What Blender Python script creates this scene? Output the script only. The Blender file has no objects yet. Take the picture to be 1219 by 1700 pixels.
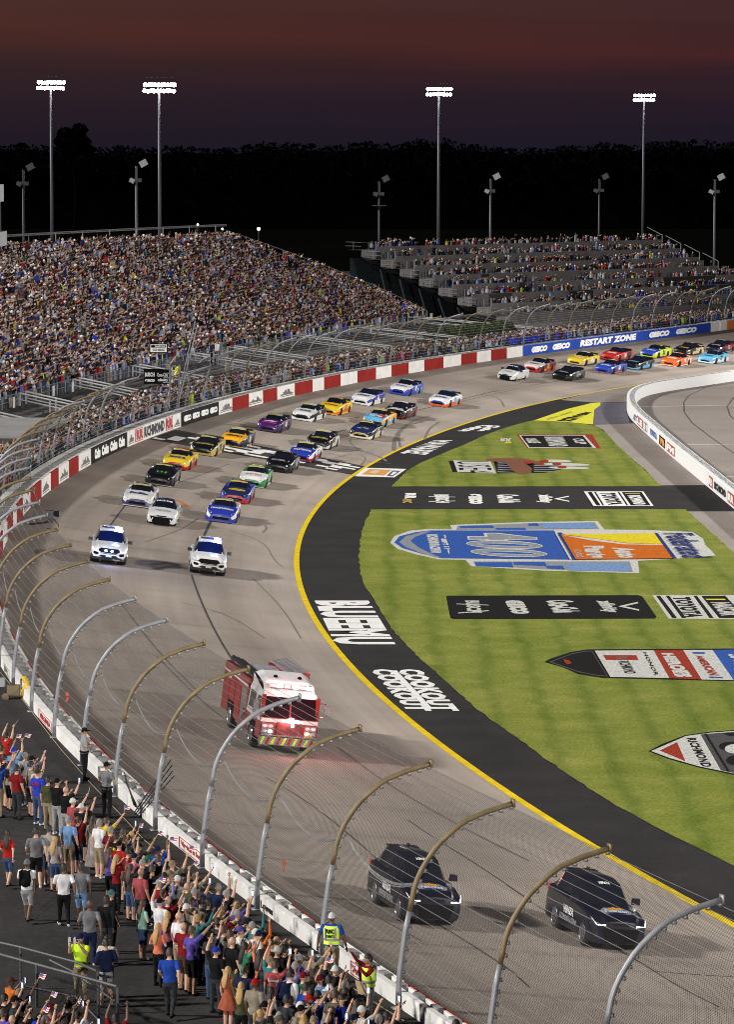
import bpy, bmesh, math, random
import numpy as np
from mathutils import Vector, Matrix
random.seed(7); RNG = np.random.default_rng(7)
sc = bpy.context.scene
COL = sc.collection
R = math.radians
# ------------------------------------------------------------------ camera, sky, light
CAM_H = 24.0; TILT = math.atan(0.1); FPX = 6000.0; CX, CY = 609.5, 850.0
cd = bpy.data.cameras.new('camera'); cam = bpy.data.objects.new('camera', cd); COL.objects.link(cam)
cam.location = (0, 0, CAM_H); cam.rotation_euler = (math.pi/2 - TILT, 0, 0)
cd.sensor_fit = 'VERTICAL'; cd.sensor_height = 36.0; cd.lens = FPX/1700*36.0
cd.clip_start = 1.0; cd.clip_end = 12000
sc.camera = cam
sc.render.resolution_x = 735; sc.render.resolution_y = 1024
sc.view_settings.view_transform = 'Standard'; sc.view_settings.look = 'None'
sc.view_settings.exposure = 0.22; sc.view_settings.gamma = 1.0; sc.cycles.filter_width = 0.95
SUN_EL, SUN_AZ = 33.0, 188.0      # the bank of floodlights outside the outer wall; azimuth the light comes FROM (deg, math convention)
world = bpy.data.worlds.new('World'); sc.world = world; world.use_nodes = True
wn, wl = world.node_tree.nodes, world.node_tree.links
bg = wn['Background']
sky = wn.new('ShaderNodeTexSky'); sky.sky_type = 'NISHITA'; sky.sun_disc = False
sky.sun_elevation = R(-4.0); sky.sun_rotation = R(-70); sky.altitude = 50
tc = wn.new('ShaderNodeTexCoord'); sep = wn.new('ShaderNodeSeparateXYZ'); wl.new(tc.outputs['Generated'], sep.inputs[0])
mp = wn.new('ShaderNodeMapping'); mp.inputs['Scale'].default_value = (4, 4, 95); wl.new(tc.outputs['Generated'], mp.inputs[0])
nz = wn.new('ShaderNodeTexNoise'); nz.inputs['Scale'].default_value = 1.6; nz.inputs['Detail'].default_value = 5
wl.new(mp.outputs[0], nz.inputs['Vector'])
m1 = wn.new('ShaderNodeMath'); m1.operation = 'MULTIPLY_ADD'; m1.inputs[1].default_value = 0.016; m1.inputs[2].default_value = -0.008
wl.new(nz.outputs['Fac'], m1.inputs[0])
m2 = wn.new('ShaderNodeMath'); m2.operation = 'ADD'; mx_ = wn.new('ShaderNodeMath'); mx_.operation = 'MULTIPLY_ADD'; mx_.inputs[1].default_value = .045; wl.new(sep.outputs['X'], mx_.inputs[0]); wl.new(sep.outputs['Z'], mx_.inputs[2]); wl.new(mx_.outputs[0], m2.inputs[0]); wl.new(m1.outputs[0], m2.inputs[1])
m3 = wn.new('ShaderNodeMapRange'); m3.inputs['From Min'].default_value = -0.002; m3.inputs['From Max'].default_value = 0.30
wl.new(m2.outputs[0], m3.inputs['Value'])
cr = wn.new('ShaderNodeValToRGB'); wl.new(m3.outputs[0], cr.inputs[0])
def s2l(c):
    return tuple(((x/255)/12.92 if x/255 <= .04045 else ((x/255+.055)/1.055)**2.4) for x in c)
stops = [(0.0, (22, 22, 33)), (0.030, (23, 22, 34)), (0.062, (28, 23, 35)), (0.088, (37, 24, 34)), (0.110, (57, 28, 33)), (0.128, (50, 27, 34)), (0.145, (52, 30, 36)), (0.19, (50, 30, 38)), (0.4, (38, 30, 48)), (1.0, (18, 18, 34))]
el = cr.color_ramp.elements
el[0].position = stops[0][0]; el[0].color = (*s2l(stops[0][1]), 1)
el[1].position = 1.0; el[1].color = (*s2l(stops[-1][1]), 1)
for p, c in stops[1:-1]:
    e = el.new(p); e.color = (*s2l(c), 1)
mixw = wn.new('ShaderNodeMix'); mixw.data_type = 'RGBA'; mixw.blend_type = 'ADD'; mixw.inputs['Factor'].default_value = 0.35
wl.new(cr.outputs[0], mixw.inputs['A']); wl.new(sky.outputs[0], mixw.inputs['B'])
wl.new(mixw.outputs['Result'], bg.inputs['Color']); bg.inputs['Strength'].default_value = 1.0
sl = bpy.data.lights.new('floodlight_bank', 'SUN'); sl.energy = 3.7; sl.angle = R(4.0); sl.color = (1.0, 0.975, 0.93)
so = bpy.data.objects.new('floodlight_bank', sl); COL.objects.link(so)
_d = Vector((math.cos(R(SUN_AZ))*math.cos(R(SUN_EL)), math.sin(R(SUN_AZ))*math.cos(R(SUN_EL)), math.sin(R(SUN_EL))))
so.rotation_euler = _d.to_track_quat('Z', 'Y').to_euler(); so.location = (-120, 120, 60)
# ------------------------------------------------------------------ measured geometry (metres; camera stands at the origin, 24 m up)
ct, st_ = math.cos(TILT), math.sin(TILT)
def proj(x, y, z):
    z = z - CAM_H; d = y*ct - z*st_; u = y*st_ + z*ct
    return CX + FPX*x/d, CY - FPX*u/d
def un(px, py, z=0.0):
    a = (px-CX)/FPX; b = (CY-py)/FPX
    dy = ct + b*st_; dz = -st_ + b*ct; t = (z-CAM_H)/dz
    return np.array([a*t, dy*t, z])
YL = [[11.39,110.2],[9.53,116.58],[7.8,122.98],[6.19,129.42],[4.7,135.89],[3.32,142.38],[2.05,148.9],[0.89,155.44],[-0.15,161.99],[-1.09,168.57],[-1.91,175.16],[-2.62,181.76],[-3.21,188.38],[-3.68,195.0],[-4.04,201.63],[-4.28,208.27],[-4.4,214.9],[-4.4,221.54],[-4.28,228.18],[-4.04,234.81],[-3.69,241.44],[-3.23,248.06],[-2.65,254.68],[-1.97,261.29],[-1.17,267.88],[-0.28,274.47],[0.73,281.03],[1.83,287.59],[3.04,294.12],[4.35,300.64],[5.76,307.13],[7.27,313.6],[8.89,320.03],[10.63,326.43],[12.48,332.8],[14.48,339.12],[16.61,345.4],[18.92,351.62],[21.41,357.78],[24.11,363.86],[27.05,369.87]]
WL = [[2.04,85.52],[-0.92,94.34],[-3.69,103.23],[-6.27,112.17],[-8.66,121.17],[-10.84,130.22],[-12.81,139.32],[-14.56,148.46],[-16.1,157.63],[-17.42,166.84],[-18.52,176.08],[-19.4,185.35],[-20.06,194.63],[-20.5,203.93],[-20.72,213.23],[-20.72,222.54],[-20.49,231.85],[-20.05,241.16],[-19.39,250.45],[-18.51,259.72],[-17.42,268.96],[-16.1,278.18],[-14.56,287.36],[-12.8,296.49],[-10.82,305.58],[-8.62,314.61],[-6.2,323.58],[-3.57,332.5],[-0.72,341.34],[2.34,350.12],[5.6,358.82],[9.06,367.46],[12.68,376.03],[16.47,384.53],[20.4,392.98],[24.43,401.38],[28.53,409.75],[32.66,418.09],[36.77,426.44],[40.79,434.81],[44.66,443.23]]
def topz(t): return float(np.interp(t, [100, 170], [3.0, TOPZ]))
def wallz(t): return topz(t)-1.1
for _i in range(15):
    _s = .45*(1-max(0, _i-7)/7.5); _a, _b = np.array(WL[_i]), np.array(WL[_i+1]); _d = (_b-_a)/np.linalg.norm(_b-_a); WL[_i] = [WL[_i][0]+_d[1]*_s, WL[_i][1]-_d[0]*_s]
class Curve:
    def __init__(s, pts, back, fwd, kb, kf, step=0.5):
        P = np.array(pts, float)
        def ext(p, h, k, L, sg):
            out = []; n = int(L/2.0)
            for i in range(n):
                h += k*2.0*sg; p = p + sg*2.0*np.array([math.cos(h), math.sin(h)]); out.append(p)
            return out
        hb = math.atan2(*(P[1]-P[0])[::-1]); hf = math.atan2(*(P[-1]-P[-2])[::-1])
        B = ext(P[0], hb, kb, back, -1)[::-1]; Fw = ext(P[-1], hf, kf, fwd, 1)
        P = np.array(B + list(P) + Fw)
        d = np.r_[0, np.cumsum(np.linalg.norm(np.diff(P, axis=0), axis=1))]
        s.s = np.arange(0, d[-1], step); s.P = np.c_[np.interp(s.s, d, P[:, 0]), np.interp(s.s, d, P[:, 1])]
        for _ in range(3):
            k = 9; pad = np.r_[np.repeat(s.P[:1], k, 0), s.P, np.repeat(s.P[-1:], k, 0)]
            c = np.cumsum(pad, 0); sm = (c[2*k:]-c[:-2*k])/(2*k); s.P[k:-k] = sm[k:len(s.P)-k]
        T = np.gradient(s.P, axis=0); T /= np.linalg.norm(T, axis=1)[:, None]
        s.T = T; s.N = np.c_[-T[:, 1], T[:, 0]]     # N: outward (to the left of travel away from the camera)
        s.L = s.s[-1]
    def at(s, t, off=0.0):
        x = np.interp(t, s.s, s.P[:, 0]); y = np.interp(t, s.s, s.P[:, 1]); n = s.n(t)
        return np.array([x+n[0]*off, y+n[1]*off])
    def n(s, t):
        v = np.array([np.interp(t, s.s, s.N[:, 0]), np.interp(t, s.s, s.N[:, 1])]); return v/np.linalg.norm(v)
    def t(s, t): n = s.n(t); return np.array([n[1], -n[0]])
    def near(s, p):
        d = np.hypot(s.P[:, 0]-p[0], s.P[:, 1]-p[1]); i = int(d.argmin()); v = np.array(p[:2])-s.P[i]
        return s.s[i], float(v@s.N[i])
YC = Curve(YL, 44, 90, -0.003, -0.003)
WC = Curve(WL, 34, 70, -0.0025, -0.001)
WALL_Z, TOPZ, WALK_Z, WTH = 2.2, 3.3, 2.55, 1.02
def th(t): return float(np.interp(t, [30, 45, 60, 95, 120, 170], [.42, .50, .62, 1.0, 1.1, 1.42]))     # thickness of the wall along its length
def surf(x, y):
    """height of the ground at a point and its distance outside the yellow line"""
    _, dy = YC.near((x, y)); tw, dw = WC.near((x, y))
    if dw > 0.3: return WALK_Z
    if dy <= 0: return 0.0
    return wallz(tw)*dy/max(dy-dw, 1e-3)
def on_surf(px, py, eps=0.0):
    z = 0.0
    for _ in range(14):
        p = un(px, py, z+eps); z = 0.5*z + 0.5*surf(p[0], p[1])
    p = un(px, py, z+eps); return p
# ------------------------------------------------------------------ materials
MATS = {}
def mat(name, col, rough=0.6, metal=0.0, emit=None, estr=1.0, var=0.12, scale=3.0, bump=0.0, coat=0.0, spec=0.5, srgb=False):
    if name in MATS: return MATS[name]
    if srgb: col = s2l(col)
    m = bpy.data.materials.new(name); m.use_nodes = True; n, l = m.node_tree.nodes, m.node_tree.links
    b = n['Principled BSDF']; b.inputs['Roughness'].default_value = rough; b.inputs['Metallic'].default_value = metal
    b.inputs['Coat Weight'].default_value = coat; b.inputs['Specular IOR Level'].default_value = spec
    if var > 0:
        t = n.new('ShaderNodeTexCoord'); z = n.new('ShaderNodeTexNoise'); z.inputs['Scale'].default_value = scale; z.inputs['Detail'].default_value = 4
        l.new(t.outputs['Object'], z.inputs['Vector'])
        r = n.new('ShaderNodeValToRGB'); l.new(z.outputs['Fac'], r.inputs[0])
        r.color_ramp.elements[0].position = 0.3; r.color_ramp.elements[1].position = 0.7
        r.color_ramp.elements[0].color = (*[max(0, c*(1-var)) for c in col], 1); r.color_ramp.elements[1].color = (*[min(1, c*(1+var)) for c in col], 1)
        l.new(r.outputs[0], b.inputs['Base Color'])
        if bump > 0:
            bp = n.new('ShaderNodeBump'); bp.inputs['Strength'].default_value = bump; l.new(z.outputs['Fac'], bp.inputs['Height']); l.new(bp.outputs[0], b.inputs['Normal'])
    else: b.inputs['Base Color'].default_value = (*col, 1)
    if emit is not None:
        b.inputs['Emission Color'].default_value = (*emit, 1); b.inputs['Emission Strength'].default_value = estr
    MATS[name] = m; return m
def node_mat(name):
    m = bpy.data.materials.new(name); m.use_nodes = True; MATS[name] = m
    return m, m.node_tree.nodes, m.node_tree.links, m.node_tree.nodes['Principled BSDF']
def ramp(n, l, src, stops):
    r = n.new('ShaderNodeValToRGB'); l.new(src, r.inputs[0]); e = r.color_ramp.elements
    e[0].position, e[0].color = stops[0][0], (*stops[0][1], 1); e[1].position, e[1].color = stops[-1][0], (*stops[-1][1], 1)
    for p, c in stops[1:-1]:
        q = e.new(p); q.color = (*c, 1)
    return r
def mixc(n, l, a, b, f, blend='MIX', fac=None):
    x = n.new('ShaderNodeMix'); x.data_type = 'RGBA'; x.blend_type = blend
    if fac is not None: x.inputs['Factor'].default_value = fac
    if f is not None: l.new(f, x.inputs['Factor'])
    for s, k in ((a, 'A'), (b, 'B')):
        if isinstance(s, tuple): x.inputs[k].default_value = (*s, 1)
        else: l.new(s, x.inputs[k])
    return x.outputs['Result']
def noise(n, l, vec, scale, detail=4, rough=0.55, mapscale=None):
    if mapscale is not None:
        mpp = n.new('ShaderNodeMapping'); mpp.inputs['Scale'].default_value = mapscale; l.new(vec, mpp.inputs[0]); vec = mpp.outputs[0]
    z = n.new('ShaderNodeTexNoise'); z.inputs['Scale'].default_value = scale; z.inputs['Detail'].default_value = detail; z.inputs['Roughness'].default_value = rough
    l.new(vec, z.inputs['Vector']); return z.outputs['Fac']
# ------------------------------------------------------------------ mesh helpers
class MB:
    def __init__(s): s.v, s.f, s.m, s.uv = [], [], [], None
    def add(s, vs, fs, mi=0):
        o = len(s.v); s.v += [tuple(map(float, p)) for p in vs]; s.f += [tuple(o+i for i in f) for f in fs]
        s.m += [mi]*len(fs) if isinstance(mi, int) else list(mi); return s
    def box(s, c, d, mi=0, rz=0.0, M=None, taper=None):
        x, y, z = d[0]/2, d[1]/2, d[2]/2; tx, ty = taper or (1, 1)
        vs = [(-x, -y, -z), (x, -y, -z), (x, y, -z), (-x, y, -z), (-x*tx, -y*ty, z), (x*tx, -y*ty, z), (x*tx, y*ty, z), (-x*tx, y*ty, z)]
        if rz: ca, sa = math.cos(rz), math.sin(rz); vs = [(a*ca-b*sa, a*sa+b*ca, q) for a, b, q in vs]
        if M is not None: vs = [tuple(M @ Vector(p)) for p in vs]
        vs = [(a+c[0], b+c[1], q+c[2]) for a, b, q in vs]
        return s.add(vs, [(0, 3, 2, 1), (4, 5, 6, 7), (0, 1, 5, 4), (1, 2, 6, 5), (2, 3, 7, 6), (3, 0, 4, 7)], mi)
    def tube(s, pts, r, n=6, mi=0, cap=True, ell=1.0):
        pts = [Vector(p) for p in pts]; rs = r if hasattr(r, '__len__') else [r]*len(pts)
        vs = []; up = Vector((0, 0, 1)); N = len(pts); prev = None
        for i, p in enumerate(pts):
            t = (pts[min(i+1, N-1)]-pts[max(i-1, 0)]).normalized()
            a = (prev - t*prev.dot(t)) if prev is not None else (t.cross(up) if abs(t.z) < .95 else t.cross(Vector((0, 1, 0))))
            if a.length < 1e-6: a = t.orthogonal()
            a.normalize(); prev = a; b = t.cross(a)
            for k in range(n):
                an = 2*math.pi*k/n; vs.append(p + a*math.cos(an)*rs[i] + b*math.sin(an)*rs[i]*ell)
        fs = [(i*n+k, i*n+(k+1) % n, (i+1)*n+(k+1) % n, (i+1)*n+k) for i in range(N-1) for k in range(n)]
        if cap: fs += [tuple(range(n))[::-1], tuple((N-1)*n+k for k in range(n))]
        return s.add(vs, fs, mi)
    def poly(s, pts, mi=0): return s.add(pts, [tuple(range(len(pts)))], mi)
    def grid(s, P, mi=0, closed=False, flip=False):
        nu, nv = len(P), len(P[0]); vs = [p for row in P for p in row]; fs = []
        for i in range(nu-1):
            for j in range(nv-1 if not closed else nv):
                q = (i*nv+j, i*nv+(j+1) % nv, (i+1)*nv+(j+1) % nv, (i+1)*nv+j); fs.append(q[::-1] if flip else q)
        return s.add(vs, fs, mi)
    def ball(s, c, r, mi=0, nu=8, nv=6):
        rx, ry, rz = r if hasattr(r, '__len__') else (r, r, r)
        vs = [(c[0], c[1], c[2]+rz)]
        for i in range(1, nv):
            a = math.pi*i/nv
            for k in range(nu): b = 2*math.pi*k/nu; vs.append((c[0]+rx*math.sin(a)*math.cos(b), c[1]+ry*math.sin(a)*math.sin(b), c[2]+rz*math.cos(a)))
        vs.append((c[0], c[1], c[2]-rz)); fs = [(0, 1+k, 1+(k+1) % nu) for k in range(nu)]
        for i in range(nv-2):
            for k in range(nu): fs.append((1+i*nu+k, 1+(i+1)*nu+k, 1+(i+1)*nu+(k+1) % nu, 1+i*nu+(k+1) % nu))
        L = len(vs)-1; fs += [(L, 1+(nv-2)*nu+(k+1) % nu, 1+(nv-2)*nu+k) for k in range(nu)]
        return s.add(vs, fs, mi)
    def mesh(s, name, mats, smooth=False, origin=(0, 0, 0), uv=None):
        me = bpy.data.meshes.new(name)
        o = origin; me.from_pydata([(a-o[0], b-o[1], c-o[2]) for a, b, c in s.v], [], s.f)
        for m in mats: me.materials.append(m)
        if len(mats) > 1: me.polygons.foreach_set('material_index', s.m)
        if smooth: me.polygons.foreach_set('use_smooth', [True]*len(me.polygons))
        if uv is not None:
            ul = me.uv_layers.new(name='UVMap'); li = np.empty(len(me.loops), np.int32); me.loops.foreach_get('vertex_index', li)
            ul.data.foreach_set('uv', np.asarray(uv, np.float32)[li].ravel())
        me.update(); return me
def link(name, me, parent=None, loc=None, rot=None):
    o = bpy.data.objects.new(name, me); COL.objects.link(o)
    if parent is not None: o.parent = parent
    if loc is not None: o.location = loc
    if rot is not None: o.rotation_euler = rot
    return o
def build(name, mb, mats, parent=None, smooth=False, origin=None, uv=None):
    """one mesh object; a top-level one gets its origin at the middle of its foot"""
    mats = mats if isinstance(mats, (list, tuple)) else [mats]
    if origin is None and parent is None and len(mb.v):
        a = np.array(mb.v); lo, hi = a.min(0), a.max(0); origin = ((lo[0]+hi[0])/2, (lo[1]+hi[1])/2, lo[2])
    origin = origin or (0, 0, 0)
    o = link(name, mb.mesh(name, mats, smooth, origin, uv), parent); o.location = origin; return o
def tag(o, label=None, cat=None, group=None, kind=None):
    if label: o['label'] = label
    if cat: o['category'] = cat
    if group: o['group'] = group
    if kind: o['kind'] = kind
    return o
def thing(name, label, cat, loc=(0, 0, 0), rz=0.0, group=None, mw=None):
    o = link(name, None); o.empty_display_size = 0.3
    if mw is not None: o.matrix_world = mw
    else: o.location = loc; o.rotation_euler = (0, 0, rz)
    return tag(o, label, cat, group)
def world_part(name, mb, mats, root, smooth=False, uv=None):
    """a part whose mesh is written in world coordinates, under an unrotated Empty"""
    l = root.location; me = mb.mesh(name, mats if isinstance(mats, (list, tuple)) else [mats], smooth, (l.x, l.y, l.z), uv)
    return link(name, me, root)
# ------------------------------------------------------------------ lettering
_TX = {}
def text2d(s, bold=0.03, squash=1.0):
    """flat outline mesh of a string, scaled to the unit square"""
    k = (s, bold)
    if k in _TX: return _TX[k]
    c = bpy.data.curves.new('txt', 'FONT'); c.body = s; c.size = 1; c.offset = bold; c.resolution_u = 2; c.fill_mode = 'BOTH'; c.space_character = 1.05
    o = bpy.data.objects.new('txt', c); COL.objects.link(o)
    dg = bpy.context.evaluated_depsgraph_get(); me = o.evaluated_get(dg).to_mesh()
    v = np.array([tuple(x.co) for x in me.vertices]).reshape(-1, 3)[:, :2]; f = [tuple(p.vertices) for p in me.polygons]
    o.evaluated_get(dg).to_mesh_clear(); bpy.data.objects.remove(o); bpy.data.curves.remove(c)
    lo, hi = v.min(0), v.max(0); asp = (hi[0]-lo[0])/(hi[1]-lo[1]); v = (v-lo)/(hi-lo)
    _TX[k] = (v, f, asp); return _TX[k]
def bil(q, u, v):
    a, b, c, d = [np.asarray(x, float) for x in q]
    return a*(1-u)*(1-v) + b*u*(1-v) + c*u*v + d*(1-u)*v
def text_on(mb, s, fn, mi=0, bold=0.03):
    v, f, _ = text2d(s, bold); mb.add([fn(a, b) for a, b in v], f, mi); return mb
# ------------------------------------------------------------------ setting materials
def mk_track():
    m, n, l, b = node_mat('worn_racing_asphalt'); uv = n.new('ShaderNodeUVMap').outputs[0]
    streak = noise(n, l, uv, 1.0, 6, .6, (0.02, 0.9, 1)); blot = noise(n, l, uv, 0.09, 3)
    c = ramp(n, l, streak, [(0.25, (.325, .277, .235)), (0.5, (.380, .328, .283)), (0.75, (.435, .382, .334))]).outputs[0]
    c = mixc(n, l, c, ramp(n, l, blot, [(0.35, (.80, .80, .80)), (0.65, (1.08, 1.06, 1.04))]).outputs[0], None, 'MULTIPLY', 1.0)
    fine = noise(n, l, uv, 9, 3); c = mixc(n, l, c, ramp(n, l, fine, [(0.3, (.90, .90, .90)), (0.7, (1.07, 1.07, 1.07))]).outputs[0], None, 'MULTIPLY', 1.0)
    # rubbered-in grooves mid-track, darker still along the wall, v = metres outside the yellow line
    sp = n.new('ShaderNodeSeparateXYZ'); l.new(uv, sp.inputs[0])
    wob = noise(n, l, uv, 1.0, 2, .5, (0.01, 0.05, 1)); ad = n.new('ShaderNodeMath'); ad.operation = 'MULTIPLY_ADD'; ad.inputs[1].default_value = 3.0
    l.new(wob, ad.inputs[0]); l.new(sp.outputs['Y'], ad.inputs[2]); dv = n.new('ShaderNodeMath'); dv.operation = 'DIVIDE'; dv.inputs[1].default_value = 20.0; l.new(ad.outputs[0], dv.inputs[0])
    g = ramp(n, l, dv.outputs[0], [(0.0, (.93, .92, .91)), (.18, (.97, .96, .96)), (.3, (.90, .885, .875)), (.45, (.99, .985, .98)), (.62, (.90, .885, .88)), (.76, (.84, .83, .82)), (.88, (.62, .60, .59)), (1, (.52, .51, .50))]).outputs[0]
    c = mixc(n, l, c, g, None, 'MULTIPLY', 1.0)
    l.new(c, b.inputs['Base Color']); b.inputs['Roughness'].default_value = .82; b.inputs['Specular IOR Level'].default_value = .15
    bp = n.new('ShaderNodeBump'); bp.inputs['Strength'].default_value = .12; l.new(fine, bp.inputs['Height']); l.new(bp.outputs[0], b.inputs['Normal']); return m
def mk_asph(name, a, c, s1=.35, s2=6.0, crack=False):
    m, n, l, b = node_mat(name); t = n.new('ShaderNodeTexCoord').outputs['Object']
    k = ramp(n, l, noise(n, l, t, s1, 5, .6), [(0.3, a), (0.7, c)]).outputs[0]
    k = mixc(n, l, k, ramp(n, l, noise(n, l, t, s2, 3), [(0.3, (.86, .86, .86)), (0.7, (1.1, 1.1, 1.1))]).outputs[0], None, 'MULTIPLY', 1.0)
    if crack:
        v = n.new('ShaderNodeTexVoronoi'); v.feature = 'DISTANCE_TO_EDGE'; v.inputs['Scale'].default_value = .22
        mp_ = n.new('ShaderNodeVectorMath'); mp_.operation = 'ADD'; nn = n.new('ShaderNodeTexNoise'); nn.inputs['Scale'].default_value = .6; nn.inputs['Detail'].default_value = 5
        l.new(t, nn.inputs['Vector']); sc_ = n.new('ShaderNodeVectorMath'); sc_.operation = 'SCALE'; sc_.inputs['Scale'].default_value = 2.2; l.new(nn.outputs['Color'], sc_.inputs[0])
        l.new(t, mp_.inputs[0]); l.new(sc_.outputs[0], mp_.inputs[1]); l.new(mp_.outputs[0], v.inputs['Vector'])
        e = ramp(n, l, v.outputs['Distance'], [(0.0, (1.5, 1.5, 1.5)), (0.012, (1, 1, 1))]).outputs[0]
        k = mixc(n, l, k, e, None, 'MULTIPLY', .5)
    l.new(k, b.inputs['Base Color']); b.inputs['Roughness'].default_value = .9; b.inputs['Specular IOR Level'].default_value = .06; return m
def mk_grass():
    m, n, l, b = node_mat('mown_grass'); t = n.new('ShaderNodeTexCoord').outputs['Object']
    sp = n.new('ShaderNodeSeparateXYZ'); l.new(t, sp.inputs[0])
    wob = noise(n, l, t, .25, 3); ad = n.new('ShaderNodeMath'); ad.operation = 'MULTIPLY_ADD'; ad.inputs[1].default_value = 1.6; l.new(wob, ad.inputs[0]); l.new(sp.outputs['X'], ad.inputs[2])
    md = n.new('ShaderNodeMath'); md.operation = 'PINGPONG'; md.inputs[1].default_value = 1.05; l.new(ad.outputs[0], md.inputs[0])
    c = ramp(n, l, noise(n, l, t, .45, 5, .62), [(0.25, (.145, .168, .028)), (0.45, (.172, .198, .038)), (0.6, (.206, .224, .050)), (0.8, (.265, .262, .070))]).outputs[0]
    c = mixc(n, l, c, ramp(n, l, md.outputs[0], [(0.0, (.64, .74, .62)), (.2, (.74, .82, .72)), (.42, (1, 1, 1)), (1, (1.08, 1.06, 1.0))]).outputs[0], None, 'MULTIPLY', .75)
    c = mixc(n, l, c, ramp(n, l, noise(n, l, t, 7.0, 4, .7), [(0.25, (.52, .58, .45)), (0.75, (1.38, 1.34, 1.4))]).outputs[0], None, 'MULTIPLY', 1.0)
    c = mixc(n, l, c, ramp(n, l, noise(n, l, t, .1, 2), [(0.35, (.88, .92, .8)), (0.65, (1.1, 1.06, 1.1))]).outputs[0], None, 'MULTIPLY', 1.0)
    l.new(c, b.inputs['Base Color']); b.inputs['Roughness'].default_value = .9; b.inputs['Specular IOR Level'].default_value = .04
    bp = n.new('ShaderNodeBump'); bp.inputs['Strength'].default_value = .5; bp.inputs['Distance'].default_value = .05; l.new(noise(n, l, t, 14, 3), bp.inputs['Height']); l.new(bp.outputs[0], b.inputs['Normal']); return m
def mk_gpaint(name, col, dens=.5):
    """marking paint on turf: grass blades show through as fine speckle"""
    m, n, l, b = node_mat(name); t = n.new('ShaderNodeTexCoord').outputs['Object']
    sp = ramp(n, l, noise(n, l, t, 7, 4, .8), [(0.32, (.34, .40, .28)), (dens, (1, 1, 1)), (.8, (1.12, 1.12, 1.12))]).outputs[0]
    c = mixc(n, l, tuple(col), sp, None, 'MULTIPLY', 1.0); l.new(c, b.inputs['Base Color']); b.inputs['Roughness'].default_value = .9; b.inputs['Specular IOR Level'].default_value = .04; return m
def mk_mesh_fence(name, pitch, wire, col=(.13, .125, .12)):
    m, n, l, b = node_mat(name); uv = n.new('ShaderNodeUVMap').outputs[0]; sp = n.new('ShaderNodeSeparateXYZ'); l.new(uv, sp.inputs[0])
    outs = []
    for op in ('ADD', 'SUBTRACT'):
        a = n.new('ShaderNodeMath'); a.operation = op; l.new(sp.outputs['X'], a.inputs[0]); l.new(sp.outputs['Y'], a.inputs[1])
        d = n.new('ShaderNodeMath'); d.operation = 'PINGPONG'; d.inputs[1].default_value = pitch*.707; l.new(a.outputs[0], d.inputs[0])
        c = n.new('ShaderNodeMath'); c.operation = 'LESS_THAN'; c.inputs[1].default_value = wire*.707; l.new(d.outputs[0], c.inputs[0]); outs.append(c.outputs[0])
    mx = n.new('ShaderNodeMath'); mx.operation = 'MAXIMUM'; l.new(outs[0], mx.inputs[0]); l.new(outs[1], mx.inputs[1])
    tr = n.new('ShaderNodeBsdfTransparent'); ms = n.new('ShaderNodeMixShader'); l.new(mx.outputs[0], ms.inputs[0]); l.new(tr.outputs[0], ms.inputs[1]); l.new(b.outputs[0], ms.inputs[2])
    l.new(ms.outputs[0], n['Material Output'].inputs[0]); b.inputs['Base Color'].default_value = (*col, 1); b.inputs['Roughness'].default_value = .8; b.inputs['Specular IOR Level'].default_value = .1; return m
M_TRACK = mk_track()
M_APRON = mk_asph('dark_apron_asphalt', (.024, .022, .0225), (.036, .033, .034), .3, 7, True)
M_WALK = mk_asph('dark_walkway_asphalt', (.038, .036, .036), (.056, .053, .052), .25, 5, True)
M_CONC = mk_asph('pale_concrete', (.25, .215, .19), (.30, .265, .24), .15, 5)
M_PIT = mk_asph('pit_lane_asphalt', (.21, .182, .162), (.27, .237, .213), .12, 4)
M_PURP = mk_asph('grey_violet_asphalt', (.11, .105, .13), (.14, .13, .155), .3, 5)
M_DIRT = mk_asph('bare_dirt', (.05, .036, .028), (.09, .065, .05), .3, 5)
M_FAR = mk_asph('dark_field', (.0015, .0018, .0015), (.003, .003, .0025), .01, .3); M_FAR.node_tree.nodes['Principled BSDF'].inputs['Specular IOR Level'].default_value = 0
M_GRASS = mk_grass()
M_YEL = mat('yellow_line_paint', (.66, .47, .012), .7, var=.15, scale=1.2, spec=.1)
M_WHITEP = mat('white_road_paint', (.72, .71, .69), .8, var=.10, scale=2, spec=.1)
M_BLACKP = mat('black_road_paint', (.010, .010, .011), .8, var=.2, scale=1, spec=.05)
M_RUB = mat('tyre_rubber_mark', (.040, .036, .034), .85, var=.4, scale=1.2)
M_RUB2 = mat('faint_tyre_mark', (.150, .128, .112), .85, var=.2, scale=1.2)
G = {k: mk_gpaint('turf_paint_'+k, c, d) for k, (c, d) in dict(white=((.52, .51, .49), .52), black=((.012, .012, .011), .5), blue=((.030, .085, .33), .5), grey=((.25, .26, .29), .55), pale_blue=((.17, .27, .50), .55), orange=((.50, .12, .012), .5), yellow=((.62, .50, .02), .5), navy=((.02, .035, .15), .5), red=((.28, .035, .02), .5), dark_grey=((.07, .07, .072), .5), brick=((.22, .09, .06), .6)).items()}
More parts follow.
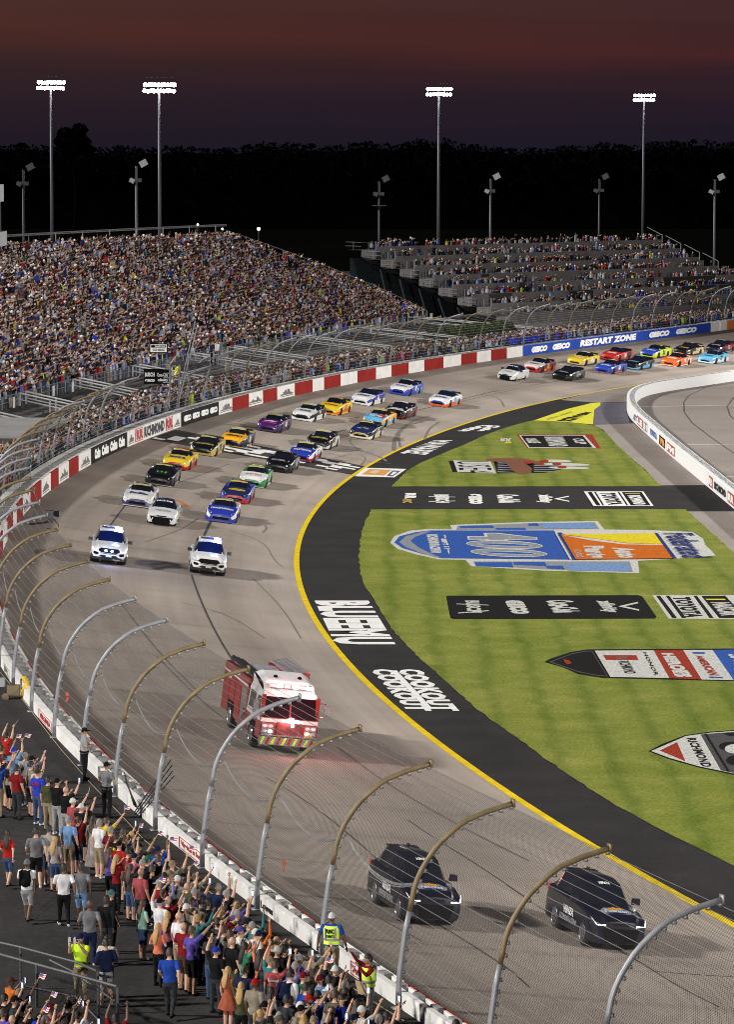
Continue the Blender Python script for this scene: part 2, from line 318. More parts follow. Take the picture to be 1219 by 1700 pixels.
# ------------------------------------------------------------------ ground sheets
def struct(name, mb, m, uv=None, origin=(0, 0, 0), smooth=False):
    o = build(name, mb, m, None, smooth, origin, uv); o['kind'] = 'structure'; return o
Z3 = lambda p, z: (p[0], p[1], z)
struct('ground', MB().add([(-4000, -200, -.6), (4000, -200, -.6), (4000, 6000, -.6), (-4000, 6000, -.6)], [(0, 1, 2, 3)]), M_FAR)
NS = 14
mb = MB(); uv = []; rows = []
ts = np.arange(0, WC.L, 2.5)
for t in ts:
    w = WC.at(t); s, d = YC.near(w); a = YC.at(s)
    row = []
    for k in range(NS+1):
        f = k/NS; row.append((a[0]+(w[0]-a[0])*f, a[1]+(w[1]-a[1])*f, wallz(t)*f)); uv.append((t, d*f))
    rows.append(row)
mb.grid(rows); track = struct('race_track', mb, M_TRACK, uv)
# infield: one sheet of dark apron asphalt from the yellow line to the far right
yp = [tuple(YC.at(t)) for t in np.arange(0, YC.L, 4)]
mb = MB(); n_ = len(yp); mb.add([Z3(p, 0) for p in yp] + [(120+.2*i, 20+i*480/n_, 0) for i in range(n_)], [(i, n_+i, n_+i+1, i+1) for i in range(n_-1)])
apron = struct('apron', mb, M_APRON)
def sheet(name, pxs, m, z, kind='structure', parent=None, world=None):
    pts = [tuple(un(x, y, z)) for x, y in pxs] if world is None else [Z3(p, z) for p in world]
    if kind == 'structure' and parent is None: return struct(name, MB().poly(pts), m)
    return link(name, MB().poly(pts).mesh(name, [m]), parent)
# yellow line
def strip(curve, t0, t1, o0, o1, zf, mb=None, mi=0, step=2.0):
    mb = mb or MB(); ts = np.arange(t0, t1+.01, step); P = []
    for t in ts:
        a, b = curve.at(t, o0), curve.at(t, o1); P.append([(a[0], a[1], zf(a)), (b[0], b[1], zf(b))])
    mb.grid(P, mi); return mb
yl = link('yellow_line', strip(YC, 0, YC.L-20, -.32, .0, lambda p: .005).mesh('yellow_line', [M_YEL]), apron)
# pale concrete beyond the dark apron, violet patch, concrete beside the pit wall
far_c = [(931, 664), (985, 668), (1044, 667), (1043, 655), (1060, 642), (1046.8, 640.9), (991, 649.9)]
sheet('concrete_pad', far_c, M_PIT, .004)
sheet('violet_asphalt_pad', [(986, 705.5), (988, 680), (998, 668), (1041, 667.9), (1040, 680), (1046, 701), (1052, 703)], M_PURP, .006)
sheet('concrete_verge', [(986, 705.6), (1052, 702.5), (1063, 712), (1079, 725), (1099, 742), (1125, 762.5), (1169, 802), (1172, 805.2), (1096, 805.8), (1072, 779), (1052, 763), (1024, 738), (1002, 713)], M_CONC, .004)
sheet('concrete_verge', [(1142, 849), (1236, 849), (1300, 905), (1300, 990), (1219, 917.5)], M_CONC, .004)
# pit lane inside the pit wall
sheet('pit_lane', [(1048, 668), (1057, 655), (1080, 642), (1130, 632), (1219, 618), (1420, 590), (1700, 700), (1700, 1000), (1350, 900), (1219, 833), (1181, 800), (1124, 752), (1099, 732), (1066, 700)], M_PIT, .003)
# grass
g_up = [(649, 808), (676.5, 781), (697, 769), (718, 760.6), (745, 748.5), (773, 738), (797, 726), (821, 716.5), (850, 707), (876, 700), (887, 698), (935.6, 700.5), (985, 705.5), (1002, 713.5), (1024.6, 738.6), (1052.4, 763.6), (1072, 780), (1098, 807.5)]
g_dn = [(616, 846), (604, 871), (597, 898), (595.5, 933), (600.7, 960), (606, 975), (618, 989), (631.6, 1015), (659, 1055), (700.5, 1096), (749, 1139), (790, 1177), (845, 1215), (900, 1256), (1000, 1324), (1101, 1380), (1172.7, 1414), (1219, 1438), (1400, 1528), (1700, 1500), (1700, 1150), (1300, 985), (1219, 918), (1139, 845.6)]
def ragged(pxs, n=14, amp=.07):
    P = [un(x, y, 0)[:2] for x, y in pxs]; out = []
    for _ in range(2):          # round the corners off, but keep sharp turns
        Q = []
        for i in range(len(P)):
            a, b, c = P[i-1], P[i], P[(i+1) % len(P)]; u, v = (b-a)/max(np.hypot(*(b-a)), 1e-6), (c-b)/max(np.hypot(*(c-b)), 1e-6)
            if u@v > .85: Q += [b+(a-b)*.25, b+(c-b)*.25]
            else: Q.append(b)
        P = Q
    for i in range(len(P)):
        a, b = P[i], P[(i+1) % len(P)]; L = np.hypot(*(b-a)); k = max(1, int(min(L/.7, 60))); nrm = np.array([-(b-a)[1], (b-a)[0]])/max(L, 1e-6)
        for j in range(k): out.append(a+(b-a)*j/k + nrm*random.uniform(-amp, amp)*(j > 0))
    return out
GZ = .014
gu = sheet('infield_grass', None, M_GRASS, GZ, world=ragged(g_up)); gd = sheet('infield_grass', None, M_GRASS, GZ, world=ragged(g_dn))
# ------------------------------------------------------------------ painted artwork on the ground
def painting(parent, pieces, mats, z0, name='painted_logo', label=None):
    """pieces: ('p', pixel outline, colour) or ('t', string, pixel quad, colour[, bold]); later pieces lie 4 mm above"""
    mb = MB(); z = z0; ks = list(mats)
    for pc in pieces:
        if pc[0] == 'p': z += .002; mb.poly([tuple(un(x, y, z)) for x, y in pc[1]], ks.index(pc[2]))
        elif pc[0] == '=': mb.poly([tuple(un(x, y, z)) for x, y in pc[1]], ks.index(pc[2]))
        else:
            z += .002; q = [un(x, y, z) for x, y in pc[2]]
            text_on(mb, pc[1], lambda a, b: tuple(bil(q, a, b)), ks.index(pc[3]), pc[4] if len(pc) > 4 else .03)
    # sides facing up
    o = link(name, mb.mesh(name, [mats[k] for k in ks]), parent)
    if label: o['label'] = label
    return o
def q_cw(x0t, x1t, y0, x0b, x1b, y1):
    """quad for lettering that reads down the picture: baseline on the left, tops on the right"""
    return [(x0t, y0), (x0b, y1), (x1b, y1), (x1t, y0)]
W, K = {'white': M_WHITEP}, {'black': M_BLACKP}
painting(apron, [('t', 'BLUEEMU', q_cw(521, 612, 997, 555, 657, 1069.5), 'white', .055)], W, .004, 'painted_lettering', 'tall white letters BLUE EMU across the dark apron')
painting(apron, [('t', 'COOKOUT', q_cw(614, 655, 1111, 676, 718, 1180), 'white', .06), ('t', 'COOKOUT', q_cw(658, 700, 1111, 721, 764, 1180), 'white', .06), ('p', [(649, 1113), (659, 1113), (719, 1177), (708, 1177)], 'white')], W, .004, 'painted_lettering', 'white struck-through letters below the tall white word on the apron')
painting(apron, [('t', 'MAWAREL', [(720, 731), (664, 752), (704, 757), (752, 731)], 'white', .035)], W, .004, 'painted_lettering', 'white slanted word on the upper apron')
painting(apron, [('t', 'Coca', [(800, 705.5), (757, 715), (778, 717.5), (826, 706)], 'white', .08), ('t', 'Cola', [(815, 706.5), (790, 715.5), (804, 716.5), (836, 706.5)], 'white', .08)], W, .004, 'painted_lettering', 'white script patch nearest the yellow board')
# yellow board with the black word
painting(apron, [('p', [(887, 697.8), (942, 679), (983, 669), (998, 668), (997, 673), (987.5, 680), (985.3, 704.6), (935, 700)], 'yellow'), ('t', 'MENARDS', [(972, 684), (922, 698.5), (950, 700), (984, 684.5)], 'black', .08), ('t', 'SERIES WEST', [(948, 683), (904, 696), (910, 697.5), (953, 684)], 'black', .0)],
         {'yellow': mat('yellow_board_paint', (.66, .62, .03), .6), 'black': M_BLACKP}, .006, 'painted_board', 'yellow painted wedge with a black word')
# picture panel on the apron end of the finish line
painting(apron, [('p', [(589, 790.5), (607, 776.5), (675, 778.5), (655, 792.5)], 'white'), ('p', [(600, 787.5), (614, 778.5), (650, 780), (638, 789.5)], 'orange'), ('p', [(612, 784), (624, 780), (632, 782), (622, 786.5)], 'pale'), ('p', [(642, 789.5), (652, 781), (666, 781.5), (652, 791)], 'grey'), ('p', [(648, 788), (654, 783), (660, 783.5), (652, 789)], 'white')],
         {'white': M_WHITEP, 'orange': mat('orange_road_paint', (.62, .30, .07), .6), 'pale': mat('cream_road_paint', (.62, .50, .36), .6), 'grey': mat('slate_road_paint', (.10, .11, .15), .6)}, .006, 'painted_panel', 'white framed orange picture at the end of the finish line')
# sponsor row on the asphalt cross strip
pc = [('t', 'GEICO', q_cw(777, 800, 820, 779, 803, 836.5), 'white', .12),
      ('t', 'BUSCH', q_cw(720, 746, 821, 724, 747, 834.5), 'white', .05), ('p', [(712, 823.8), (756, 824.8), (756, 825.4), (712, 824.4)], 'white'), ('p', [(712, 832), (756, 831.2), (756, 832), (712, 832.8)], 'white'),
      ('t', 'Coca-Cola', q_cw(824, 862, 821, 828, 866, 834.5), 'white', .06), ('t', 'xfinity', q_cw(887, 918, 821, 892, 920, 834.5), 'white', .06), ('t', 'V', q_cw(920, 945, 823, 922, 946, 833), 'white', .0),
      ('t', 'RR', q_cw(673, 691, 818.5, 672, 692, 828), 'white', .08), ('t', 'MC', q_cw(669, 684, 828.5, 668, 685, 835), 'gold', .06),
      ('p', [(970, 815.8), (1069, 815.8), (1086, 840), (986, 840)], 'white'), ('p', [(976, 816.8), (983, 816.8), (998, 839), (991, 839)], 'black'), ('=', [(987, 816.8), (990, 816.8), (1004, 839), (1001, 839)], 'black'),
      ('=', [(1026, 816.8), (1029, 816.8), (1044, 839), (1041, 839)], 'black'), ('=', [(1033, 816.8), (1066, 816.8), (1081, 839), (1048, 839)], 'black'),
      ('t', 'TOYOTA', q_cw(995, 1022, 818, 1010, 1036, 838), 'black', .07), ('t', 'RICHMOND', q_cw(1042, 1064, 822, 1053, 1074, 837.5), 'white', .06), ('p', [(1038, 818.6), (1063, 818.6), (1064, 820), (1039, 820)], 'gold')]
painting(apron, pc, {'white': M_WHITEP, 'black': M_BLACKP, 'gold': mat('gold_road_paint', (.42, .30, .06), .6)}, .004, 'painted_sponsor_row')
# feather and arrow artwork
def ell(cx, cy, rx, ry, n=16, tilt=0, a0=0, a1=360):
    return [(cx+rx*math.cos(R(a)), cy+ry*math.sin(R(a))+tilt*rx*math.cos(R(a))) for a in np.linspace(a0, a1, n, endpoint=(a1-a0 < 360))]
pc = [('p', [(745, 765), (754, 765), (761, 784), (752, 784)], 'black'), ('=', [(820, 766), (850, 768), (930, 771), (938, 778), (905, 785), (826, 786)], 'black'), ('=', [(806, 763), (820, 760.5), (870, 761), (905, 768), (858, 775), (820, 768)], 'brick'),
      ('p', [(753, 764.3), (815, 766), (824, 786), (760, 783.5)], 'white'), ('t', 'USE4', q_cw(758, 812, 765.5, 764, 820, 785), 'black', .0)]
for i in range(5): pc.append(('=', [(826, 767.5+i*3.7), (846, 768.5+i*3.7), (858, 769.6+i*3.7), (828, 769.2+i*3.7)], 'grey'))
for i in range(4): pc.append(('=', [(886, 772+i*3.2), (915, 772.6+i*3.2), (932, 773.6+i*3.2), (888, 773.4+i*3.2)], 'grey'))
pc += [('p', [(838, 765), (858, 763.5), (873, 769), (884, 778), (882, 785.5), (862, 787.5), (850, 780)], 'brick')]
for (x0, x1, y) in ((896, 950, 765.2), (900, 981, 771), (910, 980, 776.6)): pc.append(('p', ell((x0+x1)/2, y, (x1-x0)/2, 2.2, 14, .02), 'white'))
for (x, y) in ((878, 767.5), (896, 770), (904, 765.3), (925, 770), (934, 775.2)): pc.append(('p', ell(x, y, 8, 2.4, 10), 'red'))
painting(gu, pc, {k: G[k] for k in ('black', 'brick', 'white', 'grey', 'red')}, GZ, 'painted_logo', 'white slab and long feathers artwork on the upper grass')
painting(gu, [('p', [(858, 721), (984, 721), (998, 744.6), (876, 744)], 'red'), ('p', [(862, 722), (971, 722), (991, 744), (878, 743.4)], 'white'), ('p', [(865, 723), (968, 723), (985, 743), (880, 742.4)], 'black'),
              ('t', 'CHASE', q_cw(872, 890, 727.5, 878, 900, 735.5), 'white', .05), ('t', 'RICHMOND', q_cw(903, 936, 725, 912, 945, 741), 'white', .05), ('t', 'CUP', q_cw(950, 968, 728, 957, 976, 737), 'white', .05)],
         {k: G[k] for k in ('red', 'white', 'black')}, GZ, 'painted_logo', 'black panel in a red and white frame on the upper grass')
painting(gu, [('t', 'RR', [(832, 727), (850, 727.5), (850, 733), (832, 732.5)], 'white', .05), ('t', 'va', [(838, 733), (850, 733), (850, 736), (838, 736)], 'yellow', .05)], {k: G[k] for k in ('white', 'yellow')}, GZ, 'painted_logo')
# the big blue race logo
pc = [('p', [(748, 872), (760, 871), (880, 866.5), (993, 865), (1004, 879), (1078, 880), (1150, 883), (1160, 889), (1168, 894), (1172, 905), (1180, 912), (1189, 922), (1150, 926), (1060, 931), (1062, 951.5), (900, 947), (783, 940), (773, 929.5), (728, 928.5), (690, 920), (660, 911), (648, 901), (655, 890), (680, 881), (712, 878), (751, 879)], 'white'),
      ('p', [(760, 873), (880, 868.5), (988, 867), (996, 878.5), (758, 880)], 'grey'), ('=', [(786, 932), (1046, 932), (1052, 949.5), (900, 945), (790, 938)], 'grey')]
for (x0, x1, a, b) in ((762, 818, 872.8, 876.4), (822, 872, 876.6, 879.6), (876, 893, 869, 873), (898, 985, 868, 877)): pc.append(('p', [(x0, a), (x1, a-.6), (x1+3, b), (x0+3, b)], 'pale_blue' if x0 > 890 else 'blue'))
for (x0, x1, a, b) in ((788, 850, 933.4, 940), (852, 905, 933, 937.6), (906, 935, 939, 943.5), (940, 1044, 935, 947)): pc.append(('=', [(x0, a), (x1, a), (x1+3, b+2), (x0+3, b)], 'pale_blue' if x0 > 936 else 'blue'))
pc += [('p', [(714, 880.5), (920, 880.5), (953, 929), (733, 926.5), (700, 919), (668, 909.5), (655, 900.5), (664, 890), (690, 883.5)], 'blue'),
       ('p', [(706, 882), (716, 882), (690, 891), (682, 898), (694, 908), (716, 919), (732, 925.5), (722, 924.8), (696, 917), (674, 908), (663, 900), (674, 890)], 'grey'),
       ('t', 'RICHMOND RACEWAY', q_cw(708, 727, 887, 716, 734, 918.5), 'white', .07), ('t', 'SEPT 11', q_cw(732, 741, 894, 738, 748, 911), 'white', .07), ('p', [(737, 888), (740, 888), (741, 893), (739, 893)], 'white'), ('=', [(743, 912), (745.5, 912), (747, 919), (745, 919)], 'white'),
       ('t', '4', q_cw(774, 890, 884.6, 778, 894, 897.4), 'white', .10), ('t', '4', q_cw(777, 888, 885.6, 781, 891, 896.4), 'grey', .05)]+[p_ for cx_, cy_ in ((838, 904.2), (845.5, 917.6)) for p_ in (('p', ell(cx_, cy_, 64, 6.9, 28, .035), 'white'), ('p', ell(cx_, cy_, 62, 5.7, 28, .035), 'grey'), ('p', ell(cx_, cy_, 45, 2.5, 24, .035), 'white'), ('p', ell(cx_, cy_, 43, 1.6, 24, .035), 'blue'))]+[
       ('p', [(922, 884.5), (925, 884.5), (951, 929), (947, 929)], 'white'), ('p', [(926, 884), (933, 884), (960, 929), (953, 929)], 'navy'),
       ('p', [(932, 886.5), (1091, 889), (1119, 926.5), (957, 928.5)], 'orange'), ('p', [(933, 886.5), (1088, 885), (1100, 903), (1040, 901), (990, 894)], 'yellow'), ('p', [(932, 888), (990, 894.5), (1040, 902), (1101, 903.4), (1102, 905), (1036, 903.6), (984, 897.4)], 'white'),
       ('t', 'Auto', q_cw(1016, 1052, 909, 1028, 1064, 926), 'white', .06), ('t', 'Parts', q_cw(968, 1003, 906, 976, 1012, 926), 'white', .06), ('t', 'RICHMOND', q_cw(953, 964, 912.5, 959, 970, 925), 'white', .0),
       ('p', [(1087, 884.5), (1092, 884.5), (1124, 927), (1118, 927)], 'navy'), ('t', 'Federated', q_cw(1100, 1150, 884.5, 1133, 1183, 925), 'navy', .02)]
painting(gd, pc, {k: G[k] for k in ('white', 'grey', 'pale_blue', 'blue', 'navy', 'orange', 'yellow')}, GZ, 'painted_logo', 'huge blue race logo with 400 and an orange block')
painting(gd, [('p', [(741, 990), (744, 988.8), (1060, 988), (1067, 990), (1091, 1024), (1088, 1027), (754, 1028), (748, 1026)], 'black'),
              ('t', 'BUSCH', q_cw(772, 796, 997, 776, 801, 1017), 'white', .05), ('p', [(758, 1002), (812, 1004), (812, 1005), (758, 1003)], 'white'), ('=', [(761, 1017), (812, 1013), (812, 1014.4), (761, 1018.4)], 'white'),
              ('t', 'GEICO', q_cw(837, 868, 996.5, 850, 882, 1019), 'white', .11), ('t', 'Coca-Cola', q_cw(905, 952, 996.5, 919, 966, 1017), 'white', .06), ('t', 'xfinity', q_cw(982, 1018, 997, 1000, 1032, 1016.5), 'white', .06), ('t', 'V', q_cw(1024, 1060, 999, 1032, 1062, 1014), 'white', .0)],
         {k: G[k] for k in ('black', 'white')}, GZ, 'painted_logo', 'long black bar with four white logos in a row')
painting(gd, [('p', [(1084, 988), (1300, 988), (1340, 1028), (1111, 1027)], 'white'), ('p', [(1090, 989), (1097, 989), (1125, 1026), (1117, 1026)], 'black'), ('=', [(1106, 989), (1112, 989), (1140, 1026), (1133, 1026)], 'black'),
              ('=', [(1152, 989), (1158, 989), (1186, 1026), (1179, 1026)], 'black'), ('=', [(1165, 989), (1205, 989), (1240, 1026), (1195, 1026)], 'black'), ('t', 'TOYOTA', q_cw(1116, 1146, 991, 1138, 1170, 1025), 'black', .06), ('t', 'NASCAR', q_cw(1180, 1212, 1000, 1198, 1236, 1022), 'white', .05), ('p', [(1172, 994), (1204, 994), (1206, 996), (1174, 996)], 'yellow')],
         {k: G[k] for k in ('white', 'black', 'yellow')}, GZ, 'painted_logo', 'black and white striped panel beside the long black bar')
pc = [('p', [(904, 1099), (915, 1093), (950, 1082), (975, 1078), (1300, 1076), (1300, 1133), (1000, 1125.5), (960, 1119), (935, 1108)], 'black'), ('p', [(912, 1098.8), (952, 1084), (974, 1080.3), (984, 1080.3), (1010, 1123), (993, 1122), (960, 1115.5)], 'dark_grey'), ('p', [(917, 1098.6), (952, 1085.4), (974, 1081.5), (983, 1081.5), (1008, 1121.6), (993, 1120.6), (960, 1114)], 'black'),
      ('p', [(988, 1080), (1086, 1079.5), (1112, 1125.6), (1014, 1123.6)], 'white'), ('=', [(1086, 1079.5), (1135, 1079), (1166, 1128), (1112, 1125.6)], 'red'), ('=', [(1135, 1079), (1184, 1079), (1219, 1129), (1166, 1128)], 'white'), ('=', [(1184, 1079), (1300, 1077), (1300, 1132), (1219, 1129)], 'blue'),
      ('p', [(1002, 1087.6), (1057, 1087.6), (1061, 1095.6), (1007, 1095.6)], 'red'), ('p', ell(1032, 1091.6, 11, 3, 12), 'brick'), ('t', 'RICHMOND', q_cw(1026, 1045, 1097, 1038, 1058, 1118), 'black', .03), ('=', [(936, 1094), (945, 1096), (950, 1101), (942, 1103), (938, 1099)], 'red'),
      ('t', 'HEROES', q_cw(1098, 1118, 1084, 1122, 1152, 1124), 'white', .08), ('t', 'AMERICAN', q_cw(1155, 1166, 1088, 1178, 1196, 1121), 'red', .05), ('t', 'HONOR', q_cw(1068, 1074, 1083, 1088, 1095, 1121), 'black', .02), ('p', [(1150, 1082.5), (1170, 1082.5), (1172, 1085), (1152, 1085)], 'blue'), ('=', [(1178, 1123), (1200, 1123.5), (1201, 1125.5), (1179, 1125)], 'blue'), ('t', 'SA', q_cw(1208, 1232, 1086, 1220, 1244, 1098), 'white', .05)]
painting(gd, pc, {k: G[k] for k in ('black', 'dark_grey', 'white', 'red', 'blue', 'brick')}, GZ, 'painted_logo', 'pointed black, white, red and blue banner on the grass')
pc = [('p', [(1077, 1247), (1100, 1235), (1138, 1220.5), (1180, 1214.5), (1219, 1212), (1300, 1210), (1300, 1290), (1219, 1286.5), (1160, 1274), (1110, 1260)], 'black'), ('p', [(1082, 1246.8), (1140, 1221.8), (1180, 1216.4), (1219, 1213.6), (1300, 1212), (1300, 1288), (1219, 1284), (1161, 1272), (1112, 1258)], 'white'),
      ('p', [(1096, 1246), (1125, 1232), (1139, 1264)], 'red'), ('t', 'RICHMOND', q_cw(1140, 1156, 1225, 1166, 1184, 1273), 'black', .04), ('=', [(1164, 1219), (1219, 1215), (1300, 1214), (1300, 1287), (1219, 1283), (1198, 1279)], 'dark_grey'), ('p', [(1170, 1218), (1174, 1217.6), (1213, 1281), (1208, 1280.5)], 'black'), ('=', [(1200, 1217), (1300, 1215), (1300, 1224), (1212, 1222)], 'black'),
      ('p', ell(1216, 1239, 22, 8, 14), 'black'), ('p', ell(1222, 1243, 18, 8, 14), 'white'), ('=', ell(1226, 1262, 20, 9, 14), 'black')]
painting(gd, pc, {k: G[k] for k in ('black', 'white', 'red', 'dark_grey')}, GZ, 'painted_logo', 'pointed white and grey artwork with a red triangle')
# ------------------------------------------------------------------ paint and rubber on the banked track
def on_track(px, py, e=.008): p = on_surf(px, py, 0); return (p[0], p[1], p[2]+e)
def track_line(pxs, w, m, name, lab=None, e=.010, mb=None, mi=0):
    for _ in range(2):
        pxs = [pxs[0]]+[q for a, b in zip(pxs[:-1], pxs[1:]) for q in ((a[0]*.75+b[0]*.25, a[1]*.75+b[1]*.25), (a[0]*.25+b[0]*.75, a[1]*.25+b[1]*.75))]+[pxs[-1]]
    P = [np.array(on_track(x, y, e)) for x, y in pxs]; Q = []
    for a, b in zip(P[:-1], P[1:]):
        k = max(1, int(np.hypot(*(b-a)[:2])/2.5))
        for j in range(k): Q.append(a+(b-a)*j/k)
    Q.append(P[-1]); S = []
    for i, p in enumerate(Q):
        d = (Q[min(i+1, len(Q)-1)]-Q[max(i-1, 0)])[:2]; d /= max(np.hypot(*d), 1e-6); nn = np.array([-d[1], d[0]])*w/2
        S.append([(p[0]-nn[0], p[1]-nn[1], surf(p[0]-nn[0], p[1]-nn[1])+e), (p[0]+nn[0], p[1]+nn[1], surf(p[0]+nn[0], p[1]+nn[1])+e)])
    mb = mb or MB(); mb.grid(S, mi); return mb
seams = MB(); faint = MB()
for pts, w in [([(318, 955), (330, 990), (355, 1045), (385, 1095), (410, 1130)], .10), ([(352, 862), (338, 890), (326, 925)], .16), ([(208, 838), (190, 862), (176, 882)], .09), ([(440, 1290), (480, 1312), (530, 1345), (600, 1402), (640, 1440)], .05),
               ([(678, 1362), (727, 1395), (800, 1440), (876, 1492)], .05), ([(842, 1470), (872, 1490), (905, 1512), (930, 1530)], .04), ([(995, 1560), (1060, 1595), (1130, 1640), (1195, 1672)], .05), ([(1075, 1612), (1150, 1618), (1219, 1622)], .05), ([(720, 1530), (780, 1566), (850, 1612), (880, 1640)], .05),
               ([(540, 724), (575, 713)], .10), ([(680, 684), (720, 675), (815, 651), (830, 648)], .09), ([(735, 663), (560, 0+700)], .0), ([(970, 668-42), (880, 640)], .06), ([(580, 1500), (640, 1530), (700, 1562)], .04)]:
    if w > 0: track_line(pts, w, None, '', mb=seams)
for pts, w in [([(703, 700), (672, 706), (655, 728), (654, 748)], .35), ([(715, 690), (680, 700), (660, 720), (665, 742)], .22), ([(640, 725), (600, 731), (577, 728), (590, 745), (620, 752)], .18), ([(560, 745), (600, 748), (635, 760), (642, 766)], .22), ([(705, 730), (712, 712), (730, 700)], .18),
               ([(545, 752), (600, 765), (650, 770)], .10), ([(395, 700), (420, 690), (470, 672), (520, 660)], .12), ([(300, 800), (330, 790), (380, 770)], .10), ([(240, 900), (300, 880), (330, 860)], .09), ([(250, 938), (275, 934), (300, 938)], .5), ([(255, 945), (285, 940), (310, 944)], .35), ([(300, 1000), (380, 1020), (440, 1060)], .08), ([(420, 960), (470, 1010), (500, 1060)], .08), ([(560, 1240), (640, 1300), (760, 1370), (880, 1430)], .12), ([(260, 1090), (330, 1160), (380, 1200)], .10), ([(200, 1000), (260, 1080), (330, 1150)], .09), ([(520, 728), (560, 735), (600, 738)], .10), ([(838, 676), (830, 660), (800, 655)], .16), ([(436, 884), (444, 877), (440, 872)], .16), ([(380, 880), (440, 900), (455, 930), (470, 942)], .08), ([(556, 760), (590, 752), (610, 760), (600, 772)], .10), ([(720, 676), (760, 668), (860, 645)], .10)]:
    track_line(pts, w, None, '', mb=faint, e=.007)
link('asphalt_seams', seams.mesh('asphalt_seams', [M_RUB]), track); link('tyre_marks', faint.mesh('tyre_marks', [M_RUB2]), track)
# finish line: black band with a chequered middle, laid on the banking
def band(c, m, nu, nv, e, cellf=None):
    P = [np.array(on_surf(*q)) for q in c]; mb = MB()
    for i in range(nu):
        for j in range(nv):
            if cellf and not cellf(i, j): continue
            vs = []
            for (u, v) in ((i/nu, j/nv), ((i+1)/nu, j/nv), ((i+1)/nu, (j+1)/nv), (i/nu, (j+1)/nv)):
                p = bil(P, u, v); vs.append((p[0], p[1], surf(p[0], p[1])+e))
            mb.poly(vs)
    return mb
fl = [(246, 729), (583, 788), (606, 774), (292, 713.5)]
link('finish_band', band(fl, None, 24, 4, .012).mesh('finish_band', [mat('worn_black_paint', (.045, .042, .040), .9, var=.5, scale=.8, spec=.05)]), track)
fc = [(252, 728), (578, 784.5), (602, 775), (288, 715)]
rr = random.Random(3); RUN = [[rr.random() < (.62 if 0 < j < 6 else .35) for _ in range(20)] for j in range(7)]
link('finish_chequers', band(fc, None, 34, 7, .017, lambda i, j: RUN[j][i//2] and not (i < 5 and j > 4)).mesh('finish_chequers', [M_WHITEP]), track)
# orange arrow and small white ticks
M_ORT = mat('orange_track_paint', (.60, .17, .05), .6)
link('orange_arrow', track_line([(289, 831), (297, 830), (314, 842)], .32, None, '').mesh('orange_arrow', [M_ORT]), track)
mb = track_line([(1047+38, 607), (1107, 604)], .3, None, ''); track_line([(928, 605), (942, 604)], .3, None, '', mb=mb); link('white_ticks', mb.mesh('white_ticks', [M_WHITEP]), track)
link('orange_arrow', track_line([(1010, 618), (960, 611)], .01, None, '').mesh('orange_arrow', [M_ORT]), track)
# white lines and old seams in the pit lane
pl = MB(); 
for (a, b) in (((1064, 675), (1300, 671)), ((1142, 738), (1300, 736.5)), ((1206, 791), (1300, 791)), ((1215, 680.5), (1260, 680.3))):
    A, B = un(*a, .008), un(*b, .008); d = (B-A)/np.linalg.norm(B-A); nn = np.array([-d[1], d[0], 0])*.09; pl.add([A-nn, B-nn, B+nn, A+nn], [(0, 1, 2, 3)])
pit = [o for o in COL.objects if o.name == 'pit_lane'][0]
link('bay_lines', pl.mesh('bay_lines', [M_WHITEP]), pit)
ps = MB()
for pts in ([(1219, 628), (1180, 640), (1145, 656), (1136, 668), (1137, 684), (1150, 702), (1180, 725), (1219, 752), (1260, 785)], [(1260, 640), (1219, 660), (1208, 675), (1213, 690), (1240, 712)]):
    P = [un(x, y, .006) for x, y in pts]
    for a, b in zip(P[:-1], P[1:]):
        d = (b-a)/np.linalg.norm(b-a); nn = np.array([-d[1], d[0], 0])*.07; ps.add([a-nn, b-nn, b+nn, a+nn], [(0, 1, 2, 3)])
link('pit_seams', ps.mesh('pit_seams', [M_RUB]), pit)
# ------------------------------------------------------------------ outer wall
def wz(t, off): return WC.at(t, off)
def bar(mb, t0, t1, o0, o1, z0, z1, mi=0, step=1.25):
    """a bar that follows the wall curve between two offsets and two heights"""
    n = max(1, int(math.ceil((t1-t0)/step))); P = []
    for i in range(n+1):
        t = t0+(t1-t0)*i/n; q = th(t)/WTH; a, b = WC.at(t, o0*q), WC.at(t, o1*q); zt = topz(t); P.append([(a[0], a[1], zt+z0), (b[0], b[1], zt+z0), (b[0], b[1], zt+z1), (a[0], a[1], zt+z1)])
    o = len(mb.v); mb.grid(P, mi, closed=True); mb.add(P[0], [(0, 1, 2, 3)], mi); mb.add(P[-1], [(3, 2, 1, 0)], mi); return mb
M_WALLW = mat('white_wall_paint', (.72, .70, .67), .65, var=.10, scale=.9, spec=.15)
M_WALLG = mat('pale_concrete_wall', (.68, .665, .64), .7, var=.10, scale=.8, spec=.1)
M_WALLR = mat('red_wall_paint', (.25, .012, .008), .7, var=.16, scale=.8, spec=.08)
M_WALLB = mat('blue_wall_paint', (.018, .055, .33), .7, var=.12, scale=.6, spec=.08)
M_WALLK = mat('black_wall_paint', (.016, .015, .015), .7, var=.25, scale=.8, spec=.06)
M_WALLO = mat('orange_wall_paint', (.62, .19, .04), .5, var=.1)
M_FOAM = mat('grey_foam_block', (.20, .195, .195), .8, var=.3, scale=1.2)
M_LETW = mat('white_lettering', (.80, .80, .78), .6, var=.04, spec=.1)
M_LETK = mat('black_lettering', (.015, .015, .016), .5, var=.1)
M_LETR = mat('red_lettering', (.42, .02, .02), .5, var=.1)
M_GALV = mat('galvanised_steel', (.25, .25, .265), .5, .4, var=.18, scale=2)
M_TAN = mat('tan_and_warm_lit_steel', (.165, .122, .062), .55, .25, var=.25, scale=2)  # on post arms this tan is warm lamp light put into the colour
M_WIRE = mat('bright_steel_cable', (.34, .34, .34), .5, .3, var=.05)
M_DKST = mat('dark_steel', (.035, .036, .04), .6, .3, var=.2)
